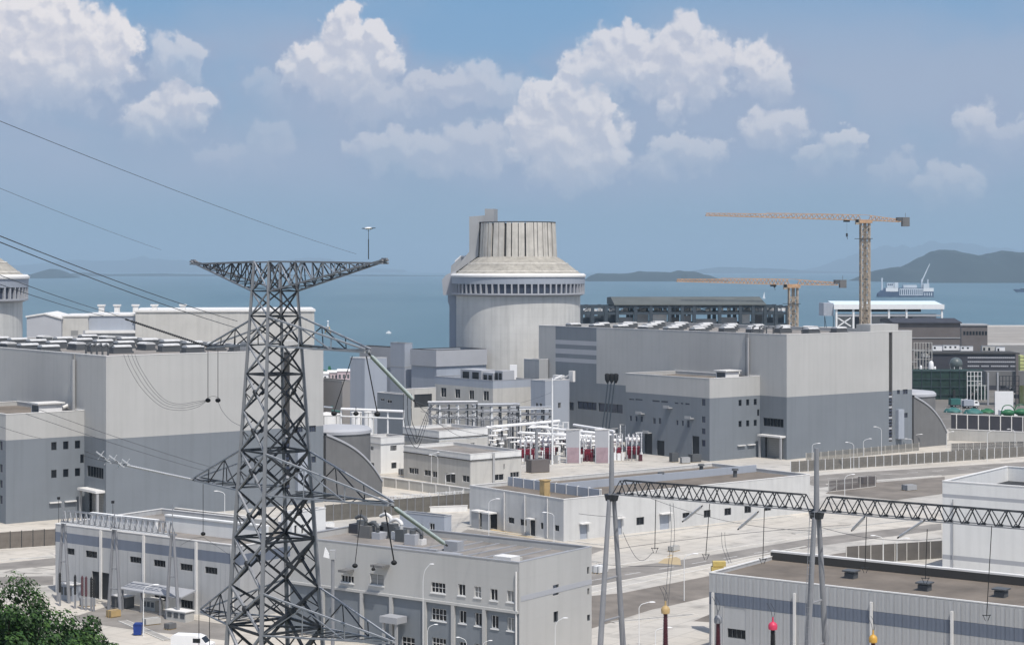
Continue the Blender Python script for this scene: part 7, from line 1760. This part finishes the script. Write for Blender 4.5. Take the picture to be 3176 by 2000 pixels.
mb = MB(); mb.prism([(2.22, 1.52), (2.26, 1.52), (1.66, 2.2), (1.6, 2.2)], -.85, .85, 'y'); part('windscreen', mb, glass, t)
for s_ in (-1, 1):
    mb = MB(); mb.box(.4, 1.5, s_ * 1.005 - .01, s_ * 1.005 + .01, 1.5, 2.1); part('side_window', mb, glass, t)
    for x in (-1.9, 1.9):
        w_ = MB(); w_.bar((x, s_ * .75, .36), (x, s_ * 1.02, .36), .36, 0, 14); wh = part('wheel', w_, tyre, t, 40)
        w_ = MB(); w_.bar((x, s_ * 1.01, .36), (x, s_ * 1.04, .36), .18, 0, 10); part('rim', w_, coping_grey, wh)
q = at(2225, 1775, 275); t = thing('yellow_machine', 'small yellow machine showing above the left corner of the ribbed shed', 'machine', (q.x, q.y, 0), 0)
mb = MB(); mb.box(-.9, .9, -.8, .8, 0, q.z + .9); part('body', mb, yellow_p, t)
mb = MB(); mb.box(-.7, 1.2, -.6, .6, q.z + 1.0, q.z + 1.7); mb.bar((-.2, 0, q.z + .9), (-.2, 0, q.z + 1.0), .4, 0, 8); part('hood', mb, yellow_p, t)
mb = MB(); mb.box(-.5, .5, -.84, -.805, q.z - .2, q.z + .5); part('panel', mb, tan_p, t)
for i, (px, py, s_, m, lb) in enumerate(((2955, 1278, 1.7, teal_p, 'left teal tarpaulin heap on the construction site'), (3018, 1282, 1.8, teal_p, 'larger teal tarpaulin heap, right of the smaller teal one'), (3060, 1280, 1.5, green_p, 'green heap left of the white hoarding panel'))):
    q = G(px, py); t = thing('covered_heap', lb, 'heap', q, 0, 'covered heaps on the site')
    mb = MB(); mb.sphere((0, 0, 0), s_ * 1.6, 0, 14, 8, .62)
    for k, v in enumerate(mb.v): mb.v[k] = (v[0] * 1.3 + .3 * math.sin(v[2] * 3), v[1], max(0, v[2] + .3 * math.sin(v[0] * 2.1 + v[1])))
    part('tarpaulin', mb, m, t, 60)
    mb = MB()
    for k in range(4): mb.bar((-s_ * 1.6 + k * s_, -s_ * 1.2, .1), (-s_ * 1.5 + k * s_, s_ * .4, s_ * .95), .05)
    part('rope', mb, coping_white, t)
for i, (px, py, m, lb) in enumerate(((2945, 1262, teal_p, 'pale teal lorry nearest the turbine hall on the site'), (2985, 1266, wall_aux, 'grey-blue lorry in the middle of the site row'), (3100, 1300, white_p, 'white lorry in front of the hoarding panel'))):
    truck(lb, px, py, R(12), m, white_p, 6.5, True, 'lorries on the construction site')
for i, (px, py, lb) in enumerate(((3125, 1300, 'green mixer drum machine left at the right edge'), (3165, 1298, 'larger green mixer machine cut by the right edge'))):
    q = G(px, py + 8); t = thing('mixer_machine', lb, 'machine', q, 0, 'green mixers at the right edge')
    mb = MB(); mb.lathe([(.5, -2.2), (1.5, -.8), (1.6, .8), (.9, 2.2)], 16)
    mb.v = [(v[2], v[1], v[0] * .8 + 3.2) for v in mb.v]; part('drum', mb, green_p, t, 40)
    mb = MB(); mb.box(-3, 3, -1, 1, .9, 1.8); part('frame', mb, green_p, t)
    for x in (-2, 0, 2):
        mb = MB(); mb.bar((x, -1.2, .5), (x, 1.2, .5), .5, 0, 12); part('wheel', mb, tyre, t)
    mb = MB(); mb.tube(spline([(-2.5, 0, 1.8), (-1.5, 0, 5.4), (1, 0, 5.8), (2.5, 0, 4.2)]), .18); part('chute', mb, green_p, t)
print('objects', len(bpy.data.objects))
# ------------------------------------------------------------------ dense small equipment and yard details
rnd = random.Random(77)
IB = 'post insulators and switches in the switchyard'
words_a = ['white', 'grey', 'dark', 'pale']; mats_a = [white_p, porcelain_w, steel_dark, steel_white]
rows = [  # start pixel, end pixel (both on the ground), count
    ((1545, 1400), (1760, 1378), 9, 'behind the leftmost transformers'), ((1600, 1418), (1990, 1396), 14, 'in the row behind the fire walls'), ((1640, 1440), (1985, 1428), 12, 'in the front row of the transformer yard'),
    ((1350, 1348), (1560, 1362), 9, 'under the steel pipe racks')]
cnt = 0
for (a, b, n_, where) in rows:
    pa, pb = G(*a), G(*b)
    for k in range(n_):
        p = pa.lerp(pb, (k + rnd.uniform(-.25, .25)) / (n_ - 1)); kind = rnd.randrange(4); H = rnd.uniform(3.2, 8.0)
        t = thing('disconnector_switch', '%s post insulator pair with a cross bar %s' % (words_a[kind], where), 'switch', (p.x, p.y, 0), rnd.uniform(-.5, .5), IB + ', ' + where + ', ' + words_a[kind])
        for sx_ in (-.8, .8):
            mb = MB(); mb.box(sx_ - .12, sx_ + .12, -.12, .12, 0, H * .45); part('pedestal', mb, rnd.choice((steel_pole, steel_white, wall_grey)), t)
            mb = MB(); mb.lathe([(.10, H * .45)] + [(.12 + .11 * (j % 2), H * .45 + .05 + j * H * .05) for j in range(10)] + [(.08, H)], 8, 0, (sx_, 0)); part('post_insulator', mb, mats_a[kind], t, 40)
        mb = MB(); mb.bar((-1.1, 0, H + .05), (1.1, 0, H + .05), .10, 0, 6); part('cross_bar', mb, rnd.choice((white_p, steel_white, wall_grey)), t)
        if k % 2:
            mb = MB(); mb.box(-.5, .5, -1.2, -.6, 0, rnd.uniform(1.2, 2.4)); part('control_box', mb, rnd.choice((frame_d, wall_grey, white_p, maroon)), t)
# low cable trench covers, drains and manholes on the paving
def trench(a, b, name='cable_trench'):
    p, q = G(*a), G(*b); d = q - p; L_ = d.length; an = math.atan2(d.y, d.x); n_ = int(L_ / 1.6)
    mb = MB()
    for k in range(n_): mb.box(k * 1.6 + .04, k * 1.6 + 1.56, -.5, .5, .02, .10)
    o = part(name, mb, mat('trench_cover_concrete', (.33, .315, .29), .9, .2, .5), None, None, p, (0, 0, an)); o['kind'] = 'structure'
    for s_ in (-.62, .62):
        mb = MB(); mb.box(0, L_, s_ - .08, s_ + .08, .005, .13); o = part('trench_kerb', mb, kerb_m, None, None, p, (0, 0, an)); o['kind'] = 'structure'
for a, b in (((1880, 1672), (2460, 1600)), ((2600, 1500), (2900, 1476)), ((380, 1925), (520, 1985)), ((1500, 1690), (1860, 1745)), ((1900, 1930), (2160, 1905)), ((1240, 1530), (1450, 1556)), ((2460, 1655), (2900, 1605)), ((2500, 1445), (3100, 1402)), ((1640, 1452), (1990, 1438)), ((30, 1905 - 170), (170, 1728))):
    trench(a, b)
def crate(label, px, py, sx_, sy_, sz_, m, rot=0.0, group='crates and pallets on the paving'):
    t = thing('crate', label, 'crate', tuple(G(px, py)), rot, group)
    mb = MB(); mb.box(-sx_ / 2, sx_ / 2, -sy_ / 2, sy_ / 2, .15, sz_); part('box', mb, m, t)
    mb = MB()
    for k in (-.4, 0, .4): mb.box(-sx_ / 2 - .05, sx_ / 2 + .05, k * sy_ - .06, k * sy_ + .06, 0, .146)
    part('pallet', mb, tan_p, t)
    for k in (-.3, .3):
        mb = MB(); mb.box(-sx_ / 2 - .03, sx_ / 2 + .03, k * sy_ - .05, k * sy_ + .05, .15, sz_ + .03); part('strap', mb, frame_d, t)
for (px, py, a, b, c, m, rt, lb) in ((272, 1878, 2.2, 1.6, 1.3, wall_grey, .5, 'grey crate between the first two left gantry columns'), (352, 1912, 1.8, 1.4, 1.1, tan_p, .8, 'tan crate beneath the second left gantry column'), (470, 1935, 2.4, 1.5, 1.0, wall_cream, .6, 'low cream crate right of the tall left lamp'), (528, 1950, 1.4, 1.2, .9, conc_dark, .9, 'small dark crate left of the white van'), (1255, 1472, 2.6, 2, 1.6, conc_dark, .6, 'dark crate at the corner of the white hut'),
        (1300, 1520, 2.2, 1.8, 1.4, wall_grey, .6, 'grey crate behind the low cream wall'), (2155, 1432, 3, 2, 2.2, frame_d, .5, 'dark crate left of the right annex corner'), (2125, 1436, 2.4, 2, 1.7, wall_grey, .2, 'grey crate beside the dark one left of the right annex'), (2090, 1432, 2.0, 1.8, 2.6, frame_d, .4, 'tall dark crate below the annex windows, left of the grey crate'), (2690, 1500, 4, 2.2, 1.8, brown_clad, .5, 'brown crate by the rusty fence'), (2820, 1520, 3, 2.2, 1.4, wall_grey, .5, 'grey crate on the brown road left of the white hall'),
        (1668, 1464, 5.5, 3.0, 3.4, brown_clad, .5, 'dark brown container in front of the transformer yard, behind the workshop roof'), (1860, 1775, 2.6, 1.8, 1.3, wall_white, .9, 'white crate beside the left gantry pole foot'), (2090, 1708, 2.4, 1.2, 1.0, wall_cream, .9, 'cream crate on the sandy patch between gantry poles'), (1012, 1650, 3, 2, 2, wall_white, .3, 'white crate beside the small pale building behind the pylon')):
    crate(lb, px, py, a, b, c, m, rt)
# dark plant behind the curved fin wall: frames of the construction site
CF = 'bare frames on the construction site'
for i, (x0, x1, y0, y1, Y, m, lb) in enumerate(((2835, 2890, 1062, 1150, 800, wall_cream, 'pale cluttered frame right beside the upper turbine hall wall'), (3000, 3065, 1152, 1235, 765, steel_white, 'white scaffold frame right of the green netting'), (3100, 3160, 1165, 1262, 728, steel_dark, 'dark frame under the raised deck at the right edge'), (2940, 3176, 1286, 1322, 702, steel_dark, 'dark low frame along the boundary wall at right'))):
    sc = Y / F; q = at(x0, y0, Y); t = thing('scaffold_tower', lb, 'scaffolding', (q.x, q.y, 0), R(-2), CF); w_, h_ = (x1 - x0) * sc, q.z; n_ = 7; lv = 4
    for k in range(n_):
        mb = MB(); mb.box(w_ * k / (n_ - 1) - .13, w_ * k / (n_ - 1) + .13, -.13, .13, 0, h_); part('standard', mb, m, t)
    for k in range(lv):
        z = h_ - k * max(1.3, h_ * .16); mb = MB(); mb.box(0, w_, -.1, .1, z - .15, z + .05); part('ledger', mb, m, t)
    for k in range(10):
        x = rnd.uniform(0, w_ * .85); z = h_ - rnd.uniform(.3, min(h_ - .5, 9)); mb = MB(); mb.box(x, x + rnd.uniform(.6, 2.0), .3, 1.3, max(0, z - rnd.uniform(.5, 1.6)), z); part('stored_panel', mb, rnd.choice((wall_grey, slate, green_net, wall_cream, brown_clad, steel_dark)), t)
